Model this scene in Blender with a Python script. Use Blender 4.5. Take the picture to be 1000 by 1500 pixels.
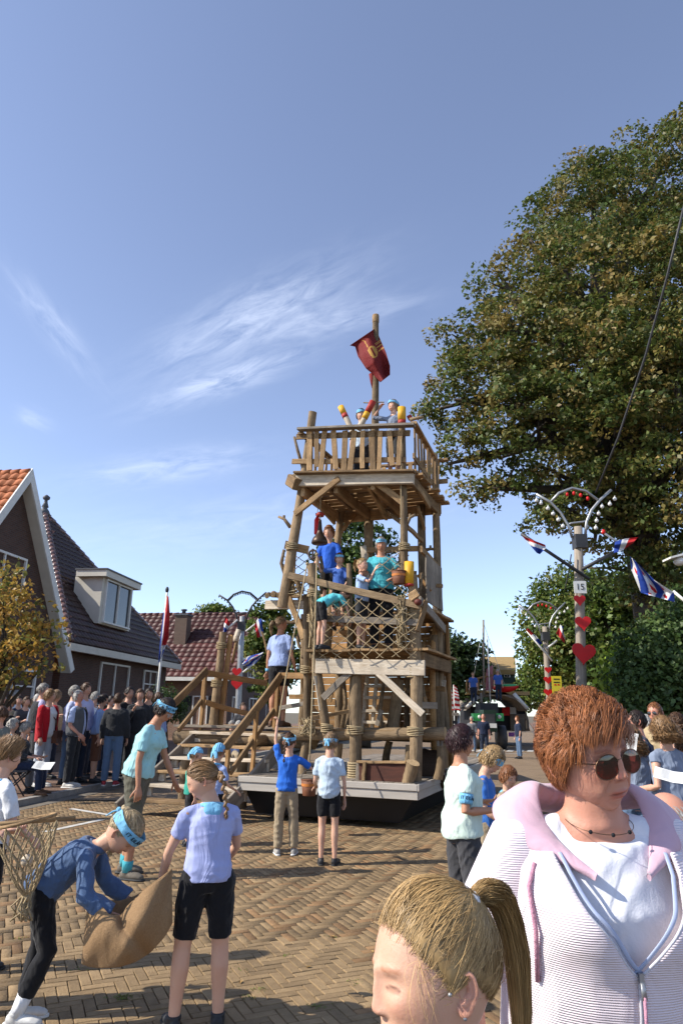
import bpy, bmesh, math, random
import numpy as np
from mathutils import Vector, Matrix, Quaternion, noise
for o in list(bpy.data.objects): bpy.data.objects.remove(o)
SC = bpy.context.scene; COL = SC.collection
RAD = math.radians
# ------------------------------------------------------------------ camera
CAM_H, TILT, ROLL, FPX = 1.55, RAD(16.4), RAD(0.8), 1000.0
_f = Vector((0, math.cos(TILT), math.sin(TILT))); _r0 = Vector((1, 0, 0)); _u0 = _r0.cross(_f)
_r = _r0*math.cos(ROLL) + _u0*math.sin(ROLL); _u = _u0*math.cos(ROLL) - _r0*math.sin(ROLL)
CAMP = Vector((0, 0, CAM_H))
cd = bpy.data.cameras.new('camera'); cam = bpy.data.objects.new('camera', cd); COL.objects.link(cam)
cam.matrix_world = Matrix(((_r.x, _u.x, -_f.x, 0), (_r.y, _u.y, -_f.y, 0), (_r.z, _u.z, -_f.z, CAM_H), (0, 0, 0, 1)))
cd.sensor_fit = 'VERTICAL'; cd.sensor_height = 36; cd.sensor_width = 24; cd.lens = 36*FPX/1500; cd.clip_start = .05; cd.clip_end = 3000
SC.camera = cam
# ------------------------------------------------------------------ sky and sun
SUN_EL, SUN_BEHIND = RAD(38), RAD(12)
SDIR = Vector((-math.cos(SUN_EL)*math.cos(SUN_BEHIND), -math.cos(SUN_EL)*math.sin(SUN_BEHIND), math.sin(SUN_EL)))
W = bpy.data.worlds.new('World'); SC.world = W; W.use_nodes = True
nt = W.node_tree; nt.nodes.clear()
def _n(t, kind, **kw):
    n = t.nodes.new(kind)
    for k, v in kw.items():
        if k.startswith('i_'): n.inputs[k[2:].replace('_', ' ')].default_value = v
        else: setattr(n, k, v)
    return n
sky = _n(nt, 'ShaderNodeTexSky', sky_type='NISHITA', sun_disc=False, sun_elevation=SUN_EL, sun_rotation=math.atan2(SDIR.x, SDIR.y),
         altitude=0, air_density=.78, dust_density=0.2, ozone_density=4.0)
tc = _n(nt, 'ShaderNodeTexCoord')
# thin cirrus: stretched noise kept to a few drifting streaks
def streak(center, along, sa, sb, seed):
    c = Vector(center).normalized(); a = Vector(along); a = (a - c*a.dot(c)).normalized(); b = c.cross(a)
    def dot(v):
        d = _n(nt, 'ShaderNodeVectorMath', operation='DOT_PRODUCT'); d.inputs[1].default_value = v
        nt.links.new(tc.outputs['Generated'], d.inputs[0]); return d.outputs['Value']
    def mth(op, x, y):
        m = _n(nt, 'ShaderNodeMath', operation=op)
        for i, q in enumerate((x, y)):
            if isinstance(q, (int, float)): m.inputs[i].default_value = q
            else: nt.links.new(q, m.inputs[i])
        return m.outputs[0]
    da, db = dot(a), dot(b)
    q = mth('ADD', mth('POWER', mth('ABSOLUTE', mth('DIVIDE', da, sa), 0), 2), mth('POWER', mth('ABSOLUTE', mth('DIVIDE', db, sb), 0), 2))
    mask = mth('POWER', 2.718, mth('MULTIPLY', q, -1.0))
    comb = _n(nt, 'ShaderNodeCombineXYZ'); nt.links.new(mth('MULTIPLY', da, 9), comb.inputs[0]); nt.links.new(mth('MULTIPLY', db, 34), comb.inputs[1]); comb.inputs[2].default_value = seed
    nz = _n(nt, 'ShaderNodeTexNoise', i_Scale=1.6, i_Detail=7.0, i_Roughness=.62, i_Distortion=.45); nt.links.new(comb.outputs[0], nz.inputs['Vector'])
    mr = _n(nt, 'ShaderNodeMapRange'); mr.inputs[1].default_value = .34; mr.inputs[2].default_value = .95; nt.links.new(nz.outputs[0], mr.inputs[0])
    return mth('MULTIPLY', mask, mr.outputs[0])
def _ray(x, y): return _r*((x-500)/FPX) + _u*((750-y)/FPX) + _f
tot = None
for (x0, y0, x1, y1, sa, sb, k, sd) in ((255, 580, 420, 525, .10, .018, .95, 1.), (300, 500, 450, 430, .13, .035, .75, 2.3), (440, 480, 540, 455, .1, .02, .5, 8.), (45, 435, 110, 515, .07, .016, .45, 3.1),
                                        (200, 690, 310, 675, .11, .02, .6, 4.7), (40, 610, 60, 618, .02, .012, .4, 5.2), (330, 770, 480, 750, .3, .04, .25, 6.6)):
    s = streak((_ray(x0, y0)+_ray(x1, y1))/2, _ray(x1, y1)-_ray(x0, y0), sa, sb, sd)
    m = _n(nt, 'ShaderNodeMath', operation='MULTIPLY'); m.inputs[1].default_value = k; nt.links.new(s, m.inputs[0])
    if tot is None: tot = m.outputs[0]
    else:
        ad = _n(nt, 'ShaderNodeMath', operation='ADD'); nt.links.new(tot, ad.inputs[0]); nt.links.new(m.outputs[0], ad.inputs[1]); tot = ad.outputs[0]
cl = _n(nt, 'ShaderNodeMath', operation='MINIMUM'); cl.inputs[1].default_value = .36; nt.links.new(tot, cl.inputs[0])
hsv = _n(nt, 'ShaderNodeHueSaturation', i_Hue=.504, i_Saturation=.8, i_Value=.93); nt.links.new(sky.outputs[0], hsv.inputs['Color'])
mix = _n(nt, 'ShaderNodeMixRGB'); mix.inputs[2].default_value = (4.6, 5.0, 5.9, 1)
nt.links.new(cl.outputs[0], mix.inputs[0]); nt.links.new(hsv.outputs[0], mix.inputs[1])
SKY_STRENGTH = 0.15
bg = _n(nt, 'ShaderNodeBackground', i_Strength=SKY_STRENGTH); nt.links.new(mix.outputs[0], bg.inputs[0])
out = _n(nt, 'ShaderNodeOutputWorld'); nt.links.new(bg.outputs[0], out.inputs[0])
sd = bpy.data.lights.new('sun', 'SUN'); sd.energy = 3.7; sd.angle = RAD(.5); sd.color = (1, .93, .82)
so = bpy.data.objects.new('sun', sd); COL.objects.link(so); so.rotation_euler = SDIR.to_track_quat('Z', 'Y').to_euler()
SC.view_settings.view_transform = 'Standard'; SC.view_settings.look = 'None'; SC.view_settings.gamma = 1; SC.view_settings.exposure = 0.92
SC.view_settings.use_curve_mapping = False

# ------------------------------------------------------------------ pixel helpers (a pixel gives a direction, a plane gives the distance)
def ray(x, y): return _ray(x, y)
def G(x, y, z=0.0):
    d = ray(x, y); return CAMP + d*((z-CAM_H)/d.z)
def P(x, y, Y):
    d = ray(x, y); return CAMP + d*(Y/d.y)
def PL(x, y, o, n):
    d = ray(x, y); return CAMP + d*((Vector(o)-CAMP).dot(n)/d.dot(n))

# ------------------------------------------------------------------ objects
WM = {}
def put(o, parent=None, mw=None):
    mw = mw if mw is not None else Matrix()
    COL.objects.link(o) if o.name not in COL.objects else None
    if parent is not None:
        o.parent = parent; o.matrix_basis = WM[parent.name].inverted() @ mw
    else: o.matrix_basis = mw
    WM[o.name] = mw.copy(); return o
def T(v, rz=0.0): return Matrix.Translation(Vector(v)) @ Matrix.Rotation(rz, 4, 'Z')
def tag(o, label=None, cat=None, group=None, kind=None):
    if label: o['label'] = label
    if cat: o['category'] = cat
    if group: o['group'] = group
    if kind: o['kind'] = kind
    return o
def thing(name, label, cat, loc=(0, 0, 0), rz=0.0, group=None):
    o = bpy.data.objects.new(name, None); o.empty_display_size = .1; put(o, None, T(loc, rz)); return tag(o, label, cat, group)
def mesh_obj(name, me, mat, parent=None, mw=None):
    o = bpy.data.objects.new(name, me)
    if mat is not None and not me.materials:
        for m in (mat if isinstance(mat, (list, tuple)) else [mat]): me.materials.append(m)
    return put(o, parent, mw)
class MB:
    """collects geometry and links it as one mesh object"""
    def __init__(s): s.v = []; s.f = []; s.m = []; s.smooth = []
    def add(s, vs, fs, mi=0, sm=False):
        b = len(s.v); s.v += [tuple(v) for v in vs]
        for f in fs: s.f.append([i+b for i in f]); s.m.append(mi); s.smooth.append(sm)
    def box(s, c, d, mat=None, mi=0, bevel=0):
        x, y, z = d[0]/2, d[1]/2, d[2]/2; c = Vector(c)
        vs = [Vector((a, b, e)) for e in (-z, z) for b in (-y, y) for a in (-x, x)]
        if mat is not None: vs = [mat @ v for v in vs]
        s.add([v + c for v in vs], [(0, 2, 3, 1), (4, 5, 7, 6), (0, 1, 5, 4), (2, 6, 7, 3), (0, 4, 6, 2), (1, 3, 7, 5)], mi)
    def tube(s, pts, rad, n=8, mi=0, caps=True, side=None, sm=True):
        """rad: number, list of numbers or list of (rx, ry)"""
        pts = [Vector(p) for p in pts]; k = len(pts)
        if not isinstance(rad, (list, tuple)): rad = [rad]*k
        rad = [(q, q) if isinstance(q, (int, float)) else q for q in rad]
        vs = []; prev = None
        for i, p in enumerate(pts):
            t = (pts[min(i+1, k-1)] - pts[max(i-1, 0)])
            t = t.normalized() if t.length > 1e-9 else Vector((0, 0, 1))
            if side is not None: a = Vector(side)
            elif prev is not None: a = prev
            else: a = Vector((1, 0, 0)) if abs(t.x) < .8 else Vector((0, 1, 0))
            a = (a - t*a.dot(t)); a = a.normalized() if a.length > 1e-6 else t.orthogonal().normalized()
            b = t.cross(a); prev = a
            for j in range(n):
                w = 2*math.pi*j/n; vs.append(p + a*(math.cos(w)*rad[i][0]) + b*(math.sin(w)*rad[i][1]))
        fs = [(i*n+j, i*n+(j+1) % n, (i+1)*n+(j+1) % n, (i+1)*n+j) for i in range(k-1) for j in range(n)]
        if caps: fs.append(tuple(range(n-1, -1, -1))); fs.append(tuple((k-1)*n+j for j in range(n)))
        s.add(vs, fs, mi, sm)
    def ell(s, c, r, rot=None, n=12, m=8, mi=0):
        c = Vector(c); vs = []; 
        for i in range(m+1):
            ph = math.pi*i/m
            for j in range(n):
                w = 2*math.pi*j/n
                v = Vector((r[0]*math.sin(ph)*math.cos(w), r[1]*math.sin(ph)*math.sin(w), r[2]*math.cos(ph)))
                vs.append(c + (rot @ v if rot is not None else v))
        fs = [(i*n+j, (i+1)*n+j, (i+1)*n+(j+1) % n, i*n+(j+1) % n) for i in range(m) for j in range(n)]
        s.add(vs, fs, mi, True)
    def quad(s, a, b, c, d, mi=0): s.add([a, b, c, d], [(0, 1, 2, 3)], mi)
    def prism(s, poly, o, ex, ey, ez, mi=0):
        """polygon [(x,y)..] in plane ex,ey at o, extruded along ez (vector with length)"""
        o = Vector(o); n = len(poly); bot = [o + ex*p[0] + ey*p[1] for p in poly]; top = [p + ez for p in bot]
        s.add(bot + top, [tuple(range(n-1, -1, -1)), tuple(range(n, 2*n))] + [(i, (i+1) % n, n+(i+1) % n, n+i) for i in range(n)], mi)
    def mesh(s, name):
        me = bpy.data.meshes.new(name); me.from_pydata(s.v, [], s.f)
        me.polygons.foreach_set('material_index', s.m); me.polygons.foreach_set('use_smooth', s.smooth); me.update(); return me
    def build(s, name, mat, parent=None, mw=None, local=True):
        """vertices are in world space when mw is None and a parent is given"""
        me = s.mesh(name)
        if parent is not None and mw is None and local:
            me.transform(WM[parent.name].inverted()); mw = WM[parent.name]
        return mesh_obj(name, me, mat, parent, mw)
def np_mesh(name, V, Fq, attr=None, smooth=False, mi=None):
    """fast mesh from numpy quads/tris; attr: per-vertex rgb"""
    V = np.asarray(V, np.float32); Fq = np.asarray(Fq, np.int32); me = bpy.data.meshes.new(name)
    nf, k = Fq.shape; me.vertices.add(len(V)); me.vertices.foreach_set('co', V.ravel())
    me.loops.add(nf*k); me.loops.foreach_set('vertex_index', Fq.ravel()); me.polygons.add(nf)
    me.polygons.foreach_set('loop_start', np.arange(0, nf*k, k, dtype=np.int32))
    if smooth: me.polygons.foreach_set('use_smooth', np.ones(nf, bool))
    if mi is not None: me.polygons.foreach_set('material_index', np.asarray(mi, np.int32))
    me.update(); me.validate()
    if attr is not None:
        a = me.attributes.new('tint', 'FLOAT_COLOR', 'POINT'); c = np.ones((len(V), 4), np.float32); c[:, :3] = attr; a.data.foreach_set('color', c.ravel())
    return me
BAKE = bpy.data.scenes.new('bake')     # modifiers are applied in a scratch scene, removed at the end
def bake_eval(o):
    BAKE.collection.objects.link(o); vl = BAKE.view_layers[0]; vl.update(); return bpy.data.meshes.new_from_object(o.evaluated_get(vl.depsgraph))
def baked(mb_or_me, mods):
    """apply modifiers [(type, {props})] to a mesh and return the new mesh"""
    me = mb_or_me.mesh('tmp') if isinstance(mb_or_me, MB) else mb_or_me
    o = bpy.data.objects.new('tmp', me)
    for t, kw in mods:
        m = o.modifiers.new(t, t)
        for k, v in kw.items(): setattr(m, k, v)
    r = bake_eval(o); bpy.data.objects.remove(o); bpy.data.meshes.remove(me)
    return r
def voxel(mb, vox, smooth=4):
    r = baked(mb, [('REMESH', dict(mode='VOXEL', voxel_size=vox, use_smooth_shade=True)), ('SMOOTH', dict(factor=.5, iterations=smooth))]); return r

# ------------------------------------------------------------------ materials
MATS = {}
def pm(name, col, col2=None, scale=6., stretch=None, rough=.7, spec=.3, bump=0., bscale=40., bstretch=None, metal=0., rnd=0., attr=False, detail=4., trans=0., coat=0., sheen=0., contrast=.25, dist=.0, sss=0., alpha=1., fold=0., wave=None, stain=0.):
    if name in MATS: return MATS[name]
    m = bpy.data.materials.new(name); m.use_nodes = True; t = m.node_tree; t.nodes.clear(); L = t.links.new
    o = _n(t, 'ShaderNodeOutputMaterial'); b = _n(t, 'ShaderNodeBsdfPrincipled'); L(b.outputs[0], o.inputs[0])
    b.inputs['Roughness'].default_value = rough; b.inputs['Specular IOR Level'].default_value = spec; b.inputs['Metallic'].default_value = metal
    b.inputs['Coat Weight'].default_value = coat; b.inputs['Sheen Weight'].default_value = sheen
    tc = _n(t, 'ShaderNodeTexCoord'); mp = _n(t, 'ShaderNodeMapping'); L(tc.outputs['Object'], mp.inputs[0])
    if stretch: mp.inputs['Scale'].default_value = stretch
    oi = _n(t, 'ShaderNodeObjectInfo')
    ofs = _n(t, 'ShaderNodeVectorMath', operation='MULTIPLY_ADD'); ofs.inputs[1].default_value = (37, 17, 23)
    cx = _n(t, 'ShaderNodeCombineXYZ'); [L(oi.outputs['Random'], cx.inputs[i]) for i in range(3)]
    L(cx.outputs[0], ofs.inputs[0]); L(mp.outputs[0], ofs.inputs[2])
    nz = _n(t, 'ShaderNodeTexNoise', i_Scale=scale, i_Detail=detail, i_Roughness=.6, i_Distortion=dist); L(ofs.outputs[0], nz.inputs['Vector'])
    mr = _n(t, 'ShaderNodeMapRange'); mr.inputs[1].default_value = .5-contrast; mr.inputs[2].default_value = .5+contrast; L(nz.outputs[0], mr.inputs[0])
    c2 = col2 if col2 is not None else tuple(c*.8 for c in col)
    mx = _n(t, 'ShaderNodeMixRGB'); mx.inputs[1].default_value = (*col, 1); mx.inputs[2].default_value = (*c2, 1); L(mr.outputs[0], mx.inputs[0]); cur = mx.outputs[0]
    if wave:   # fine ribs: (axis, scale, strength)
        wv = _n(t, 'ShaderNodeTexWave', wave_type='BANDS', bands_direction=wave[0], i_Scale=wave[1], i_Distortion=.6); wv.inputs['Detail'].default_value = 0; L(tc.outputs['Object'], wv.inputs['Vector'])
    if attr:
        at = _n(t, 'ShaderNodeAttribute', attribute_name='tint'); mu = _n(t, 'ShaderNodeMixRGB', blend_type='MULTIPLY'); mu.inputs[0].default_value = 1; L(cur, mu.inputs[1]); L(at.outputs[0], mu.inputs[2]); cur = mu.outputs[0]
    if stain:
        ns = _n(t, 'ShaderNodeTexNoise', i_Scale=2.3, i_Detail=6., i_Roughness=.7, i_Distortion=.5); L(ofs.outputs[0], ns.inputs['Vector']) if not stretch else L(tc.outputs['Object'], ns.inputs['Vector'])
        r2 = _n(t, 'ShaderNodeMapRange'); r2.inputs[1].default_value = .3; r2.inputs[2].default_value = .7; r2.inputs[3].default_value = 1-stain; r2.inputs[4].default_value = 1+stain*.35; L(ns.outputs[0], r2.inputs[0])
        sv = _n(t, 'ShaderNodeVectorMath', operation='SCALE'); L(cur, sv.inputs[0]); L(r2.outputs[0], sv.inputs['Scale']); cur = sv.outputs[0]
    if rnd:
        hs = _n(t, 'ShaderNodeHueSaturation'); r1 = _n(t, 'ShaderNodeMapRange'); r1.inputs[3].default_value = 1-rnd; r1.inputs[4].default_value = 1+rnd; L(oi.outputs['Random'], r1.inputs[0]); L(r1.outputs[0], hs.inputs['Value'])
        L(cur, hs.inputs['Color']); cur = hs.outputs[0]
    L(cur, b.inputs['Base Color'])
    if sss:
        b.inputs['Subsurface Weight'].default_value = sss; b.inputs['Subsurface Radius'].default_value = (.012, .005, .003); b.inputs['Subsurface Scale'].default_value = 1.0
    h = None
    if bump:
        m2 = _n(t, 'ShaderNodeMapping'); L(tc.outputs['Object'], m2.inputs[0])
        if bstretch: m2.inputs['Scale'].default_value = bstretch
        elif stretch: m2.inputs['Scale'].default_value = stretch
        n2 = _n(t, 'ShaderNodeTexNoise', i_Scale=bscale, i_Detail=3., i_Roughness=.6); L(m2.outputs[0], n2.inputs['Vector'])
        bp = _n(t, 'ShaderNodeBump', i_Strength=bump, i_Distance=.02); L(n2.outputs[0], bp.inputs['Height']); h = bp
    if fold:
        n3 = _n(t, 'ShaderNodeTexNoise', i_Scale=7., i_Detail=2.5, i_Roughness=.5, i_Distortion=1.2); m3 = _n(t, 'ShaderNodeMapping'); m3.inputs['Scale'].default_value = (1.3, 1.3, .7); L(tc.outputs['Object'], m3.inputs[0]); L(m3.outputs[0], n3.inputs['Vector'])
        b3 = _n(t, 'ShaderNodeBump', i_Strength=fold, i_Distance=.05); L(n3.outputs[0], b3.inputs['Height'])
        if h: L(h.outputs[0], b3.inputs['Normal'])
        h = b3
    if wave:
        b4 = _n(t, 'ShaderNodeBump', i_Strength=wave[2], i_Distance=.004); L(wv.outputs[0], b4.inputs['Height'])
        if h: L(h.outputs[0], b4.inputs['Normal'])
        h = b4
    if h: L(h.outputs[0], b.inputs['Normal'])
    if trans:
        tr = _n(t, 'ShaderNodeBsdfTranslucent'); L(cur, tr.inputs[0]); ms = _n(t, 'ShaderNodeMixShader'); ms.inputs[0].default_value = trans
        L(b.outputs[0], ms.inputs[1]); L(tr.outputs[0], ms.inputs[2]); L(ms.outputs[0], o.inputs[0])
    MATS[name] = m; return m
def brick_mat(name, axis, c1, c2, mortar, bw=.21, bh=.062, ms=.011, off=(0, 0), bump=.5):
    if name in MATS: return MATS[name]
    m = pm(name, c1); t = m.node_tree; L = t.links.new; b = [n for n in t.nodes if n.type == 'BSDF_PRINCIPLED'][0]
    tc = [n for n in t.nodes if n.type == 'TEX_COORD'][0]; sx = _n(t, 'ShaderNodeSeparateXYZ'); cx = _n(t, 'ShaderNodeCombineXYZ'); L(tc.outputs['Object'], sx.inputs[0])
    L(sx.outputs['XY'.index(axis)], cx.inputs[0]); L(sx.outputs[2], cx.inputs[1])
    br = _n(t, 'ShaderNodeTexBrick', i_Scale=1.); br.inputs['Color1'].default_value = (*c1, 1); br.inputs['Color2'].default_value = (*c2, 1); br.inputs['Mortar'].default_value = (*mortar, 1)
    br.inputs['Brick Width'].default_value = bw; br.inputs['Row Height'].default_value = bh; br.inputs['Mortar Size'].default_value = ms; br.inputs['Bias'].default_value = 0
    L(cx.outputs[0], br.inputs['Vector'])
    nz = _n(t, 'ShaderNodeTexNoise', i_Scale=1.3, i_Detail=5.); L(tc.outputs['Object'], nz.inputs['Vector']); mr = _n(t, 'ShaderNodeMapRange'); mr.inputs[3].default_value = .7; mr.inputs[4].default_value = 1.3; L(nz.outputs[0], mr.inputs[0])
    mu = _n(t, 'ShaderNodeVectorMath', operation='SCALE'); L(br.outputs[0], mu.inputs[0]); L(mr.outputs[0], mu.inputs['Scale']); L(mu.outputs[0], b.inputs['Base Color'])
    bp = _n(t, 'ShaderNodeBump', i_Strength=bump, i_Distance=.01); bp.invert = True; L(br.outputs['Fac'], bp.inputs['Height']); L(bp.outputs[0], b.inputs['Normal']); b.inputs['Roughness'].default_value = .85
    return m
def glass_mat(name='window_glass', col=(.02, .025, .03)):
    return pm(name, col, tuple(c*1.6 for c in col), scale=1.5, rough=.06, spec=.6)
WOOD = pm('weathered_wood', (.47, .305, .15), (.18, .105, .05), scale=3.2, stretch=(1, 14, 14), rough=.8, bump=.5, bscale=14, rnd=.38, dist=.6, contrast=.3, stain=.5)
WOOD_O = pm('fresh_orange_wood', (.44, .25, .095), (.24, .125, .048), scale=3., stretch=(1, 12, 12), rough=.62, bump=.25, bscale=14, rnd=.25, dist=.8, stain=.35)
WOOD_G = pm('grey_wood', (.34, .29, .23), (.17, .14, .11), scale=3.2, stretch=(1, 14, 14), rough=.85, bump=.4, bscale=14, rnd=.25, dist=.5, stain=.4)
WOOD_W = pm('pale_scuffed_wood', (.66, .58, .46), (.42, .33, .23), scale=3.5, stretch=(1, 9, 9), rough=.75, bump=.3, bscale=12, rnd=.1, dist=.5, contrast=.22, stain=.35)
LOG = pm('peeled_log', (.33, .235, .135), (.12, .078, .043), scale=4., stretch=(1, 7, 7), rough=.85, bump=.5, bscale=10, rnd=.3, dist=1.0, contrast=.3, stain=.55)
LOG_END = pm('log_end', (.5, .36, .2), (.3, .19, .09), scale=30., rough=.9, bump=.3)
ROPE = pm('hemp_rope', (.42, .33, .2), (.26, .19, .1), scale=60., rough=.95, bump=.5, bscale=90)
WHITE = pm('white_paint', (.72, .71, .67), (.6, .59, .54), scale=3., rough=.55, bump=.05)
BLACK = pm('black_cloth', (.012, .012, .014), (.02, .02, .022), scale=4., rough=.8)
METAL = pm('galvanised_steel', (.42, .43, .44), (.3, .31, .32), scale=8., rough=.45, metal=.7)
DARKMETAL = pm('dark_metal', (.03, .03, .033), (.05, .05, .052), rough=.5)
RED = pm('red_paint', (.62, .012, .012), (.5, .01, .012), rough=.5)
# ================================================================== ground, road, pavement
rng = random.Random(7)
EARTH = pm('dusty_ground', (.16, .13, .09), (.10, .085, .055), scale=.7, rough=.95, bump=.3, bscale=30)
SANDJ = pm('sandy_joint', (.11, .085, .054), (.06, .047, .03), scale=9., rough=.95, bump=.4, bscale=80)
b = MB(); b.quad((-900, -60, -.16), (900, -60, -.16), (900, 1800, -.16), (-900, 1800, -.16)); tag(b.build('ground', EARTH), kind='structure')
RAZ = RAD(9); RD = Vector((math.sin(RAZ), math.cos(RAZ), 0)); RR = Vector((math.cos(RAZ), -math.sin(RAZ), 0))
def kerbL(Y): return -7.15 + .158*Y
def kerbR(Y): return 3.6 + (Y-10)*.26
PBRICK = pm('paver_brick', (.285, .198, .105), (.18, .12, .062), scale=14., rough=.85, bump=.35, bscale=60, attr=True, rnd=.0, contrast=.3, stain=.3)
PB_OBJ = pm('paver_brick_single', (.285, .198, .105), (.18, .12, .062), scale=14., rough=.85, bump=.35, bscale=60, rnd=.2, contrast=.3)
ROADFAR = brick_mat('far_road_brick', 'X', (.27, .19, .115), (.22, .15, .09), (.12, .09, .06), bw=.22, bh=.1, ms=.012, bump=.3)
def far_road_uv():
    t = ROADFAR.node_tree; cx = [n for n in t.nodes if n.type == 'COMBXYZ'][-1]; sx = [n for n in t.nodes if n.type == 'SEPXYZ'][0]
    t.links.new(sx.outputs[1], cx.inputs[1])
far_road_uv()
b = MB()
ys = [-6, 0, 6, 12.6, 20, 30, 45, 70, 120, 200]
YB = 13.2
b.quad((kerbL(-6), -6, -.012), (kerbR(-6)+3, -6, -.012), (kerbR(YB), YB, -.012), (kerbL(YB), YB, -.012))
road = tag(b.build('road', SANDJ), kind='structure')
b = MB(); b.quad((kerbL(YB), YB, -.002), (kerbR(YB), YB, -.002), (kerbR(200), 200, -.002), (kerbL(200)+20, 200, -.002)); tag(b.build('road_beyond', ROADFAR), kind='structure')
# herringbone clinkers
BL, BW, YAW = .186, .066, RAD(25)
ca, sa = math.cos(YAW), math.sin(YAW)
cells = []
for i in range(-290, 290):
    for j in range(-125, 125):
        ox, oy = i*BW + j*BL, i*BW - j*BL
        for (cx_, cy_, lx, ly) in ((ox+BL/2, oy+BW/2, BL, BW), (ox+BW/2, oy+BW+BL/2, BW, BL)):
            X = ca*cx_ - sa*cy_; Y = sa*cx_ + ca*cy_ + 7.0
            if Y < 2.3 or Y > YB-.12 or X < max(kerbL(Y)+.12, -.62*Y-.6) or X > min(kerbR(Y)-.12, .56*Y+.4): continue
            cells.append((X, Y, lx, ly))
def seen(c):   # distance order of what the photograph shows bare of people
    X, Y = c[0], c[1]; px = 500 + 1000*X/(Y*.959-.437)
    return Y if 40 < px < 545 and Y > 3.62 else 100+Y
cells.sort(key=seen)
def paver_geo(lx, ly, j=0.0, dz=0.0, tilt=(0, 0)):
    g = .0022; hx, hy = lx/2-g, ly/2-g; q = .0035
    vs = [(-hx, -hy, -.012), (hx, -hy, -.012), (hx, hy, -.012), (-hx, hy, -.012), (-hx+.001, -hy+.001, -.003), (hx-.001, -hy+.001, -.003), (hx-.001, hy-.001, -.003), (-hx+.001, hy-.001, -.003), (-hx+q, -hy+q, 0), (hx-q, -hy+q, 0), (hx-q, hy-q, 0), (-hx+q, hy-q, 0)]
    fs = [(8, 9, 10, 11)] + [(a+i, a+(i+1) % 4, a+4+(i+1) % 4, a+4+i) for a in (0, 4) for i in range(4)]
    return vs, fs
_pv = {}
for k in range(2):
    d = (BL, BW) if k == 0 else (BW, BL); vs, fs = paver_geo(*d); me = bpy.data.meshes.new('paver'); me.from_pydata(vs, [], fs); me.materials.append(PB_OBJ); _pv[k] = me
for c in cells[:300]:
    o = bpy.data.objects.new('paver', _pv[0 if c[2] > c[3] else 1])
    put(o, road, Matrix.Translation((c[0], c[1], rng.uniform(-.0015, .0025))) @ Matrix.Rotation(YAW+rng.uniform(-.025, .025), 4, 'Z') @ Matrix.Rotation(rng.uniform(-.012, .012), 4, 'X') @ Matrix.Rotation(rng.uniform(-.012, .012), 4, 'Y'))
V = []; Fq = []; A = []
for c in cells[300:]:
    vs, fs = paver_geo(c[2], c[3]); a = YAW+rng.uniform(-.025, .025); ca2, sa2 = math.cos(a), math.sin(a); dz = rng.uniform(-.0015, .0025); tx, ty = rng.uniform(-.012, .012), rng.uniform(-.012, .012)
    k = rng.uniform(.66, 1.2); red = rng.random(); tint = (k*(1.04 if red > .8 else 1), k*(.9 if red > .8 else 1), k*(.82 if red > .8 else 1))
    b0 = len(V)
    for v in vs: V.append((c[0]+ca2*v[0]-sa2*v[1], c[1]+sa2*v[0]+ca2*v[1], v[2]+dz+tx*v[0]+ty*v[1])); A.append(tint)
    for f in fs: Fq.append([q+b0 for q in f])
o = mesh_obj('paver_field', np_mesh('paver_field', V, Fq, A), PBRICK, road); tag(o, kind='stuff')
# tiny weeds and dry leaves in the joints
WEED = pm('weed_green', (.10, .15, .03), (.2, .2, .05), scale=30., rough=.8)
LITTER = pm('dry_leaf', (.34, .22, .08), (.2, .11, .04), scale=20., rough=.8)
wb = MB()
for (wx, wy, n) in ((178, 1463, 60), (185, 1460, 30), (30, 1375, 16), (140, 1385, 14), (470, 1475, 24), (420, 1400, 12), (380, 1450, 24), (365, 1462, 18), (486, 1372, 8), (520, 1440, 16), (350, 1420, 12), (120, 1420, 12)):
    g = G(wx, wy)
    for k in range(n):
        p = g + Vector((rng.gauss(0, .03), rng.gauss(0, .02), 0)); a = rng.uniform(0, 6.28); s = rng.uniform(.006, .016); d = Vector((math.cos(a), math.sin(a), 0)); e = Vector((-d.y, d.x, 0))
        wb.quad(p, p+d*s*.5+e*s*.3+Vector((0, 0, s*.5)), p+d*s*1.2+Vector((0, 0, s*.6)), p+d*s*.5-e*s*.3+Vector((0, 0, s*.5)))
tag(wb.build('joint_weeds', WEED, road), kind='stuff')
for i, (lx, ly) in enumerate(((68, 1369), (487, 1373), (452, 1418), (330, 1352), (352, 1440), (545, 1395), (715, 1180), (405, 1282))):
    g = G(lx, ly); lb = MB(); s = .022; a = rng.uniform(0, 6); d = Vector((math.cos(a), math.sin(a), 0)); e = Vector((-d.y, d.x, 0)); up = Vector((0, 0, .004))
    lb.add([g-d*s+up, g-e*s*.6+up*3, g+d*s+up*2, g+e*s*.6+up*3, g+up], [(0, 1, 4), (1, 2, 4), (2, 3, 4), (3, 0, 4)])
    tag(lb.build('fallen_leaf', LITTER), 'dry brown leaf lying on the brick road ' + ['beside the bent girl', 'below the walking woman', 'in the middle of the bare bricks', 'near the purple shirt', 'beside the ring shadow', 'near the blonde girl\'s forehead', 'behind the small boy', 'behind the woven sack kids'][i], 'leaf', 'fallen leaves on the road')
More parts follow.
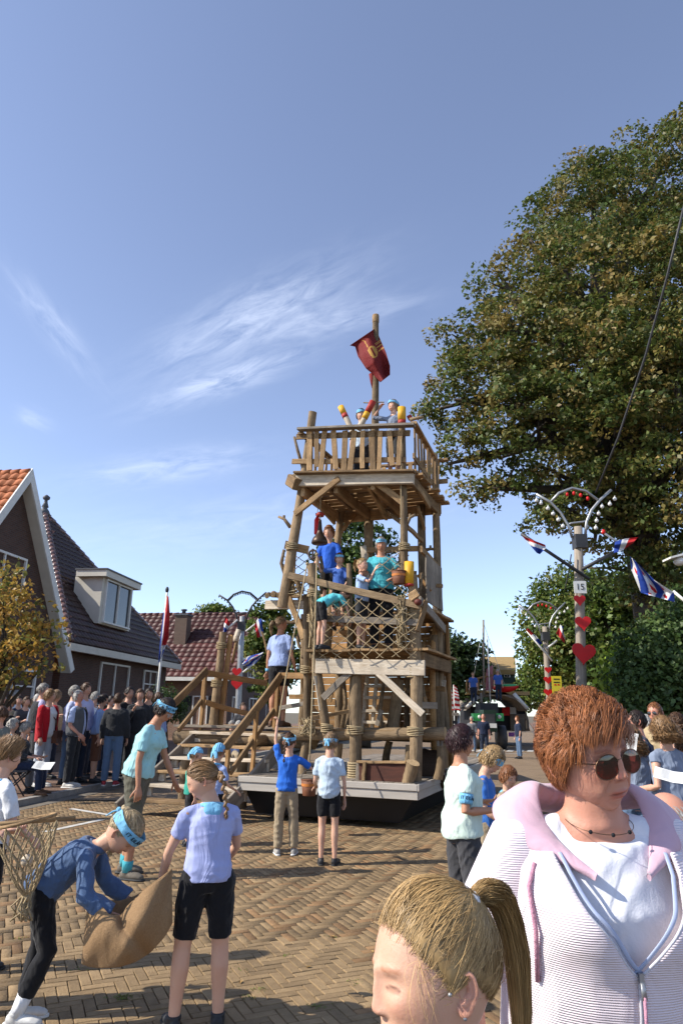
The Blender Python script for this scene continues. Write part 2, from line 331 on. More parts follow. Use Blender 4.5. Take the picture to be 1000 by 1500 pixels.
# pavements with real kerbs
SLAB = brick_mat('pavement_brick', 'X', (.22, .13, .085), (.17, .10, .07), (.09, .07, .055), bw=.21, bh=.105, bump=.3)
t_ = SLAB.node_tree; t_.links.new([n for n in t_.nodes if n.type == 'SEPXYZ'][0].outputs[1], [n for n in t_.nodes if n.type == 'COMBXYZ'][-1].inputs[1])
KERB = pm('kerb_concrete', (.33, .31, .28), (.22, .2, .18), scale=5., rough=.9, bump=.2)
def strip(name, mat, xa, xb, z0, z1, y0=-6, y1=150):
    b = MB(); b.add([(xa(y0), y0, z1), (xb(y0), y0, z1), (xb(y1), y1, z1), (xa(y1), y1, z1), (xa(y0), y0, z0), (xb(y0), y0, z0), (xb(y1), y1, z0), (xa(y1), y1, z0)],
                     [(0, 1, 2, 3), (4, 5, 1, 0), (5, 6, 2, 1), (6, 7, 3, 2), (7, 4, 0, 3)]); return tag(b.build(name, mat), kind='structure')
strip('pavement_left', SLAB, lambda Y: kerbL(Y)-14, lambda Y: kerbL(Y)-.14, -.15, .09)
strip('pavement_right', SLAB, lambda Y: kerbR(Y)+.14, lambda Y: kerbR(Y)+16, -.15, .09)
for nm, kf, s in (('kerb_left', kerbL, -1), ('kerb_right', kerbR, 1)):
    kb = tag(bpy.data.objects.new(nm, None), kind='structure'); put(kb)
    for i in range(46):
        y0, y1 = -1+i*1.0, -1+i*1.0+.985; xa, xb = (lambda Y: kf(Y)-.14), (lambda Y: kf(Y)-.004)
        if s > 0: xa, xb = (lambda Y: kf(Y)+.004), (lambda Y: kf(Y)+.14)
        q = MB(); q.add([(xa(y0), y0, .1), (xb(y0), y0, .1), (xb(y1), y1, .1), (xa(y1), y1, .1), (xa(y0), y0, -.14), (xb(y0), y0, -.14), (xb(y1), y1, -.14), (xa(y1), y1, -.14)], [(0, 1, 2, 3), (4, 5, 1, 0), (5, 6, 2, 1), (6, 7, 3, 2), (7, 4, 0, 3)])
        q.build('kerb_stone', KERB, kb)
GUT = pm('gutter_concrete', (.2, .175, .14), (.13, .11, .09), scale=6., rough=.9, bump=.2)
strip('gutter_left', GUT, lambda Y: kerbL(Y)-.003, lambda Y: kerbL(Y)+.3, -.02, .005); strip('gutter_right', GUT, lambda Y: kerbR(Y)-.3, lambda Y: kerbR(Y)+.003, -.02, .005)
# pale strips and painted hatching
PALE_MARK = pm('pale_road_mark', (.62, .61, .57), (.4, .37, .32), scale=7., rough=.8, contrast=.2)
def mark(a, bb, w, nm='road_strip'):
    a, bb = Vector(a), Vector(bb); d = (bb-a).normalized(); e = Vector((-d.y, d.x, 0))*w/2; q = MB(); up = Vector((0, 0, .006)); q.quad(a-e+up, bb-e+up, bb+e+up, a+e+up); return tag(q.build(nm, PALE_MARK), kind='structure')
mark(G(104, 1185), G(166, 1195), .1); mark(G(66, 1219), G(150, 1201), .1)  # two thin pale strips laid on the bricks near the left kerb
for k in range(9):
    a = G(655+k*15, 1101); mark(a, a+Vector((.5, 1.5, 0)), .28, 'hatch_marking')
mark(G(640, 1106), G(770, 1104), .12); mark(G(650, 1091), G(765, 1090), .14)
# ================================================================== houses
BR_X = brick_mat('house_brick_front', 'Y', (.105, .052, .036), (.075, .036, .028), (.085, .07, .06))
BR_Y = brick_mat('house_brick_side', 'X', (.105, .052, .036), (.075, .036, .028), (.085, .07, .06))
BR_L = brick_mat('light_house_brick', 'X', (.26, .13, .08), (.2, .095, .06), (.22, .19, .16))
TILE_O = pm('orange_pantile', (.46, .15, .055), (.3, .09, .035), scale=9., rough=.75, bump=.2, rnd=.25)
TILE_D = pm('glazed_dark_pantile', (.036, .018, .016), (.06, .026, .022), scale=5., rough=.42, spec=.3, rnd=.3)
TILE_R = pm('glazed_red_pantile', (.095, .028, .022), (.065, .02, .017), scale=5., rough=.5, spec=.3, rnd=.3)
TILE_G = pm('ridge_tile', (.10, .055, .05), (.16, .10, .09), scale=5., rough=.25, spec=.6, rnd=.2)
LEAD = pm('lead_grey', (.10, .105, .115), (.06, .062, .07), rough=.55)
CREAM = pm('cream_paint', (.60, .57, .49), (.5, .47, .4), scale=2., rough=.55)
CURT = pm('net_curtain', (.42, .42, .40), (.26, .27, .27), scale=4., stretch=(9, 9, .3), rough=.9, contrast=.3)
GLASS = glass_mat()
def tile_mesh(w=.3, l=.36, mat=None):
    """pantile: x across, y up the slope, z out"""
    n = 7; vs = []
    prof = [.0, .012, .03, .046, .034, .012, .0]
    for yy, dz in ((0, .03), (l, .0)):
        for i in range(n): vs.append((w*1.06*i/(n-1)-w/2, yy, prof[i]+dz))
    for i in range(n): vs.append((w*1.06*i/(n-1)-w/2, 0, prof[i]+.008))
    fs = [(i, i+1, n+i+1, n+i) for i in range(n-1)] + [(2*n+i, 2*n+i+1, i+1, i) for i in range(n-1)]
    me = bpy.data.meshes.new('roof_tile'); me.from_pydata(vs, [], fs); me.polygons.foreach_set('use_smooth', [i < n-1 for i in range(len(fs))]); me.materials.append(mat); return me
def tile_slope(parent, tm, o, ex, ey, inside, nx, ny, w=.3, l=.33, x0=0, limit=300, smat=None):
    """lays tiles on the plane o + x*ex + y*ey; returns how many"""
    ez = ex.cross(ey); cnt = 0; spare = []
    for j in range(ny):
        for i in range(nx):
            x, y = x0+(i+.5)*w, j*l
            if not inside(x, y+l/2): continue
            M4 = Matrix.Translation(o + ex*x + ey*y + ez*.012) @ Matrix((ex, ey, ez)).transposed().to_4x4()
            if cnt < limit: put(bpy.data.objects.new('roof_tile', tm), parent, M4)
            else: spare.append(M4)
            cnt += 1
    if spare:
        q = MB()
        src = [v.co.copy() for v in tm.vertices]; fs = [tuple(p.vertices) for p in tm.polygons]
        for M4 in spare: q.add([M4 @ v for v in src], fs, 0, True)
        tag(q.build('roof_tiles_rest', tm.materials[0], parent), kind='stuff')
    return cnt
def house_root(name, label, o, az):
    h = thing(name, label, 'house', o, -az); return h
def lw(h, v): return WM[h.name] @ Vector(v)
def lbox(h, name, mat, c, d, parent=None):
    q = MB(); q.box(c, d); me = q.mesh(name); return mesh_obj(name, me, mat, parent or h, WM[h.name])
def window(h, y0, y1, z0, z1, x=0.0, mull=1, transom=None, fr=.07, axis='x', name='window', glass=None, fmat=None):
    """window in the plane x (facing +x) or, axis 'y', in the plane y=x facing -y"""
    fmat = fmat or WHITE
    def bx(c, d):
        if axis == 'y': return (c[1], c[0], c[2]), (d[1], d[0], d[2])
        return c, d
    s = 1 if axis == 'x' else -1
    q = MB(); q.box(*bx((x-.02*s, (y0+y1)/2, (z0+z1)/2), (.02, y1-y0, z1-z0))); w = mesh_obj(name, q.mesh(name), glass or GLASS, h, WM[h.name])
    f = MB()
    for (c, d) in (((x+.025*s, (y0+y1)/2, z1+fr/2), (.1, y1-y0+2*fr, fr)), ((x+.04*s, (y0+y1)/2, z0-fr/2), (.16, y1-y0+2*fr+.06, fr)), ((x+.025*s, y0-fr/2, (z0+z1)/2), (.1, fr, z1-z0)), ((x+.025*s, y1+fr/2, (z0+z1)/2), (.1, fr, z1-z0))): f.box(*bx(c, d))
    for k in range(mull): f.box(*bx((x+.02*s, y0+(y1-y0)*(k+1)/(mull+1), (z0+z1)/2), (.07, fr*.8, z1-z0)))
    if transom: f.box(*bx((x+.021*s, (y0+y1)/2, transom), (.07, y1-y0, fr*.7)))
    mesh_obj('window_frame', f.mesh('window_frame'), fmat, w, WM[h.name]); return w
# ---- house with the orange roof: its gable looks at the road, ridge runs away from the road
eaveA = G(100, 952, 3.5); AZ = RD; oA = eaveA - RD*6.9; oA.z = 0
hA = house_root('gable_house', 'brown brick house at the left edge with orange tiled roof and white bargeboards', oA, RAZ)
wA = 6.9; zE, zR = 3.5, 8.75; yc = wA/2
q = MB(); q.add([(-.33, 0.2, 0), (-.33, wA-.2, 0), (-.33, wA-.2, zE), (-.33, yc, zR-.15), (-.33, .2, zE), (-9, .2, 0), (-9, wA-.2, 0), (-9, wA-.2, zE), (-9, yc, zR-.15), (-9, .2, zE)],
                [(0, 1, 2, 3, 4), (5, 9, 8, 7, 6), (1, 6, 7, 2)]); mesh_obj('wall', q.mesh('wall'), BR_X, hA, WM[hA.name])
q = MB(); q.add([(-.5, .2, 0), (-9, .2, 0), (-9, .2, zE), (-.5, .2, zE)], [(0, 3, 2, 1)]); mesh_obj('side_wall', q.mesh('side_wall'), BR_Y, hA, WM[hA.name])
sl = Vector((0, yc+.4, zR-zE+.55)); ln = sl.length
for s, nm in ((0, 'roof'), (1, 'roof')):
    y0 = -.4 if s == 0 else wA+.4; q = MB()
    a = [(-9.3, y0, zE-.6), (-.02, y0, zE-.6), (-.02, yc, zR), (-9.3, yc, zR)]; up = Vector((0, (-1 if s == 0 else 1)*.6, .5)).normalized()*.08
    q.add([Vector(v) for v in a] + [Vector(v)-up for v in a], [(0, 1, 2, 3), (7, 6, 5, 4), (0, 4, 5, 1), (1, 5, 6, 2)]); roofA = mesh_obj(nm, q.mesh(nm), TILE_O, hA, WM[hA.name])
tmO = tile_mesh(.3, .37, TILE_O)
R3 = WM[hA.name].to_3x3()
ey = (R3 @ Vector((0, yc+.4, zR-zE+.6))).normalized(); ex = R3 @ Vector((1, 0, 0))
tile_slope(roofA, tmO, lw(hA, (-9, -.4, zE-.6)), ex, ey, lambda x, y: x > 5.4 and y < ln-.1, 30, 22)
for k in range(16):
    q = MB(); x1 = -.02-k*.33; q.tube([lw(hA, (x1, yc, zR-.01)), lw(hA, (x1-.37, yc, zR-.03))], [.125, .11], n=10); q.build('ridge_tile', TILE_O, roofA)
# bargeboards, soffits
for s in (0, 1):
    y0 = -.45 if s == 0 else wA+.45; sg = 1 if s == 0 else -1
    d = Vector((0, yc-y0, zR-(zE-.65))).normalized(); nrm = Vector((0, d.z*-sg, abs(d.y)))
    def rake(x0, x1, off0, off1, nm, mat):
        q = MB(); A = [Vector((0, y0, zE-.65)), Vector((0, yc, zR+.03))]; dn = Vector((0, sg*d.z, -abs(d.y)))
        a0, a1 = A[0]+dn*off0, A[1]+Vector((0, 0, -off0/abs(d.y) if 0 else 0))
        top0, bot0 = A[0]+dn*off0, A[0]+dn*off1
        kz = 1/max(.2, abs(d.y))
        top1, bot1 = A[1]-Vector((0, 0, off0*kz)), A[1]-Vector((0, 0, off1*kz))
        vs = [Vector((x, v.y, v.z)) for x in (x0, x1) for v in (top0, top1, bot1, bot0)]
        q.add(vs, [(0, 1, 2, 3), (7, 6, 5, 4), (0, 4, 5, 1), (1, 5, 6, 2), (2, 6, 7, 3), (3, 7, 4, 0)]); mesh_obj(nm, q.mesh(nm), mat, hA, WM[hA.name])
    rake(0, .05, -.05, .2, 'bargeboard', WHITE); rake(-.34, -.002, .15, .19, 'soffit', CREAM)
GA = lw(hA, (-.33, 0, 0)); GN = R3 @ Vector((1, 0, 0))
def loc(h, x, y, o, n): return WM[h.name].inverted() @ PL(x, y, o, n)
p0, p1 = loc(hA, 2, 842, GA, GN), loc(hA, 36, 822, GA, GN)
window(hA, p0.y-1.0, p1.y, p0.z-.6, p1.z, x=-.33, mull=1, glass=CURT)
p0, p1 = loc(hA, -60, 1035, GA, GN), loc(hA, 50, 985, GA, GN)
window(hA, p0.y, p1.y, max(.8, p0.z), p1.z, x=-.33, mull=2, transom=p1.z-.45)
# ---- house with the pyramid roof and dormer
e0, e1 = G(103, 941, 3.8), G(264, 973, 3.8); azB = math.atan2(e1.x-e0.x, e1.y-e0.y); WB = (e1-e0).length
oB = Vector((e0.x, e0.y, 0)); hB = house_root('hip_roof_house', 'dark tiled pyramid roof house with white dormer behind the spectators', oB, azB)
DB = WB*.92; apex = Vector((-DB/2, WB/2, 0)); apex.z = (WM[hB.name].inverted() @ P(83, 752, lw(hB, (-DB/2, WB/2, 0)).y)).z
q = MB(); x0, x1, y0, y1 = -.5, -DB+.5, .5, WB-.5
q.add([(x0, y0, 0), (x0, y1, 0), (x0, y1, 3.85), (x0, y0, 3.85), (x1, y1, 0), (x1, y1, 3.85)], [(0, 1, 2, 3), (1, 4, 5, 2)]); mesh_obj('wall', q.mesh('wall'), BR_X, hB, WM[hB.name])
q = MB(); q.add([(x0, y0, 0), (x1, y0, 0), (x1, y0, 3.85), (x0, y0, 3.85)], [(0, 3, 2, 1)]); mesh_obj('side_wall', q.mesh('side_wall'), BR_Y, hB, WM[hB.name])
C4 = [Vector((0, 0, 3.8)), Vector((0, WB, 3.8)), Vector((-DB, WB, 3.8)), Vector((-DB, 0, 3.8))]
q = MB(); q.add(C4+[apex], [(0, 1, 4), (1, 2, 4), (2, 3, 4), (3, 0, 4), (3, 2, 1, 0)]); roofB = mesh_obj('roof', q.mesh('roof'), TILE_D, hB, WM[hB.name])
lbox(hB, 'fascia', CREAM, (-.04, WB/2, 3.66), (.2, WB+.1, .26)); lbox(hB, 'fascia', CREAM, (-DB/2, -.0, 3.66), (DB-.2, .2, .26))
tmD = tile_mesh(.3, .37, TILE_D); R3 = WM[hB.name].to_3x3()
m_ = Vector((0, WB/2, 3.8)); ey = (R3 @ (apex-m_)); hh = ey.length; ey.normalize(); ex = R3 @ Vector((0, 1, 0))
tile_slope(roofB, tmD, lw(hB, C4[0]), ex, ey, lambda x, y: abs(x-WB/2) < (WB/2)*(1-y/hh)+.05 and y < hh-.2, int(WB/.3)+1, int(hh/.33)+1, limit=190)
m_ = Vector((-DB/2, 0, 3.8)); ey = (R3 @ (apex-m_)); h2 = ey.length; ey.normalize(); ex = R3 @ Vector((1, 0, 0))
tile_slope(roofB, tmD, lw(hB, C4[3]), ex, ey, lambda x, y: abs(x-DB/2) < (DB/2)*(1-y/h2)+.05 and y < h2-.2 and x > DB/2-.6, int(DB/.3)+1, int(h2/.33)+1, limit=110)
for (ca_, cb_, n) in ((C4[0], apex, 30), (C4[1], apex, 30)):
    a, c = lw(hB, ca_), lw(hB, cb_)
    for k in range(n):
        q = MB(); p0 = a.lerp(c, k/n); p1 = a.lerp(c, (k+1.12)/n if k < n-1 else 1.0); up = Vector((0, 0, .05)); q.tube([p0+up, p1+up*.6], [.14, .115], n=10); q.build('hip_tile', TILE_G, roofB)
ap = lw(hB, apex); q = MB(); q.tube([ap+Vector((0, 0, z)) for z in (-.1, .12, .25, .3, .5, .62, .68, .78, .84, .9)], [.3, .2, .1, .16, .09, .07, .15, .17, .1, .02], n=12); q.build('finial', LEAD, roofB)
# dormer
pd = lw(hB, (-.55, 0, 0)); nB = R3 @ Vector((1, 0, 0))
d0, d1 = loc(hB, 150, 912, pd, nB), loc(hB, 193, 866, pd, nB); ya, yb, za, zb = d0.y-.25, d1.y+.25, d0.z-.05, d1.z+.15
q = MB(); q.box((-1.2, (ya+yb)/2, (za+zb)/2), (1.2, yb-ya, zb-za)); dorm = mesh_obj('dormer', q.mesh('dormer'), CREAM, hB, WM[hB.name])
q = MB(); q.box((-1.0, (ya+yb)/2, zb+.1), (1.3, yb-ya+.5, .26)); mesh_obj('dormer_cornice', q.mesh('dormer_cornice'), CREAM, dorm, WM[hB.name])
q = MB(); q.box((-1.0, (ya+yb)/2, zb+.26), (1.38, yb-ya+.58, .06)); mesh_obj('dormer_cap', q.mesh('dormer_cap'), LEAD, dorm, WM[hB.name])
window(hB, ya+.3, yb-.3, za+.12, zb-.12, x=-.58, mull=1, glass=GLASS)
pw = lw(hB, (-.5, 0, 0))
p0, p1 = loc(hB, 142, 1030, pw, nB), loc(hB, 188, 978, pw, nB); window(hB, p0.y, p1.y, p0.z, p1.z, x=-.5, mull=1, glass=CURT)
p0, p1 = loc(hB, 207, 1030, pw, nB), loc(hB, 229, 986, pw, nB); window(hB, p0.y, p1.y, .15, p1.z, x=-.5, mull=1, transom=p1.z-.55, name='door', glass=GLASS)
# ---- further house with the glazed red roof and a chimney
e0 = G(338, 986, 3.6); oC = Vector((e0.x, e0.y, 0)); hC = house_root('red_roof_house', 'brick house with shiny dark red tiled roof and chimney behind the stairs', oC, RAZ)
wC = 9; ycC = wC/2; zRC = (WM[hC.name].inverted() @ P(362, 900, lw(hC, (0, ycC, 0)).y)).z; lC = 20
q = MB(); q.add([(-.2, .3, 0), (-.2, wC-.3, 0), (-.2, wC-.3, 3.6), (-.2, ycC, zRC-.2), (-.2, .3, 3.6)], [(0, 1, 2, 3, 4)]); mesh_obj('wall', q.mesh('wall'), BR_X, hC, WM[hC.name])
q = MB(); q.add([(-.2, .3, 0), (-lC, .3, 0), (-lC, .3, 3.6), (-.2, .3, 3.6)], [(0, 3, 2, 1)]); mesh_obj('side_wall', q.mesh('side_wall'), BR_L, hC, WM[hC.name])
for s in (0, 1):
    ye = -.2 if s == 0 else wC+.2; q = MB(); a = [(-lC, ye, 3.35), (.25, ye, 3.35), (.25, ycC, zRC), (-lC, ycC, zRC)]
    q.add([Vector(v) for v in a]+[Vector(v)-Vector((0, 0, .12)) for v in a], [(0, 1, 2, 3), (7, 6, 5, 4), (0, 4, 5, 1), (1, 5, 6, 2)]); rC = mesh_obj('roof', q.mesh('roof'), TILE_R, hC, WM[hC.name])
    if s == 0: roofC = rC
R3 = WM[hC.name].to_3x3(); ey = R3 @ Vector((0, ycC+.2, zRC-3.35)); hh = ey.length; ey.normalize(); ex = R3 @ Vector((1, 0, 0))
tmR = tile_mesh(.4, .5, TILE_R); tile_slope(roofC, tmR, lw(hC, (-lC+.3, -.2, 3.35)), ex, ey, lambda x, y: y < hh-.1 and x > 6.5, int(lC/.4), int(hh/.45)+1, w=.4, l=.45, limit=240)
for k in range(24):
    q = MB(); x1 = .25-k*.45; q.tube([lw(hC, (x1, ycC, zRC+.03)), lw(hC, (x1-.5, ycC, zRC+.01))], [.15, .13], n=8); q.build('ridge_tile', TILE_R, roofC)
lbox(hC, 'gutter', WHITE, (-lC/2, -.28, 3.26), (lC, .2, .2))
for s in (0, 1):
    q = MB(); ye = -.25 if s == 0 else wC+.25; q.add([(x, y, z) for x in (.26, .34) for (y, z) in ((ye, 3.25), (ycC, zRC+.1), (ycC, zRC-.42), (ye+(.3 if s == 0 else -.3), 3.15))], [(0, 1, 2, 3), (7, 6, 5, 4), (0, 4, 5, 1), (1, 5, 6, 2), (2, 6, 7, 3), (3, 7, 4, 0)]); mesh_obj('bargeboard', q.mesh('bargeboard'), WHITE, hC, WM[hC.name])
cp = loc(hC, 269, 905, lw(hC, (0, 2.4, 0)), R3 @ Vector((0, 1, 0)))
BR_C = brick_mat('chimney_brick', 'X', (.16, .09, .06), (.12, .065, .045), (.13, .11, .09)); lbox(hC, 'chimney', BR_C, (cp.x, 2.4, cp.z-1.4), (.75, .75, 3.0)); lbox(hC, 'chimney_cap', LEAD, (cp.x, 2.4, cp.z+.15), (.9, .9, .1))
q = MB(); q.tube([lw(hC, (cp.x, 2.4, cp.z+z)) for z in (.2, .42, .45, .52)], [.12, .12, .2, .18], n=8); q.build('chimney_pot', LEAD, hC)
SHUT = pm('dark_shutter', (.012, .014, .016), (.02, .022, .024), rough=.5)
pw = lw(hC, (0, .3, 0)); nC = R3 @ Vector((0, 1, 0)); p0, p1 = loc(hC, 283, 1045, pw, nC), loc(hC, 305, 1000, pw, nC)
window(hC, p0.x, p1.x, .8, 2.3, x=.3, mull=1, axis='y'); 
for k in range(2): lbox(hC, 'shutter', SHUT, (p0.x-.45 if k == 0 else p1.x+.45, .26, 1.55), (.6, .05, 1.6))
pw = lw(hC, (-.2, 0, 0)); nC = R3 @ Vector((1, 0, 0))
window(hC, 1.2, 2.6, .8, 2.3, x=-.2, mull=1); window(hC, 4.6, 6.2, .8, 2.3, x=-.2, mull=1); window(hC, ycC-.6, ycC+.6, 3.6, 4.9, x=-.2, mull=1)
# ---- gable with a dark roof just beyond, and a dim house behind the hedge on the right
o4 = lw(hC, (-1.5, 12.5, 0)); hD = house_root('dark_roof_house', 'dark roofed brick house glimpsed between the stair rail and the boat planks', o4, RAZ)
q = MB(); q.add([(0, 0, 0), (0, 7, 0), (0, 7, 3), (0, 3.5, 6.6), (0, 0, 3), (-10, 0, 0), (-10, 0, 3), (-10, 3.5, 6.6)], [(0, 1, 2, 3, 4), (0, 4, 6, 5)]); mesh_obj('wall', q.mesh('wall'), BR_X, hD, WM[hD.name])
q = MB(); q.add([(-10, -.3, 2.8), (.3, -.3, 2.8), (.3, 3.5, 6.75), (-10, 3.5, 6.75), (.3, 7.3, 2.8), (-10, 7.3, 2.8)], [(0, 1, 2, 3), (3, 2, 4, 5)]); mesh_obj('roof', q.mesh('roof'), TILE_D, hD, WM[hD.name])
window(hD, 1.0, 2.6, .8, 2.3, x=.0); window(hD, 4.4, 6.0, .8, 2.3, x=.0)
oE = P(905, 1030, 36); oE.z = 0; hE = house_root('grey_house', 'grey tiled house half hidden behind the leafy hedge on the right', oE, RAD(14))
GREYW = pm('dark_grey_render', (.05, .055, .06), (.035, .037, .04), rough=.8)
q = MB(); q.add([(-3.2, 0, 0), (4, 0, 0), (4, 0, 3.2), (.4, 0, 5.6), (-3.2, 0, 3.2), (-3.2, 9, 0), (-3.2, 9, 3.2), (.4, 9, 5.6)], [(0, 1, 2, 3, 4), (5, 0, 4, 6)]); mesh_obj('wall', q.mesh('wall'), GREYW, hE, WM[hE.name])
q = MB(); q.add([(-3.6, -.4, 2.9), (.4, -.4, 5.8), (.4, 9, 5.8), (-3.6, 9, 2.9), (4.4, -.4, 2.9), (4.4, 9, 2.9)], [(0, 1, 2, 3), (1, 4, 5, 2)]); mesh_obj('roof', q.mesh('roof'), pm('grey_tile', (.11, .10, .10), (.08, .075, .075), scale=20, rough=.7), hE, WM[hE.name])
for s in (0, 1):
    q = MB(); q.add([(x, y, z) for y in (-.44, -.5) for (x, z) in ((-3.7 if s == 0 else 4.5, 2.8), (.4, 5.9), (.4, 5.4), (-3.3 if s == 0 else 4.1, 2.7))], [(0, 1, 2, 3), (7, 6, 5, 4), (0, 4, 5, 1), (1, 5, 6, 2), (2, 6, 7, 3), (3, 7, 4, 0)]); mesh_obj('bargeboard', q.mesh('bargeboard'), WHITE, hE, WM[hE.name])
window(hE, -1.4, .2, .9, 2.4, x=0.0, axis='y', name='window'); window(hE, 1.2, 2.6, .9, 2.4, x=0.0, axis='y', name='window')
# ================================================================== trees, hedge, shrubs
def leaf_mat(name, trans=.35): return pm(name, (1, 1, 1), (.72, .75, .7), scale=3., rough=.5, spec=.35, attr=True, trans=trans)
LEAF = leaf_mat('leaf'); BARK = pm('bark', (.075, .06, .045), (.035, .028, .02), scale=5., stretch=(1, 1, .25), rough=.95, bump=.8, bscale=9)
def leaves(name, blobs, n, size, cols, seed, clump=.38, per=34, fill=.25, flat=.55):
    """blobs: (centre, (rx,ry,rz)); small leaf faces in clumps over the blobs' shells"""
    g = np.random.default_rng(seed)
    cs = np.array([list(b[0]) for b in blobs], float); rs = np.array([b[1] for b in blobs], float)
    area = (rs[:, 0]*rs[:, 1]+rs[:, 1]*rs[:, 2]+rs[:, 0]*rs[:, 2]); pr = area/area.sum(); nc = max(4, int(n/per))
    bi = g.choice(len(blobs), nc, p=pr); d = g.normal(size=(nc, 3)); d /= np.linalg.norm(d, axis=1)[:, None]
    sh = np.where(g.random(nc) < fill, g.uniform(.2, .8, nc), g.uniform(.84, 1.06, nc))[:, None]; cc = cs[bi] + d*rs[bi]*sh
    ins = np.zeros(nc)
    for k in range(len(blobs)):
        q = (((cc-cs[k])/rs[k])**2).sum(1) < .55; ins += q
    keep = (ins < 1) | (g.random(nc) < .35); cc, d = cc[keep], d[keep]; nc = len(cc)
    kk = g.integers(int(per*.5), int(per*1.6), nc); idx = np.repeat(np.arange(nc), kk); N = len(idx)
    csz = clump*g.uniform(.6, 1.5, nc)
    off = g.normal(size=(N, 3)); off /= np.maximum(1, np.linalg.norm(off, axis=1)/1.6)[:, None]; off[:, 2] *= flat
    p = cc[idx] + off*csz[idx][:, None]*.62; p[:, 2] -= (off[:, :2]**2).sum(1)*csz[idx]*.12
    nr = d[idx]*.7 + g.normal(size=(N, 3))*.75 + np.array([0, 0, .45]); nr /= np.linalg.norm(nr, axis=1)[:, None]
    a = np.cross(nr, g.normal(size=(N, 3))); a /= np.linalg.norm(a, axis=1)[:, None]; b = np.cross(nr, a)
    s = (size*g.uniform(.6, 1.35, N))[:, None]
    V = np.stack([p-a*s*.62, p-b*s*.42+nr*s*.1, p+a*s*.68-nr*s*.12, p+b*s*.42+nr*s*.1], 1).reshape(-1, 3)
    Fq = np.arange(N*4).reshape(-1, 4)
    cols = np.array(cols); cw = g.choice(len(cols), nc); base = cols[cw][idx]; own = cols[g.choice(len(cols), N)]; col = base*.6+own*.4
    col = 1.8*col*g.uniform(.72, 1.3, N)[:, None]; return np_mesh(name, V, Fq, np.repeat(col, 4, 0))
def trunk(tree, base, top, r, limbs, seed=1):
    g = random.Random(seed); base, top = Vector(base), Vector(top); q = MB()
    pts = [base.lerp(top, t)+Vector((g.gauss(0, .06), g.gauss(0, .06), 0))*(t > 0) for t in (0, .08, .25, .45, .65, .85, 1)]
    q.tube(pts, [r*k for k in (1.5, 1.1, .95, .85, .7, .5, .3)], n=12); q.build('trunk', BARK, tree)
    q = MB()
    for e in limbs:
        e = Vector(e); t = g.uniform(.3, .85); s = base.lerp(top, t); m = s.lerp(e, .5)+Vector((g.gauss(0, .3), g.gauss(0, .3), .35*g.random()*(e-s).length*.4))
        rr = r*.38; q.tube([s, s.lerp(m, .5), m, m.lerp(e, .5), e], [rr, rr*.85, rr*.65, rr*.45, rr*.18], n=7)
        for k in range(3):
            f = m.lerp(e, g.uniform(0, .8)); w = f+Vector((g.gauss(0, .4), g.gauss(0, .4), g.uniform(.1, .6)))*min(1, r*2.4); q.tube([f, f.lerp(w, .5)+Vector((0, 0, .1)), w], [rr*.3, rr*.2, rr*.07], n=5)
    q.build('limbs', BARK, tree)
def tree(name, label, base, blobs, n, size, cols, seed, r=.25, group=None, lobes=False, **kw):
    base = Vector(base); t = thing(name, label, 'tree', base, 0, group); cz = sum((Vector(b[0]) for b in blobs), Vector())/len(blobs); top = Vector((cz.x*.6+base.x*.4, cz.y*.6+base.y*.4, max(b[0][2] for b in blobs)*.72))
    me = leaves('crown', lobed(blobs, seed) if lobes else blobs, n, size, cols, seed, **kw); me.transform(WM[t.name].inverted()); mesh_obj('crown', me, LEAF, t, WM[t.name])
    trunk(t, base, top, r, [b[0] for b in blobs], seed); return t
def pxblob(px, py, rpx, Y, ry=None, dz=1.0):
    c = P(px, py, Y); dep = (c-CAMP).dot(_f); r = rpx*dep/FPX; return (c, (r, ry or r, r*dz))
LINDEN = [(.055, .078, .018), (.04, .06, .014), (.075, .088, .02), (.12, .098, .026), (.17, .115, .035), (.05, .07, .016)]
bl = []
for (x, y, rp, Y) in ((985, 260, 92, 17.5), (905, 300, 88, 17), (840, 300, 62, 16.5), (800, 370, 66, 16.3), (1060, 300, 120, 17), (870, 400, 95, 15.2), (960, 420, 110, 14.8), (1060, 450, 130, 15.5), (745, 430, 52, 16.4), (790, 480, 80, 15.4),
                      (690, 490, 52, 16.3), (880, 520, 105, 14.6), (720, 560, 70, 15.6), (665, 585, 50, 16), (990, 560, 120, 14.2), (800, 610, 85, 15), (680, 645, 42, 16), (735, 670, 55, 15.6), (900, 640, 95, 14.6), (1000, 690, 110, 14.6), (700, 715, 26, 15.8),
                      (820, 720, 62, 15.4), (800, 765, 34, 15.6), (900, 740, 62, 15.6), (960, 780, 75, 16), (870, 800, 20, 15.6), (1080, 620, 140, 15), (930, 830, 50, 16.5), (985, 850, 60, 16.5), (1030, 800, 80, 15.5), (960, 890, 40, 16.8), (930, 560, 100, 19.5), (800, 540, 100, 19), (880, 400, 110, 20), (860, 690, 90, 19), (990, 480, 140, 21), (655, 520, 26, 16.2), (640, 600, 22, 16.1), (655, 680, 22, 16.1),
                      (985, 215, 45, 17.5), (868, 240, 28, 16.8), (770, 335, 24, 16.3), (722, 388, 22, 16.4)):
    bl.append(pxblob(x, y, rp, Y, dz=.9))
def lobed(blobs, seed, k=.36):
    """breaks each mass into knobbly boughs with shaded creases between them"""
    g = random.Random(seed); out = []
    for c, r in blobs:
        R_ = sum(r)/3; n = max(4, int(9*min(1.6, R_)))
        out.append((c, tuple(q*.84 for q in r)))
        for i in range(n):
            z = 1-2*(i+.5)/n; a = i*2.39996+g.uniform(-.3, .3); h = math.sqrt(max(0, 1-z*z)); d = Vector((h*math.cos(a), h*math.sin(a), z)); q = R_*k*g.uniform(.75, 1.25); out.append((Vector(c)+Vector((d.x*r[0], d.y*r[1], d.z*r[2]))*.78, (q, q, q*.85)))
    return out
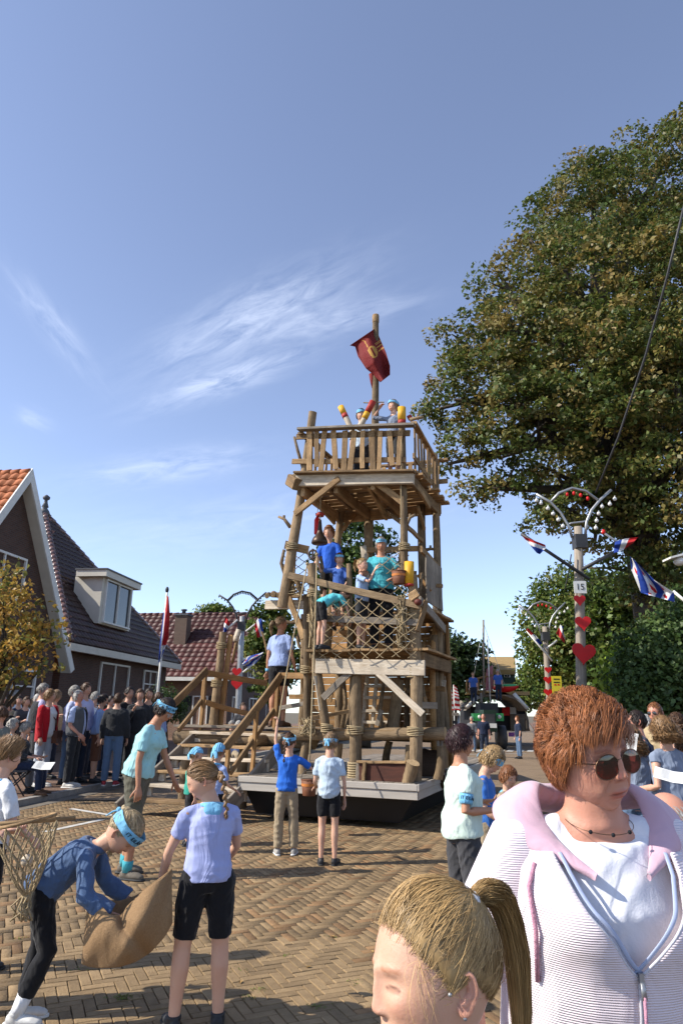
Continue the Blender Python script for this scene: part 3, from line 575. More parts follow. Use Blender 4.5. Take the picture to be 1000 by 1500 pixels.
tb = P(985, 1000, 17.2); tb.z = 0
bigtree = tree('linden_tree', 'huge dense linden tree towering over the right side', tb, bl, 265000, .09, LINDEN, 11, r=.5, clump=.3, per=46, fill=.16, lobes=True)
GREEN = [(.05, .085, .016), (.075, .11, .02), (.1, .12, .025), (.038, .065, .014), (.13, .12, .03)]
DARKG = [(.022, .04, .012), (.03, .05, .014), (.04, .062, .018), (.018, .032, .01)]
def bgtree(nm, label, circles, Y, n, size, cols, seed, bx=None, r=.3, **kw):
    bl = [pxblob(x, y, rp, Y+dy) for (x, y, rp, dy) in circles]; b0 = P(bx if bx else circles[0][0], 1040, Y); b0.z = 0
    return tree(nm, label, b0, bl, n, size, cols, seed, r=r, group='background trees', **kw)
bgtree('street_tree', 'rounded green street tree behind the heart lamp post', ((830, 880, 44, 0), (858, 870, 38, 1), (808, 920, 40, 0), (848, 930, 52, -1), (818, 970, 42, 0), (786, 890, 18, 0), (790, 945, 22, 0), (875, 920, 48, 1), (828, 848, 22, 0), (855, 975, 45, 0), (785, 985, 14, 0)), 27, 30000, .13, GREEN, 21, bx=830, clump=.55)
bgtree('street_tree', 'darker leafy tree between the street tree and the big linden', ((910, 880, 42, 0), (940, 900, 50, 1), (900, 930, 45, 0), (960, 860, 46, 2), (905, 970, 42, 0), (880, 860, 20, 0), (960, 940, 50, 1), (990, 900, 50, 1)), 24, 20000, .16, GREEN[:4]+DARKG[:2], 22, bx=935, clump=.5)
bgtree('broad_tree', 'dark open tree standing beside the wooden tower\'s right edge', ((670, 955, 22, 0), (690, 975, 18, 0), (660, 980, 24, 0), (650, 935, 14, 0), (695, 950, 9, 0), (640, 960, 20, 0), (675, 1000, 18, 0)), 38, 6500, .2, DARKG, 23, bx=660, clump=.55, per=22)
bgtree('tall_tree', 'dark tree crown seen through the middle of the wooden tower', ((520, 795, 34, 0), (548, 785, 22, 0), (500, 830, 36, 0), (545, 830, 32, 0), (560, 860, 30, 0), (510, 775, 16, 0), (535, 870, 40, 0), (560, 780, 10, 0), (500, 890, 40, 0)), 34, 9000, .2, DARKG+GREEN[:2], 24, bx=530, clump=.55, per=26)
bgtree('garden_tree', 'mid green tree behind the wooden stairs and flags', ((395, 905, 24, 0), (410, 930, 26, 0), (385, 950, 24, 0), (405, 890, 14, 0), (420, 970, 30, 0), (390, 990, 28, 0)), 33, 6500, .18, GREEN, 25, bx=400, clump=.45)
bgtree('far_tree', 'low tree top peeping over the red tiled roof', ((300, 898, 10, 0), (318, 896, 12, 0), (334, 899, 9, 0), (310, 905, 14, 0)), 58, 2500, .26, GREEN, 26, bx=315, clump=.6, per=20)
bgtree('far_tree', 'hazy green tree at the road end right of the thatched float', ((765, 1005, 16, 0), (772, 985, 10, 0), (780, 1015, 20, 0), (755, 1020, 10, 0), (745, 1000, 7, 0)), 75, 4000, .3, GREEN, 27, bx=768, clump=.8, per=20)
bgtree('far_tree', 'dark tree at the road end left of the thatched float', ((690, 1010, 14, 0), (712, 1015, 12, 0), (668, 1020, 14, 0), (640, 1015, 18, 0)), 70, 3000, .3, DARKG, 28, bx=690, clump=.8, per=20)
YEL = [(.26, .15, .03), (.30, .15, .03), (.13, .12, .03), (.08, .09, .022), (.32, .2, .04), (.10, .10, .025)]
t = tree('yellowing_tree', 'small yellow leaved tree in front of the gable house', (lambda p: (p.x, p.y, 0.09))(P(-5, 1000, 13)), [pxblob(x-6, y+8, rp*.86, 12.6+dy) for (x, y, rp, dy) in ((10, 850, 38, 0), (40, 880, 34, 0), (0, 910, 50, .4), (55, 930, 30, 0), (25, 960, 36, 0), (-40, 900, 60, .5), (70, 900, 14, 0), (65, 955, 16, 0), (15, 820, 16, 0), (-20, 960, 40, 0))], 4600, .08, YEL, 31, r=.1, clump=.3, per=22, fill=.3)
# clipped hedge right, ivy clad trunk column, shrubs
def shrub(nm, label, bl, n, size, cols, seed, base, **kw):
    t = thing(nm, label, 'hedge' if 'hedge' in nm else 'shrub', base); me = leaves('foliage', bl, n, size, cols, seed, **kw); me.transform(WM[t.name].inverted()); mesh_obj('foliage', me, LEAF, t, WM[t.name])
    q = MB(); g = random.Random(seed)
    for k in range(7):
        e = Vector(bl[k % len(bl)][0]); s = Vector(base)+Vector((g.gauss(0, .15), g.gauss(0, .15), 0)); q.tube([s, s.lerp(e, .5)+Vector((0, 0, .2)), e], [.04, .03, .012], n=6)
    q.build('stem', BARK, t); return t
HB = P(965, 1060, 12.0); HB.z = .09
shrub('tall_hedge', 'tall glossy leaved hedge behind the crowd on the right', [pxblob(x, y, rp, 12.2+dy) for (x, y, rp, dy) in ((960, 1000, 48, 0), (1000, 960, 60, 0), (930, 1025, 36, -.2), (985, 1040, 50, -.3), (945, 960, 36, .3), (1040, 1020, 60, 0), (920, 985, 22, .2), (925, 1060, 36, 0), (1000, 900, 40, .6), (960, 925, 24, .5))], 24000, .075, [(.035, .06, .016), (.05, .08, .02), (.028, .05, .014), (.07, .1, .03)], 41, HB, clump=.22, per=26, flat=.9, fill=.3)
shrub('lime_shrub', 'bright lime green shrub at the hedge\'s left edge', [pxblob(x, y, rp, 13+dy) for (x, y, rp, dy) in ((925, 960, 20, 0), (915, 990, 24, 0), (935, 1005, 20, 0), (910, 1030, 18, 0), (930, 940, 12, 0))], 3600, .09, [(.19, .26, .03), (.14, .2, .025), (.24, .3, .05)], 42, (P(918, 1060, 13.2)*1.0).to_2d().to_3d(), clump=.25, per=20)
hb = P(240, 1040, 19.5); hb.z = .09
shrub('round_bush', 'clipped dark green round bush below the flagpole', [pxblob(x, y, rp, 19.5) for (x, y, rp) in ((240, 1028, 20), (225, 1035, 15), (255, 1036, 15))], 5000, .05, DARKG+GREEN[:1], 43, hb, clump=.18, per=24, flat=.9)
# ================================================================== wooden castaway tower on a parade trailer
FAZ = RAD(21); FD = Vector((math.sin(FAZ), math.cos(FAZ), 0)); FR = Vector((math.cos(FAZ), -math.sin(FAZ), 0)); F0 = P(611.6, 1148, 10.0); F0g = Vector((F0.x, F0.y, 0))
UP = Vector((0, 0, 1))
def L(a, d, z): return F0g + FR*a + FD*d + UP*z
def FP(x, y, d=0.0):
    return PL(x, y, F0g + FD*d, FD)
def frame(p0, p1, up=UP):
    x = (p1-p0); ln = x.length; x.normalize(); u = Vector(up); y = u.cross(x)
    if y.length < .05: y = FR.cross(x)
    y.normalize(); z = x.cross(y); return Matrix.Translation(p0) @ Matrix((x, y, z)).transposed().to_4x4(), ln
prng = random.Random(5)
def beam(root, name, p0, p1, w, h, mat=None, up=UP, jit=.004):
    """squared timber, grain along its length; w sideways, h along 'up'"""
    p0, p1 = Vector(p0), Vector(p1); M4, ln = frame(p0, p1, up); c = min(w, h)*.12; a, b = w/2, h/2; prof = [(-a+c, -b), (a-c, -b), (a, -b+c), (a, b-c), (a-c, b), (-a+c, b), (-a, b-c), (-a, -b+c)]
    q = MB(); vs = []; xs = (0, ln*.33, ln*.67, ln)
    for x in xs:
        oy, oz = prng.gauss(0, jit), prng.gauss(0, jit)
        vs += [(x, y+oy, z+oz) for (y, z) in prof]
    fs = [(i*8+j, i*8+(j+1) % 8, i*8+8+(j+1) % 8, i*8+8+j) for i in range(3) for j in range(8)] + [tuple(range(7, -1, -1)), tuple(range(24, 32))]
    q.add(vs, fs); return mesh_obj(name, q.mesh(name), mat or WOOD, root, M4)
def log(root, name, p0, p1, r, r2=None, mat=None, bend=.02, n=12):
    p0, p1 = Vector(p0), Vector(p1); M4, ln = frame(p0, p1); r2 = r2 if r2 is not None else r*.9; q = MB(); k = 7; vs = []
    oy = prng.gauss(0, bend); oz = prng.gauss(0, bend)
    for i in range(k):
        t = i/(k-1); rr = (r+(r2-r)*t)*prng.uniform(.94, 1.06); s = math.sin(t*math.pi)
        for j in range(n):
            w = 2*math.pi*j/n; e = rr*(1+.05*math.sin(3*w+i)+prng.gauss(0, .015)); vs.append((t*ln, oy*s+e*math.cos(w), oz*s+e*math.sin(w)))
    q.add(vs, [(i*n+j, i*n+(j+1) % n, (i+1)*n+(j+1) % n, (i+1)*n+j) for i in range(k-1) for j in range(n)], 0, True)
    q.add(vs[:n], [tuple(range(n-1, -1, -1))], 1); q.add(vs[-n:], [tuple(range(n))], 1)
    return mesh_obj(name, q.mesh(name), [mat or LOG, LOG_END], root, M4)
FL = thing('parade_float', 'tall castaway lookout tower of logs and planks on a flat trailer', 'parade float', L(-1.2, 1.5, 0))
# trailer
WF = pm('pale_fascia_paint', (.46, .42, .37), (.33, .30, .26), scale=3., stretch=(.4, 6, 6), rough=.6, bump=.08)
SKIRT = pm('black_skirt_sheet', (.008, .009, .011), (.016, .017, .02), scale=2., rough=.5)
beam(FL, 'fascia_board', L(-2.75, -.03, .585), L(.0, -.03, .585), .05, .085, WF, jit=0); beam(FL, 'fascia_board', L(-2.75, -.01, .485), L(.0, -.01, .485), .05, .12, WF, jit=0)
beam(FL, 'fascia_board', L(.003, -.05, .585), L(.003, 6.5, .585), .05, .085, WF, jit=0); beam(FL, 'fascia_board', L(-.015, -.0, .485), L(-.015, 6.5, .485), .05, .12, WF, jit=0)
for i in range(18): beam(FL, 'deck_plank', L(-2.68+i*.151, -.02, .62), L(-2.68+i*.151, 6.5, .62), .145, .035, WOOD_G, jit=.001)
q = MB(); a0, a1, d0, d1 = -2.6, -.35, .3, 6.2
q.add([L(a0, d0, .08), L(a1, d0, .08), L(a1, d1, .08), L(a0, d1, .08), L(a0-.1, d0-.2, .42), L(a1+.25, d0-.2, .42), L(a1+.25, d1, .42), L(a0-.1, d1, .42)], [(0, 1, 5, 4), (1, 2, 6, 5), (2, 3, 7, 6), (3, 0, 4, 7), (0, 3, 2, 1), (4, 5, 6, 7)]); q.build('skirt', SKIRT, FL)
for (a, d) in ((-2.2, 3.2), (-.6, 3.2), (-2.2, 4.2), (-.6, 4.2)):
    q = MB(); c = L(a, d, .33); q.tube([c-FR*.12, c-FR*.1, c+FR*.1, c+FR*.12], [.27, .33, .33, .27], n=18); q.build('wheel', DARKMETAL, FL)
# mid level: logs and planks at 1.25 m
log(FL, 'cross_log', FP(428, 1076, .55), FP(652, 1074, .55), .085, .09); log(FL, 'cross_log', L(-2.7, 2.3, 1.16), L(.35, 2.3, 1.16), .08)
log(FL, 'cross_log', L(-4.75, 1.25, 1.1), L(-2.0, 1.1, 1.1), .13, .12, bend=.01)
log(FL, 'cross_log', FP(370, 1085, .75), L(-2.6, 2.6, 1.08), .1)
for i in range(9):
    beam(FL, 'platform_plank', L((-4.7 if i > 2 else -2.55)+prng.uniform(-.1, .1), .62+i*.2, 1.29), L(.25+prng.uniform(-.15, .12), .62+i*.2, 1.29), .19, .04, WOOD_G if i % 2 else WOOD)
for (a, d) in ((-4.55, 1.3), (-3.4, 1.3), (-4.55, 2.2)): log(FL, 'short_post', L(a, d, 0 if a < -2.7 else .64), L(a, d, 1.05), .09)
for (a, d) in ((-2.0, .62), (-1.45, .62), (-.35, .7), (.1, .75), (-1.0, 1.8), (.05, 2.2)): log(FL, 'short_post', L(a, d, .64), L(a+.05, d, 1.1), .07)
for (x0, y0, x1, y1, d) in ((640, 1085, 648, 1135, .8), (646, 1085, 640, 1130, .9)): beam(FL, 'support_plank', FP(x0, y0, d), FP(x1, y1, d), .07, .03, WOOD_G)
# stairs on the left, coming down towards the crowd
sT, sB = (1.2, 1.22), (-.42, .02)
for a, da in ((-2.52, -.28), (-4.28, -.3)): beam(FL, 'stringer', L(a+da, sB[0], sB[1]+.08), L(a, sT[0], sT[1]-.1), .055, .24, WOOD_G)
for i in range(6):
    t = (i+.75)/6.2; d = sB[0]+(sT[0]-sB[0])*t; z = sB[1]+(sT[1]-sB[1])*t; sh = -.29*(1-t)
    beam(FL, 'tread', L(-4.33+sh, d+.1, z+.05), L(-2.47+sh, d+.1, z+.05), .29, .045, WOOD_W if i % 2 else WOOD)
    beam(FL, 'tread_bracket', L(-2.52+sh, d+.05, z-.1), L(-2.52+sh, d+.05, z+.03), .05, .12, WOOD_W); beam(FL, 'tread_bracket', L(-4.2+sh, d+.05, z-.1), L(-4.2+sh, d+.05, z+.03), .05, .12, WOOD_W)
hr0, hr1 = FP(412, 989, 1.1), FP(329, 1098, -.15)
beam(FL, 'handrail', hr0, hr1, .05, .14, WOOD, jit=.008); beam(FL, 'handrail', FP(303, 982, 1.2), FP(252, 1034, .2), .05, .13, WOOD)
beam(FL, 'mid_rail', FP(401, 1040, 1.1), FP(337, 1132, -.1), .045, .08, WOOD); beam(FL, 'mid_rail', FP(296, 1026, 1.2), FP(262, 1070, .4), .045, .08, WOOD)
for (x0, y0, x1, y1, d) in ((408, 994, 402, 1066, 1.1), (376, 1042, 369, 1139, .5), (334, 1098, 331, 1142, -.12), (302, 983, 293, 1078, 1.2), (300, 985, 294, 1070, 1.28)): beam(FL, 'baluster', FP(x0, y0, d), FP(x1, y1, d), .06, .06, WOOD_O)
beam(FL, 'platform_rail', FP(302, 986, 1.25), FP(390, 1001, 2.5), .05, .1, WOOD_O); beam(FL, 'platform_rail', FP(302, 1030, 1.25), FP(366, 1046, 2.4), .05, .09, WOOD_O)
beam(FL, 'platform_rail', FP(409, 990, 1.12), FP(445, 990, 1.12), .05, .1, WOOD_O); beam(FL, 'platform_rail', FP(409, 1038, 1.12), FP(445, 1031, 1.15), .04, .07, WOOD_G)
log(FL, 'tall_post', FP(312, 1066, 1.65), FP(327, 926, 1.65), .082, .07); beam(FL, 'post_plank', FP(322, 1066, 1.75), FP(338, 930, 1.75), .05, .09, WOOD_O)
beam(FL, 'leaning_stake', FP(394, 966, 2.3), FP(384, 925, 2.3), .035, .035, WOOD)
q = MB(); q.tube([FP(340, 972, 1.9), FP(347, 938, 1.9)], [.022, .035]); torch = q.build('torch', WOOD, FL); q = MB(); q.tube([FP(346, 940, 1.9), FP(346, 936, 1.9), FP(350, 922, 1.9)], [.05, .06, .05]); q.build('torch_top', WOOD_W, torch)
# front balcony
beam(FL, 'balcony_beam', FP(463, 975.5, .28), FP(622, 979, .28), .07, .225, WOOD_W, jit=.002)
beam(FL, 'balcony_beam', L(-1.72, .32, 2.33), L(-1.85, 1.9, 2.33), .06, .2, WOOD_W); beam(FL, 'balcony_beam', L(.02, .32, 2.33), L(.02, 2.2, 2.33), .06, .2, WOOD)
ZB = 2.47
for i in range(13): beam(FL, 'balcony_plank', L(-1.72+i*.148, .2+prng.uniform(-.06, .04), ZB), L(-1.72+i*.148, 2.3, ZB), .14, .035, WOOD)
log(FL, 'balcony_post', FP(479, 1076, .42), FP(465, 985, .36), .066, .07); log(FL, 'balcony_post', FP(463, 985, .36), FP(456, 826, .36), .075, .07)
log(FL, 'balcony_post', FP(449, 1060, .7), FP(449, 872, .62), .06, .055); log(FL, 'balcony_post', FP(520, 1142, .42), FP(521, 985, .42), .1, .088)
log(FL, 'balcony_post', FP(608, 1146, .36), FP(604, 842, .36), .092, .08); log(FL, 'balcony_post', FP(512, 960, .6), FP(511, 826, .6), .05, .045)
for (x0, y0, x1, y1, d, r) in ((496, 1072, 497, 985, 1.5, .075), (508, 1070, 516, 990, 1.2, .05), (572, 1078, 583, 995, 1.4, .1), (596, 1070, 597, 990, 2.0, .05), (640, 1075, 636, 930, 1.9, .06), (443, 1062, 446, 900, 2.0, .08)): log(FL, 'inner_post', FP(x0, y0, d), FP(x1, y1, d), r)
beam(FL, 'brace', FP(473, 1023, .3), FP(512, 985, .3), .04, .1, WOOD_G); beam(FL, 'brace', FP(553, 985, .26), FP(619, 1046, .26), .035, .1, WOOD_W)
beam(FL, 'brace', FP(462, 990, .3), FP(470, 1040, .36), .03, .05, WOOD_W); beam(FL, 'brace', FP(455, 1052, .5), FP(520, 1040, .9), .04, .06, WOOD)
for (y, x0, x1) in ((1022, 532, 575), (1042, 530, 573), (1058, 531, 570), (1005, 534, 578)): beam(FL, 'ladder_rung', FP(x0, y, 1.7), FP(x1, y, 1.7), .05, .05, WOOD_W)
for x in (538, 552): beam(FL, 'ladder_side', FP(x-8, 1072, 1.75), FP(x, 990, 1.75), .05, .06, WOOD_W)
beam(FL, 'balcony_rail', FP(423, 843, .3), FP(615, 887, .2), .05, .11, LOG); beam(FL, 'balcony_rail', FP(453, 904, .28), FP(613, 913, .24), .04, .1, WOOD_G)
beam(FL, 'corner_board', FP(612, 925, .2), FP(624, 880, .3), .04, .07, WOOD); beam(FL, 'corner_board', L(.0, .3, 3.2), L(.0, 2.0, 2.95), .04, .14, WOOD_G); beam(FL, 'corner_board', FP(600, 876, .15), FP(612, 868, .15), .06, .12, WOOD)
# nets
def net(name, poly, d, sp=.15, r=.0065, jitter=.01, seed=3):
    g = random.Random(seed); q = MB(); pts = [FP(x, y, d) for x, y in poly]; loc2 = [((p-F0g).dot(FR), p.z) for p in pts]
    def inside(a, z):
        c = False; n = len(loc2)
        for i in range(n):
            (x0, z0), (x1, z1) = loc2[i], loc2[(i+1) % n]
            if (z0 > z) != (z1 > z) and a < (x1-x0)*(z-z0)/(z1-z0)+x0: c = not c
        return c
    a0, a1 = min(p[0] for p in loc2), max(p[0] for p in loc2); z0, z1 = min(p[1] for p in loc2), max(p[1] for p in loc2)
    def node(i, j):
        u, v = (i+j)*sp*.72, (i-j)*sp*.55; h = g.__class__(i*131+j*17+seed); return (a0+u+h.gauss(0, jitter), (z0+z1)/2+v+h.gauss(0, jitter), h.gauss(0, .02)+.05*math.sin(u*4))
    for i in range(-30, 60):
        for j in range(-30, 60):
            p = node(i, j)
            if not inside(p[0], p[1]): continue
            for (di, dj) in ((1, 0), (0, 1), (-1, 0), (0, -1)):
                n2 = node(i+di, j+dj); ok = inside(n2[0], n2[1])
                if ok and (di, dj) in ((-1, 0), (0, -1)): continue
                e = n2 if ok else tuple((p[k]+n2[k])/2 for k in range(3)); m = tuple((p[k]+e[k])/2 for k in range(3))
                q.tube([L(p[0], d+p[2], p[1]), L(m[0], d+m[2], m[1]-.008), L(e[0], d+e[2], e[1])], r, n=5, caps=False)
    o = q.build(name, ROPE, FL); return o
net('rope_net', ((463, 872), (612, 890), (612, 962), (463, 962)), .17, sp=.165)
net('rope_net', ((416, 800), (452, 808), (458, 872), (410, 874)), .55, sp=.14, seed=8)
net('rope_net', ((560, 815), (600, 805), (604, 880), (560, 868)), .4, sp=.17, seed=9)
def tangle(name, x0, y0, x1, y1, d, n, seed):
    g = random.Random(seed); q = MB()
    for k in range(n):
        pts = [FP(g.uniform(x0, x1), g.uniform(y0, y1), d+g.uniform(-.08, .08)) for _ in range(5)]; q.tube(pts, .009, n=5)
    q.build(name, ROPE, FL)
tangle('rope_bundle', 452, 868, 464, 965, .22, 12, 1); tangle('rope_bundle', 580, 870, 596, 955, .2, 14, 2); tangle('rope_bundle', 412, 840, 448, 872, .5, 14, 4); tangle('rope_bundle', 438, 1050, 462, 1078, .45, 12, 5)
for k in range(7):
    q = MB(); c = FP(520, 1139-k*3.6, .42); q.tube([c+FR*.105*math.cos(w)+FD*.105*math.sin(w)+UP*.004*math.sin(w) for w in [6.2832*i/14 for i in range(15)]], .016, n=6, caps=False); q.build('rope_wrap', ROPE, FL)
# upper tower
log(FL, 'tower_post', FP(413, 890, .45), FP(458, 604, .45), .085, .07); log(FL, 'tower_post', FP(592, 848, .42), FP(588, 598, .42), .062, .055)
log(FL, 'tower_post', FP(621, 905, 2.0), FP(617, 705, 2.0), .075, .07); log(FL, 'tower_post', FP(537, 900, 2.1), FP(541, 720, 2.1), .095, .085); log(FL, 'tower_post', L(-2.2, 2.0, 2.4), L(-1.85, 2.0, 6.3), .075, .065)
log(FL, 'tower_post', L(-.12, 2.0, 1.3), L(-.1, 2.0, 6.2), .07, .06)
ZU = 5.32
beam(FL, 'platform_beam', FP(434, 705, .26), FP(606, 700, .26), .08, .2, WOOD_W, jit=.002); beam(FL, 'platform_beam', L(-2.0, 2.05, 5.15), L(-.02, 2.05, 5.15), .07, .2, WOOD)
for a in (-2.0, -1.4, -.75, -.1): beam(FL, 'joist', L(a, .3, 5.14), L(a, 2.2, 5.14), .07, .18, WOOD)
beam(FL, 'joist_end', FP(425, 703, .34), FP(436, 710, .2), .16, .2, WOOD)
for i in range(10): beam(FL, 'upper_plank', L(-2.2+prng.uniform(-.05, .06), .32+i*.2, 5.27), L(-.04+prng.uniform(0, .12)+(.06 if i > 4 else 0), .32+i*.2, 5.27), .16, .04, WOOD)
beam(FL, 'platform_edge', FP(432, 693, .18), FP(607, 690.5, .18), .16, .035, WOOD)
for (x0, y0, d0, x1, y1, d1, w, m) in ((497, 701, .2, 432, 753, .3, .1, WOOD), (540, 712, .4, 566, 758, 1.6, .12, WOOD), (552, 708, .35, 592, 738, .42, .1, WOOD), (598, 692, .25, 628, 742, 1.2, .1, WOOD), (480, 712, .5, 515, 745, 1.6, .12, WOOD), (448, 718, .5, 490, 765, 1.8, .1, WOOD), (566, 748, 2.0, 596, 772, .5, .07, WOOD), (596, 772, .5, 618, 792, 1.9, .07, WOOD), (520, 753, 2.0, 490, 790, 2.0, .08, WOOD_O), (612, 742, 1.4, 621, 775, 2.0, .07, WOOD)):
    beam(FL, 'brace', FP(x0, y0, d0), FP(x1, y1, d1), .05, w, m)
beam(FL, 'top_rail', FP(437, 629, .24), FP(607, 622.5, .24), .13, .045, WOOD_G); beam(FL, 'rail_board', FP(434, 640, .36), FP(600, 634, .36), .035, .1, WOOD); beam(FL, 'rail_board', FP(428, 677, .36), FP(594, 673, .36), .035, .09, WOOD)
ra, rb = L(-.04, .25, 6.1), L(-.1, 2.25, 6.1); beam(FL, 'top_rail', ra, rb, .1, .045, WOOD); beam(FL, 'rail_board', L(-.06, .3, 5.55), L(-.1, 2.2, 5.55), .03, .09, WOOD)
beam(FL, 'top_rail', L(-2.08, .3, 6.22), L(-2.0, 2.2, 6.22), .1, .045, WOOD); beam(FL, 'top_rail', L(-2.1, 2.15, 6.16), L(.12, 2.15, 6.12), .1, .045, WOOD); beam(FL, 'rail_board', L(-2.1, 2.15, 5.75), L(.1, 2.15, 5.7), .03, .09, WOOD)
for xt, xb, yb in ((453, 453, 689), (464, 463, 684), (475.5, 470, 689), (488, 492, 687), (505, 503, 691), (519, 512, 691), (531.5, 530, 686), (544, 546, 690), (557, 554.5, 691), (570, 574, 682), (586, 583.5, 682)):
    beam(FL, 'slat', FP(xb, yb, .3), FP(xt, 631, .3), .02, prng.uniform(.075, .11), WOOD, up=FR)
for i in range(8): d = .5+i*.21; o_ = prng.gauss(0, .03); beam(FL, 'slat', L(-.08, d+o_, 5.33), L(-.08, d, 6.08), .09, .02, WOOD, up=FR)
for i in range(7): d = .5+i*.24; beam(FL, 'slat', L(-2.06, d+prng.gauss(0, .03), 5.36), L(-2.04, d, 6.2), .08, .02, WOOD, up=FR)
for i in range(8): a = -1.9+i*.26; beam(FL, 'slat', L(a+prng.gauss(0, .03), 2.12, 5.33), L(a, 2.12, 6.14), .02, .08, WOOD, up=FR)
beam(FL, 'diagonal_board', FP(458, 640, .5), FP(480, 672, 1.6), .03, .1, WOOD)
mast = log(FL, 'mast', L(-.95, 1.0, 5.3), FP(550, 472, 1.0), .075, .055); q = MB(); mt = FP(550, 472, 1.0); q.tube([mt-UP*.02, mt+UP*.0, mt+UP*.14, mt+UP*.15], [.058, .064, .064, .06], n=12); q.build('mast_cap', WOOD, mast)
beam(FL, 'cross_peg', FP(532, 590, .95), FP(562, 589, .95), .02, .02, WOOD_G)
# flag on the mast
MAROON = pm('maroon_flag_cloth', (.20, .016, .014), (.15, .012, .012), scale=4., rough=.75, trans=.2, fold=.3); GOLD = pm('faded_gold_print', (.42, .24, .05), (.3, .15, .03), rough=.8, scale=30.)
def cloth_patch(cl, cr, n, m, place, ripple, name, mats, pick, parent, thick=.004):
    def spl(c, t):
        k = len(c)-1; i = min(int(t*k), k-1); f = t*k-i; f = f*f*(3-2*f)*.4+f*.6; return Vector((c[i][0]*(1-f)+c[i+1][0]*f, c[i][1]*(1-f)+c[i+1][1]*f))
    vs = []; fs = []; mi = []
    for j in range(m+1):
        for i in range(n+1):
            u, v = i/n, j/m; p = spl(cl, v)*(1-u)+spl(cr, v)*u; vs.append(place(p.x, p.y, ripple(u, v)))
    for j in range(m):
        for i in range(n): fs.append((j*(n+1)+i, j*(n+1)+i+1, (j+1)*(n+1)+i+1, (j+1)*(n+1)+i)); mi.append(pick((i+.5)/n, (j+.5)/m))
    q = MB(); q.v = [tuple(v) for v in vs]; q.f = [list(f) for f in fs]; q.m = mi; q.smooth = [True]*len(fs); me = baked(q, [('SOLIDIFY', dict(thickness=thick))])
    if parent is not None: me.transform(WM[parent.name].inverted()); return mesh_obj(name, me, mats, parent, WM[parent.name])
    return mesh_obj(name, me, mats)
def emblem(u, v):
    x, y = (u-.56)/.16, (v-.46)/.10; r = math.hypot(x, y)
    if r < 1 and not (abs(x) < .22 and r < .75): return 1
    if abs(u-.42+ (v-.2)*-.3) < .018 and .1 < v < .36: return 1
    if u > .74 and .34 < v < .56 and (int(v*60) % 3 == 0): return 1
    return 0
cloth_patch([(512, 506), (520, 508), (524, 522), (536, 540), (545, 547), (557, 560)], [(549, 481), (553, 488), (558, 500), (565, 516), (571, 536), (571, 549)], 44, 56, lambda x, y, r: FP(x, y, .80+r), lambda u, v: .09*math.sin(u*7+v*3)+.05*math.sin(v*9)+.1*u, 'flag', [MAROON, GOLD], emblem, mast)
q = MB(); q.tube([FP(544, 548, .95), FP(545, 560, .95), FP(546, 572, .96)], [.05, .035, .01]); q.build('flag_tie', MAROON, mast)
# banded poles and hanging gear
DKRED_B = pm('dark_red_buoy', (.12, .03, .02), rough=.6)
YEL_P = pm('yellow_paint', (.66, .36, .02), (.55, .28, .02), scale=12., rough=.55); RED_P = pm('brick_red_paint', (.36, .03, .02), (.28, .03, .02), rough=.6, scale=9.)
def banded(name, p0, p1, r, segs, label=None):
    o = log(FL, name, p0, p1, r, r, WOOD_W, bend=0)
    for (t0, t1, m) in segs: q = MB(); q.tube([p0.lerp(p1, t0), p0.lerp(p1, t1)], r*1.1, n=12); q.build('painted_band', m, o)
banded('signal_pole', FP(516, 632, .5), FP(499, 596, .5), .05, ((.55, .7, RED_P), (.7, 1.01, YEL_P))); banded('signal_pole', FP(525, 630, .5), FP(546, 588, .5), .05, ((.4, .62, YEL_P), (.62, 1.01, RED_P)))
q = MB(); q.tube([FP(588.3, 616, .42), FP(588, 597, .42)], .068, n=14); q.build('painted_band', YEL_P, FL); q = MB(); q.tube([FP(588.5, 622, .42), FP(588.3, 616, .42)], .066, n=14); q.build('painted_band', RED_P, FL)
q = MB(); q.tube([FP(599, 856, .3), FP(599, 823, .3)], .075, n=14); q.build('yellow_buoy', YEL_P, FL); q = MB(); q.tube([FP(599, 859, .3), FP(599, 855.5, .3)], .077, n=14); q.build('buoy_band', RED_P, FL)
for (x0, y0, x1, y1, x2, y2, d) in ((425, 772, 416, 760, 408, 757, .45), (592, 775, 600, 758, 608, 754, .42), (622, 806, 630, 804, 640, 805, 2.0), (600, 615, 612, 612, 620, 611, .4)):
    q = MB(); q.tube([FP(x0, y0, d), FP(x1, y1, d), FP(x2, y2, d)], [.035, .028, .022], n=8); br = q.build('branch_stub', LOG, FL); q = MB(); q.tube([FP(x1, y1, d), FP(x1, y1-5, d)], .022, n=8); q.build('twig', LOG, br)
for (x0, y0, x1, y1, d) in ((602, 613, 601, 607, .5), ): q = MB(); q.tube([FP(597, 613, .5), FP(603, 610, .5)], .045, n=10); q.build('red_tin', RED_P, FL)
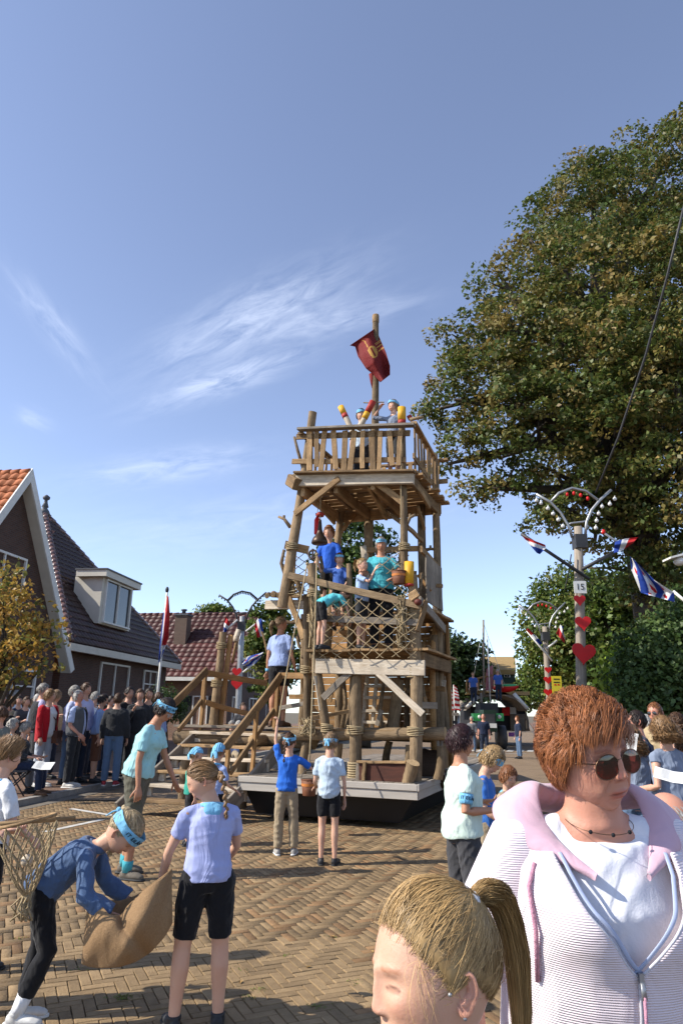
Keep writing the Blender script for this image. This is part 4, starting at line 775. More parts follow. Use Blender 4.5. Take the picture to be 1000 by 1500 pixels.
# lashings at the joints, bare branches
def lash(x, y, d, r, n=5):
    q = MB(); c0 = FP(x, y, d)
    for k in range(n):
        c = c0+UP*(k-n/2)*.022; q.tube([c+FR*r*math.cos(w)+FD*r*math.sin(w)+UP*.012*math.sin(w+k) for w in [6.2832*i/12 for i in range(13)]], .011, n=5, caps=False)
    q.build('lashing', ROPE, FL)
for (x, y, d, r) in ((437, 700, .42, .1), (590, 700, .42, .08), (428, 800, .45, .1), (592, 800, .42, .085), (605, 905, .36, .105), (459, 905, .36, .095), (459, 868, .36, .095), (605, 890, .36, .1), (448, 980, .62, .08), (604, 985, .36, .11), (608, 1070, .36, .115), (520, 1068, .42, .12), (479, 1065, .42, .09), (325, 945, 1.65, .095), (318, 1000, 1.65, .1)): lash(x, y, d, r)
for (pts_, d, r) in ((((445, 690), (436, 660), (431, 640)), .5, .03), (((420, 850), (412, 825), (416, 805)), .5, .035), (((442, 870), (432, 845), (424, 838)), .45, .04), (((470, 870), (474, 840), (470, 815)), .7, .03), (((545, 870), (552, 845), (548, 820)), 1.1, .03), (((600, 880), (615, 862), (618, 840)), .5, .03), (((628, 1000), (634, 960), (630, 925)), 2.0, .035), (((455, 1060), (452, 1020), (458, 990)), .8, .04), (((500, 1075), (506, 1030), (503, 990)), .9, .04), (((560, 1075), (556, 1040), (562, 1000)), 1.3, .04), (((618, 1075), (622, 1030), (616, 990)), 1.2, .04)):
    q = MB(); q.tube([FP(x, y, d) for x, y in pts_], [r, r*.9, r*.7], n=8); q.build('branch', LOG, FL)
gq = random.Random(44)
for k in range(26):   # odds and ends nailed on by the builders
    x, y, d = gq.choice(((gq.uniform(415, 450), gq.uniform(800, 1050), gq.uniform(.7, 1.6)), (gq.uniform(608, 640), gq.uniform(860, 1060), gq.uniform(.8, 2.0)), (gq.uniform(470, 600), gq.uniform(990, 1070), gq.uniform(.9, 2.2)), (gq.uniform(540, 600), gq.uniform(800, 870), gq.uniform(1.2, 1.9))))
    a = gq.choice((gq.uniform(-.3, .3), gq.uniform(1.2, 1.9))); ln = gq.uniform(12, 34); dx, dy = math.cos(a)*ln, math.sin(a)*ln
    if k % 3: beam(FL, 'patch_board', FP(x, y, d), FP(x+dx, y+dy, d+gq.uniform(-.2, .2)), .03, gq.uniform(.05, .11), gq.choice((WOOD, WOOD_G, WOOD_O)))
    else: log(FL, 'patch_stick', FP(x, y, d), FP(x+dx, y+dy, d+gq.uniform(-.2, .2)), gq.uniform(.018, .035))
# level behind the balcony (about 3.2 m) with white beam on the left
ZM = 3.16
for i in range(7): beam(FL, 'rear_plank', L(-2.3, 1.25+i*.2, ZM), L(.05, 1.25+i*.2, ZM), .18, .04, WOOD)
beam(FL, 'rear_beam', FP(389, 885.5, 1.2), FP(446, 886, 1.2), .06, .16, WOOD_W); beam(FL, 'rear_beam', FP(540, 899, 1.2), FP(586, 899, 1.2), .05, .12, WOOD_W)
for (x0, y0, x1, y1, d, w) in ((421, 870, 445, 935, 1.0, .1), (398, 872, 440, 872, 1.1, .09)): beam(FL, 'brace', FP(x0, y0, d), FP(x1, y1, d), .05, w, WOOD)
for k in range(4): log(FL, 'stacked_log', FP(391+k*9, 873-(k % 2)*2, .95), FP(396+k*9, 871, 1.7), .045)
beam(FL, 'side_board', FP(417, 798, .6), FP(452, 806, .8), .04, .14, WOOD); beam(FL, 'side_board', FP(418, 830, .6), FP(428, 870, .5), .05, .16, WOOD); beam(FL, 'side_board', FP(430, 800, .7), FP(426, 870, .7), .05, .1, WOOD)
beam(FL, 'back_rail', FP(538, 806, 1.9), FP(612, 804, 1.9), .04, .1, WOOD); beam(FL, 'back_rail', FP(532, 800, 1.2), FP(538, 870, 1.2), .04, .1, WOOD_W)
beam(FL, 'side_rail', L(-.02, .5, 4.05), L(-.1, 2.1, 4.05), .05, .1, WOOD)
for i in range(4): beam(FL, 'notice_board', L(.0, .85+i*.28, 3.25), L(.0, .85+i*.28, 4.0), .27, .025, WOOD_G, up=FR)
for (x0, y0, x1, y1, d, w, m) in ((622, 858, 648, 858, 1.4, .06, WOOD), (640, 860, 636, 900, 1.6, .07, WOOD), (628, 862, 640, 900, 1.5, .06, WOOD_W), (612, 842, 630, 866, .9, .06, WOOD_O), (632, 918, 640, 1000, 2.3, .1, WOOD), (630, 940, 646, 942, 2.3, .05, WOOD_G), (618, 1033, 640, 1034, 1.0, .1, WOOD_G), (643, 1000, 652, 1002, 2.0, .12, WOOD_W)): beam(FL, 'odd_board', FP(x0, y0, d), FP(x1, y1, d), .05, w, m)
log(FL, 'leaning_log', FP(641, 985, 2.6), FP(648, 912, 2.6), .07, .06); log(FL, 'corner_log', FP(655, 1078, 2.2), FP(648, 990, 2.2), .06)
q = MB(); q.ell(FP(612, 882, .15), (.06, .06, .05)); q.build('dark_buoy', DKRED_B, FL)
# cabin with fresh plank siding behind, arched side panel
for i in range(15):
    z = 1.36+i*.128; beam(FL, 'siding_plank', L(-2.75+prng.uniform(-.02, .02), 2.62, z), L(-.1, 2.62, z), .025, .122, WOOD_O, jit=.001)
for a in (-2.78, -1.9, -1.0, -.08): beam(FL, 'corner_stud', L(a, 2.58, 1.28), L(a, 2.58, 3.2), .06, .06, WOOD_O)
for i in range(12):
    d0 = 1.75+i*.1; t = (i+.5)/12; hz = 1.9+1.15*math.sqrt(max(0, 1-(2*t-1)**2)); beam(FL, 'arch_board', L(-.2, d0, .66), L(-.2, d0, hz), .095, .03, WOOD_O, up=FR, jit=.001)
q = MB(); pts = [L(-.17, 1.7+1.2*(.5-.5*math.cos(w)), 1.9+1.2*math.sin(w)) for w in [math.pi*k/14 for k in range(15)]]; q.tube([L(-.17, 1.7, .66)]+pts+[L(-.17, 2.9, .66)], .05, n=6); q.build('arch_rim', WOOD_O, FL)
log(FL, 'barrel', L(-.5, 1.3, .72), L(.0, 1.5, .72), .3, .3, pm('dark_barrel_wood', (.06, .035, .02), (.03, .018, .01), scale=4., stretch=(1, 9, 9), rough=.7), bend=0)
# planter box and stump on the deck edge
DKRED = pm('old_red_board', (.10, .035, .022), (.05, .02, .014), scale=4., stretch=(1, 6, 6), rough=.8, bump=.3)
beam(FL, 'crate_board', FP(526, 1130, .08), FP(594, 1131, .08), .04, .26, DKRED); beam(FL, 'crate_lid', FP(524, 1116, .1), FP(595, 1117, .1), .14, .03, WOOD); beam(FL, 'crate_post', FP(532, 1143, .04), FP(534, 1116, .04), .05, .05, WOOD); beam(FL, 'crate_post', FP(524, 1143, .12), FP(525, 1114, .12), .06, .06, WOOD_G)
st = thing('log_stump', 'short cut log leaning on the pale deck edge', 'log', FP(597, 1146, .1)); log(st, 'stump', FP(597, 1147, .1), FP(605, 1117, .02), .085, .09, bend=0)
# hanging bell with red tin above, ropes, buckets
be = thing('ship_bell', 'dark conical ship bell hanging from the upper platform', 'bell', FP(468, 797, .5)); BELL = pm('dark_bronze', (.04, .028, .02), (.075, .045, .028), rough=.4, metal=.5, scale=9.)
c = FP(468, 797, .5); q = MB(); q.tube([c+UP*z for z in (0, .015, .06, .1, .15, .2, .26, .34, .42)], [.125, .14, .132, .115, .075, .05, .038, .03, .022], n=18); q.build('bell_body', BELL, be)
q = MB(); q.tube([c+UP*.42, c+UP*1.0], .008, n=6); q.build('bell_rope', ROPE, be)
q = MB(); q.tube([FP(469, 755, .55)+FD*.0+UP*z for z in (-.02, .02, .06)], [.06, .075, .03], n=12); q.build('bell_yoke', RED_P, be)
ex_ = thing('red_canister', 'bright red canister hung beside the dark bell', 'canister', FP(464, 783, .7)); q = MB(); c = FP(464, 783, .7); q.tube([c+UP*z for z in (0, .02, .26, .3, .33)], [.04, .05, .05, .03, .015], n=12); q.build('canister_body', RED, ex_); q = MB(); q.box(c+UP*.36, (.06, .03, .04)); q.build('valve', DARKMETAL, ex_)
q = MB(); q.tube([c+UP*.36, FP(466, 735, .7)], .006, n=5); q.build('cord', ROPE, ex_)
BUCK = pm('rusty_bucket', (.20, .075, .035), (.11, .045, .025), scale=9., rough=.65, bump=.2); ORB = pm('orange_band', (.55, .2, .05), (.45, .15, .04), rough=.6)
def bucket(label, top, r0, r1, h, tilt=0.0):
    b = thing('bucket', label, 'bucket', top-UP*h); R = Matrix.Rotation(tilt, 4, 'Y'); o = top-UP*h
    def ring(zs, rs, m, nm, par, caps=True): q = MB(); q.tube([o+R @ Vector((0, 0, z)) for z in zs], rs, n=20, caps=caps); return q.build(nm, m, par)
    body = ring((0, h*.02, h, h*.985, h*.1), (r0*.96, r0, r1, r1*.93, r0*.9), BUCK, 'bucket_body', b); ring((h*.60, h*.78), (r0+(r1-r0)*.6+.003, r0+(r1-r0)*.78+.003), ORB, 'stripe', b, False)
    ring((h*.97, h*1.02, h*1.03), (r1+.002, r1+.008, r1), BUCK, 'rim', b, False)
    q = MB(); q.tube([o+R @ Vector((r1*math.cos(w), 0, h+r1*1.15*math.sin(w))) for w in [math.pi*k/10 for k in range(11)]], .005, n=5); q.build('handle', DARKMETAL, b); return b
bucket('brown bucket with an orange stripe hanging by the yellow buoy', FP(584, 837, .25), .09, .115, .2)
bucket('brown bucket pulled up on a rope beside the boy in cobalt blue', FP(453, 1142, -.75), .085, .11, .2)
def rope(label, pts, r=.011):
    t = thing('pull_rope', label, 'rope', pts[-1]); q = MB(); q.tube(pts, r, n=6); q.build('strand', ROPE, t); q = MB(); e = pts[0]; q.ell(e, (.028, .028, .028)); q.build('knot', ROPE, t); return t
rope('slanting pale rope from the balcony rail down to the raised hand', [FP(450, 826, .2), FP(436, 900, .05), FP(420, 985, -.2), FP(405, 1070, -.55), FP(404, 1078, -.7)])
rope('vertical pale rope carrying the lower bucket', [FP(464, 812, .2), FP(462, 900, .05), FP(458, 1000, -.3), FP(455, 1080, -.6), FP(453, 1120, -.75)])
rope('thin rope hanging down the tower\'s right post to the upper bucket', [FP(588, 622, .3), FP(587, 700, .3), FP(587, 780, .25), FP(585, 818, .25)], .008)
PUL = pm('pulley_iron', (.05, .035, .03), (.08, .05, .04), rough=.6)
t = thing('pulley', 'dark iron pulley wheel on the balcony post top', 'pulley', FP(458, 820, .25)); q = MB(); c = FP(458, 812, .25); q.tube([c+FR*.07*math.cos(w)+UP*.07*math.sin(w) for w in [6.2832*k/16 for k in range(17)]], .018, n=6, caps=False); q.build('pulley_wheel', PUL, t); q = MB(); q.box(c, (.03, .05, .18)); q.build('pulley_bracket', PUL, t)
# ================================================================== lamp posts, flags, wires, far float
POSTW = pm('grey_timber_post', (.36, .31, .25), (.22, .18, .14), scale=4., stretch=(8, 8, .6), rough=.85, bump=.4, bscale=14, bstretch=(8, 8, .6))
BULB = pm('white_bulb', (.75, .74, .7), rough=.2, spec=.6); FRED = pm('flag_red', (.5, .025, .03), rough=.75, trans=.25, fold=.3); FWHITE = pm('flag_white', (.72, .72, .72), rough=.75, trans=.25, fold=.3); FBLUE = pm('flag_blue', (.02, .06, .33), rough=.75, trans=.25, fold=.3)
def tri(u, v): return 0 if v < 1/3 else (1 if v < 2/3 else 2)
def fris(u, v):
    s = (u*1.2+v*.9)*3.4; k = int(math.floor(s)) % 2
    if k == 1:
        for (cx, cy) in ((.22, .3), (.55, .25), (.45, .6), (.8, .5), (.7, .85), (.2, .75)):
            if math.hypot((u-cx)*1.5, v-cy) < .09: return 0
    return 1 if k == 1 else 2
def flag_on(parent, name, cl, cr, Y, pat=tri, amp=.05, n=24, m=18):
    return cloth_patch(cl, cr, n, m, lambda x, y, r: P(x, y, Y+r), lambda u, v: amp*math.sin(u*8+v*3)+amp*.5*math.sin(v*7), name, [FRED, FWHITE, FBLUE], pat, parent)
def heart(parent, px, py, wpx, Y, tilt=0.0):
    c = P(px, py, Y); dep = (c-CAMP).dot(_f); s = wpx*dep/FPX/2/17; pts = []
    for k in range(40):
        t = 2*math.pi*k/40; x = 16*math.sin(t)**3; y = 13*math.cos(t)-5*math.cos(2*t)-2*math.cos(3*t)-math.cos(4*t); pts.append(((x*math.cos(tilt)-y*math.sin(tilt))*s, (x*math.sin(tilt)+y*math.cos(tilt)+2.5)*s))
    q = MB(); q.prism(pts[::-1], c+Vector((0, -.03, 0)), Vector((1, 0, 0)), Vector((0, 0, 1)), Vector((0, .02, 0))); return q.build('heart_sign', RED, parent)
def text_mesh(body, size, ext=.002):
    cu = bpy.data.curves.new('t', 'FONT'); cu.body = body; cu.size = size; cu.extrude = ext; cu.align_x = 'CENTER'; cu.align_y = 'CENTER'; cu.resolution_u = 3
    o = bpy.data.objects.new('t', cu); me = bake_eval(o); bpy.data.objects.remove(o); return me
def lamp_post(label, xb, xt, ytop, Y, k, hearts, sign=None, bulbs=True, matP=POSTW, dark=False, base_z=.09, arms=True):
    """k scales the arch in pixels; xb, xt post x at y=1010 and at its top"""
    b = P(xb, 1010, Y); t = P(xt, ytop, Y); dr = (t-b).normalized(); base = b - dr*((b.z-base_z)/dr.z)
    th = thing('festive_lamp_post', label, 'lamp post', base, 0, 'lamp posts with arched light frames'); dep = (t-CAMP).dot(_f); u = k*dep/FPX
    q = MB(); q.tube([base.lerp(t, s) for s in (0, .25, .5, .75, 1)], [.12*u/.0132*.78*f for f in (1.15, 1.08, 1., .95, .85)], n=14); q.build('post', matP, th)
    mat = DARKMETAL if dark else METAL; X, Z = Vector((1, 0, 0)), UP
    def pt(x, y): return t + X*x*u + Z*y*u
    left = [(-10, -16), (-14, 2), (-24, 22), (-38, 38), (-58, 50)]; right = [(9, -16), (13, 8), (22, 26), (36, 42), (54, 58)]
    arch = [(-37, 38), (-24, 52), (-4, 60), (16, 56), (33, 42)]
    for nm, pl in (('light_arm', left), ('light_arm', right), ('light_arch', arch)): q = MB(); q.tube([pt(x, y)+Vector((0, .0, 0)) for x, y in pl], .028*u/.0132, n=8); q.build(nm, mat, th)
    q = MB(); q.tube([pt(-14, 4), pt(-8, 6), pt(8, 8), pt(14, 10)], .02*u/.0132, n=6); q.build('light_arch_brace', mat, th)
    if bulbs:
        for (x, y) in ((-58, 40), (-52, 36), (-42, 28), (-35, 20), (-28, 11), (-22, 1), (38, 32), (32, 21), (28, 10), (26, -1), (50, 36), (58, 44)):
            q = MB(); q.ell(pt(x, y), (3*u, 3*u, 3*u), n=10, m=7); q.tube([pt(x, y+2), pt(x+.5, y+5)], .8*u, n=5); q.build('bulb', BULB, th)
        for (x, y) in ((-12, 50), (-2, 52), (8, 49), (18, 44)): q = MB(); q.ell(pt(x, y), (2.6*u, 2.6*u, 3.4*u), n=8, m=6); q.build('red_bulb', RED, th)
    else:
        for kk in range(22):
            f = kk/21; pl = arch; i = min(int(f*4), 3); g = f*4-i; x = pl[i][0]*(1-g)+pl[i+1][0]*g; y = pl[i][1]*(1-g)+pl[i+1][1]*g
            q = MB(); q.ell(pt(x, y-4), (1.6*u, 1.6*u, 2.2*u), n=6, m=4); q.build('bulb', mat, th)
        for pl in (left, right):
            for kk in range(9):
                f = .3+.7*kk/8; i = min(int(f*4), 3); g = f*4-i; x = pl[i][0]*(1-g)+pl[i+1][0]*g; y = pl[i][1]*(1-g)+pl[i+1][1]*g; q = MB(); q.ell(pt(x, y-4), (1.6*u, 1.6*u, 2.2*u), n=6, m=4); q.build('bulb', mat, th)
    q = MB(); q.box(pt(0, -23)+Vector((0, -.02, 0)), (17*u, .24*u/.0132, 20*u)); q.build('junction_box', DARKMETAL, th)
    for (hx, hy, hw, tl) in hearts: heart(th, hx, hy, hw, Y-.14, tl)
    if sign:
        c = P(sign[1], sign[2], Y-.16); w = sign[3]*dep/FPX; q = MB(); q.box(c, (w, .015, w)); pl = q.build('number_plate', WHITE, th); me = text_mesh(sign[0], w*.72); me.transform(Matrix.Translation(c+Vector((0, -.011, 0))) @ Matrix.Rotation(math.pi/2, 4, 'X')); me.transform(WM[pl.name].inverted()); mesh_obj('number', me, BLACK, pl, WM[pl.name])
    return th
lp = lamp_post('near timber lamp post with number 15 and three red hearts', 851, 846, 772, 13.0, 1.0, ((848, 880, 18, .0), (853, 914, 25, .05), (854, 959, 37, -.12)), ('15', 849, 860, 17.5))
for (x0, y0, x1, y1) in ((763, 782, 862, 848), (852, 834, 899, 809)):
    q = MB(); q.tube([P(x0, y0, 12.85), P(x1, y1, 12.85)], .035, n=8); q.build('flag_pole', DARKMETAL, lp)
q = MB(); q.tube([P(880, 778, 12.8), P(902, 793, 12.8)], .02, n=6); q.build('flag_pole', WHITE, lp); q = MB(); q.ell(P(883, 779, 12.8), (.04, .04, .05)); q.build('pole_knob', RED, lp)
flag_on(lp, 'tricolour_flag', [(764, 785), (772, 794), (786, 810)], [(798, 798), (799, 803), (790, 812)], 12.75)
flag_on(lp, 'tricolour_flag', [(934, 787), (915, 789), (900, 794)], [(926, 796), (908, 808), (898, 810)], 12.75, tri)
q = MB(); q.tube([P(836, 812, 12.9), P(832, 840, 12.9), P(827, 862, 12.9)], .012, n=5); q.build('cable_drop', DARKMETAL, lp)
lp2 = lamp_post('second lamp post with red hearts, further off beside the yellow sign', 803, 797, 918, 23.5, .62, ((802, 982, 11, 0), (802, 997, 13, 0), (802, 1015, 13, 0)))
for (x0, y0, x1, y1) in ((771, 924, 808, 968), (800, 950, 815, 938)): q = MB(); q.tube([P(x0, y0, 23.4), P(x1, y1, 23.4)], .035, n=6); q.build('flag_pole', WHITE, lp2)
flag_on(lp2, 'tricolour_flag', [(770, 923), (780, 934), (790, 945)], [(773, 920), (785, 932), (794, 943)], 23.3); flag_on(lp2, 'tricolour_flag', [(814, 928), (820, 915), (824, 918)], [(826, 942), (827, 935), (824, 925)], 23.3)
lp3 = lamp_post('third small lamp post with one flag behind the yellow sign', 815, 814, 968, 34, .42, ((812, 1030, 8, 0),)); flag_on(lp3, 'tricolour_flag', [(824, 978), (826, 972), (829, 968)], [(832, 976), (833, 970), (831, 966)], 33.5); q = MB(); q.tube([P(813, 982, 33.6), P(832, 968, 33.6)], .03, n=5); q.build('flag_pole', WHITE, lp3)
lp4 = lamp_post('lamp post with dark arches rising behind the wooden stairs', 350, 355, 903, 24.0, .62, ((347, 985, 15, 0), (347, 1003, 18, 0)), bulbs=False, dark=True, matP=METAL)
for (x0, y0, x1, y1) in ((328, 925, 348, 908), (360, 925, 374, 914), (356, 985, 368, 975)): q = MB(); q.tube([P(x0, y0, 23.8), P(x1, y1, 23.8)], .03, n=6); q.build('flag_pole', WHITE, lp4)
flag_on(lp4, 'tricolour_flag', [(330, 903), (328, 915), (328, 926)], [(337, 912), (334, 920), (331, 927)], 23.7); flag_on(lp4, 'tricolour_flag', [(373, 917), (376, 908), (383, 906)], [(377, 934), (384, 932), (386, 928)], 23.7); flag_on(lp4, 'striped_flag', [(354, 970), (362, 962), (386, 955)], [(357, 976), (370, 975), (380, 966)], 23.7, fris, n=40, m=24)
# large striped flag on its own staff at the right edge
fl = thing('province_flag', 'big blue and white striped flag with red leaf shapes at right edge', 'flag', P(1010, 890, 9.5)); q = MB(); q.tube([P(985, 866, 9.5), P(1030, 903, 9.5)], .022, n=8); q.build('staff', WHITE, fl)
cloth_patch([(922, 815), (924, 835), (938, 868), (950, 872)], [(930, 822), (958, 850), (986, 868), (987, 882)], 60, 44, lambda x, y, r: P(x, y, 9.45+r), lambda u, v: .06*math.sin(u*9+v*4)+.03*math.sin(v*11), 'flag_cloth', [FRED, FWHITE, FBLUE], fris, fl)
# flag pole before the red roofed house
fp_ = thing('house_flagpole', 'tall pole with furled red white blue flag before the dark roofed house', 'flagpole', (lambda p: (p.x, p.y, .09))(P(232, 1010, 19))); q = MB(); q.tube([(lambda p: Vector((p.x, p.y, .09)))(P(231, 1010, 19)), P(245, 868, 19)], [.04, .03], n=8); q.build('pole', WHITE, fp_)
q = MB(); q.ell(P(245, 864, 19), (.05, .05, .09)); q.build('pole_top', DARKMETAL, fp_)
cloth_patch([(244, 872), (240, 895), (236, 930), (232, 972)], [(247, 874), (249, 900), (247, 935), (237, 962)], 14, 50, lambda x, y, r: P(x, y, 18.95+r), lambda u, v: .07*math.sin(u*6+v*5), 'flag_cloth', [FRED, FWHITE, FBLUE], lambda u, v: 2 if (v > .86 or u < .14 and v > .35) else (1 if (v > .8 or u < .28 and v > .3) else 0), fp_)
# overhead cable and a street lantern at the right edge
ca = thing('overhead_cable', 'thin dark cable rising across the linden to upper right', 'cable', P(872, 722, 13.0)); q = MB(); q.tube([P(872, 722, 13.0), P(905, 640, 12.2), P(945, 520, 11.2), P(975, 410, 10.4), P(1004, 290, 9.6)], .022, n=6); q.build('wire', DARKMETAL, ca)
la = thing('street_lantern', 'pale street lantern head poking in at the right edge', 'lantern', P(1003, 832, 11)); c = P(996, 818, 11); q = MB(); q.add([c+Vector(v) for v in ((-.16, 0, .0), (.3, 0, .12), (.3, 0, .16), (-.16, 0, .03))]+[c+Vector(v) for v in ((-.16, .3, .0), (.3, .3, .12), (.3, .3, .16), (-.16, .3, .03))], [(0, 1, 2, 3), (7, 6, 5, 4), (0, 4, 5, 1), (3, 2, 6, 7), (0, 3, 7, 4), (1, 5, 6, 2)]); q.build('hood', WHITE, la)
q = MB(); q.ell(c+Vector((.05, .15, -.02)), (.09, .12, .07)); q.build('lens', BULB, la); q = MB(); q.tube([c+Vector((.2, .15, .1)), c+Vector((.9, .15, -.1))], .03, n=6); q.build('bracket', METAL, la)
# yellow notice by the second lamp post
ys_ = thing('yellow_sign', 'small yellow route sign with arrow beside the second lamp post', 'sign', (lambda p: (p.x, p.y, .09))(P(815, 1020, 23.2))); c = P(815, 1004, 23.2); q = MB(); q.box(c, (.32, .02, .6)); q.build('panel', pm('yellow_sign_paint', (.68, .55, .03), (.62, .5, .03), rough=.5), ys_)
q = MB(); q.tube([c+Vector((0, .03, .28)), (lambda p: Vector((p.x, p.y+.03, .09)))(c)], .025, n=8); q.build('stake', METAL, ys_)
q = MB(); yy = -.014; q.add([c+Vector(v) for v in ((-.1, yy, -.19), (.02, yy, -.19), (.02, yy, -.15), (.11, yy, -.21), (.02, yy, -.27), (.02, yy, -.23), (-.1, yy, -.23))], [tuple(range(6, -1, -1))]); [q.box(c+Vector((0, yy, z)), (.2, .004, .035)) for z in (.2, .1)]; q.build('arrow', BLACK, ys_)
q = MB(); [q.box(c+Vector((dx, yy, .02)), (.06, .004, .05)) for dx in (-.06, .05)]; q.build('print', RED, ys_)
# ---- tractor with the thatched house float further along the road
FY = 36.0
def FQ(x, y, dy=0.0): return P(x, y, FY+dy)
ff = thing('thatched_float', 'distant parade float with thatched hut, mast and red green boat', 'parade float', (lambda p: (p.x, p.y, 0))(FQ(735, 1060, 2)))
THATCH = pm('thatch', (.40, .28, .13), (.26, .17, .07), scale=20., stretch=(4, 4, .6), rough=.95, bump=.6, bscale=30); DKG = pm('dark_green_paint', (.012, .03, .018), (.02, .045, .03), rough=.5); BRG = pm('bright_green_paint', (.05, .33, .1), (.04, .27, .08), rough=.45)
def fbox(nm, x0, y0, x1, y1, dy, dep, mat, par=None):
    a, b = FQ(x0, y1, dy), FQ(x1, y0, dy); q = MB(); q.box(((a.x+b.x)/2, a.y+dep/2, (a.z+b.z)/2), (abs(b.x-a.x), dep, abs(b.z-a.z))); return q.build(nm, mat, par or ff)
hut = fbox('hut_wall', 705, 979, 753, 1000, 2.5, 3.0, DKG)
q = MB(); a, b, c, d = FQ(703, 981, 2.2), FQ(755, 981, 2.2), FQ(754, 962, 3.8), FQ(704, 962, 3.8); q.add([a, b, c, d, a+Vector((0, .1, -.25)), b+Vector((0, .1, -.25)), c+Vector((0, 2.2, -.9)), d+Vector((0, 2.2, -.9))], [(0, 1, 2, 3), (0, 4, 5, 1), (2, 6, 7, 3), (1, 5, 6, 2), (0, 3, 7, 4)]); q.build('thatched_roof', THATCH, ff)
wn = fbox('hut_window', 738, 984, 746.5, 992, 2.4, .08, WHITE, hut)
for (x, y) in ((740.3, 986), (744.2, 986), (740.3, 990), (744.2, 990)): fbox('pane', x-1.3, y-1.3, x+1.3, y+1.3, 2.3, .05, BLACK, wn)
fbox('hut_front', 705, 981, 722, 1000, 2.35, .1, WOOD_O); fbox('deck_edge', 683, 1013, 775, 1017, 1.0, 4.0, THATCH)
q = MB(); pts = [FQ(682, 1036, 1), FQ(694, 1022, 1), FQ(712, 1015, 1), (FQ(738, 1014, 1)), FQ(758, 1022, 1), FQ(772, 1037, 1)]; 
for i in range(5): q.add([pts[i], pts[i+1], pts[i+1]+Vector((0, 4, 0)), pts[i]+Vector((0, 4, 0)), pts[i]-UP*.16, pts[i+1]-UP*.16, pts[i+1]+Vector((0, 4, -.16)), pts[i]+Vector((0, 4, -.16))], [(0, 1, 2, 3), (0, 4, 5, 1), (7, 6, 5, 4)])
q.build('canopy', WOOD_G, ff)
for (x0, y0, x1, y1) in ((684, 1036, 700, 1020), (752, 1016, 772, 1038)): q = MB(); q.tube([FQ(x0, y0, .8), FQ(x1, y1, .8)], .1, n=6); q.build('white_pole', WHITE, ff)
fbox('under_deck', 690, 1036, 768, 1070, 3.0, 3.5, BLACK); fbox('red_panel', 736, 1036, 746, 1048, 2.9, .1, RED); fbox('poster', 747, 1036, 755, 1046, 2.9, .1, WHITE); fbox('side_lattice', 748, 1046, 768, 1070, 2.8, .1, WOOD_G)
# boat on the roof
q = MB(); ring = []
for k in range(13): u_ = k/12; x = 718+42*u_; w_ = math.sin(math.pi*min(1, max(.02, u_)))**.6; ring.append((x, 1006-2*(2*u_-1)**2, w_))
for i, (x, y, w_) in enumerate(ring):
    c = FQ(x, y, 1.2); q.v += [tuple(c+Vector((0, -.5*w_, 0))), tuple(c+Vector((0, -.25*w_, -.27*w_-.02))), tuple(c+Vector((0, .25*w_, -.27*w_-.02))), tuple(c+Vector((0, .5*w_, 0))), tuple(c+Vector((0, .2*w_, .14*w_))), tuple(c+Vector((0, -.2*w_, .14*w_)))]
for i in range(12):
    for j in range(6): q.f.append([i*6+j, i*6+(j+1) % 6, i*6+6+(j+1) % 6, i*6+6+j]); q.m.append(1 if j in (3, 4, 5) else 0); q.smooth.append(True)
q.build('boat', [RED, BRG], ff)
for (x0, y0, x1, y1, r) in ((708, 1018, 707.5, 908, .05), (706, 1045, 704, 1015, .06), (718, 1035, 713, 930, .035)): q = MB(); q.tube([FQ(x0, y0, .6), FQ(x1, y1, .6)], r, n=6); q.build('mast', WOOD_G if x0 != 718 else WHITE, ff)
q = MB(); q.tube([FQ(707.5, 912, .6), FQ(740, 1008, .9)], .012, n=4); q.tube([FQ(707.5, 912, .6), FQ(690, 1010, .9)], .012, n=4); q.build('stay_line', WHITE, ff)
cloth_patch([(712, 980), (711, 1000), (710, 1012)], [(721, 974), (722, 995), (721, 1012)], 6, 10, lambda x, y, r: FQ(x, y, .7+r), lambda u, v: .05*math.sin(u*9+v*6), 'pink_sail', pm('pink_sail_cloth', (.55, .25, .27), (.5, .2, .22), rough=.8, trans=.3), lambda u, v: 0, ff)
for (x0, y0, x1, y1) in ((683, 997, 722, 989), (683, 1014, 683, 996), (692, 1014, 692, 995), (700, 1014, 700, 993)): q = MB(); q.tube([FQ(x0, y0, .7), FQ(x1, y1, .7)], .05, n=5); q.build('deck_rail', WOOD_O, ff)
tr = thing('tractor', 'green tractor facing the camera pulling the thatched float', 'tractor', (lambda p: (p.x, p.y, 0))(FQ(718, 1060, -2)))
TY = -2.2
def tbox(nm, x0, y0, x1, y1, dy, dep, mat): return fbox(nm, x0, y0, x1, y1, dy, dep, mat, tr)
tbox('hood', 709, 1040, 726, 1072, TY-.8, 2.2, DKG); tbox('fender', 693, 1045, 706, 1056, TY, .5, BRG); tbox('fender', 724, 1045, 737, 1056, TY, .5, BRG); tbox('grille', 711, 1046, 724, 1060, TY-.86, .05, DARKMETAL)
tbox('bumper', 708, 1060, 727, 1066, TY-1.1, .3, WHITE); tbox('cab', 703, 1030, 729, 1046, TY+1.2, 1.2, DARKMETAL)
for (x, r, w) in ((699, .55, .42), (733, .55, .42)):
    c = FQ(x, 1071, TY+.6); c.z = r; q = MB(); q.tube([c-Vector((w/2, 0, 0)), c-Vector((w*.42, 0, 0)), c+Vector((w*.42, 0, 0)), c+Vector((w/2, 0, 0))], [r*.82, r, r, r*.82], n=18); q.build('wheel', DARKMETAL, tr)
for x in (702, 731): q = MB(); q.ell(FQ(x, 1050, TY-.05), (.09, .05, .09)); q.build('headlight', BULB, tr)
tbox('purple_board', 745, 1073, 758, 1079, TY+1, .1, pm('purple_board', (.12, .06, .3), (.3, .06, .2), scale=6., rough=.5))
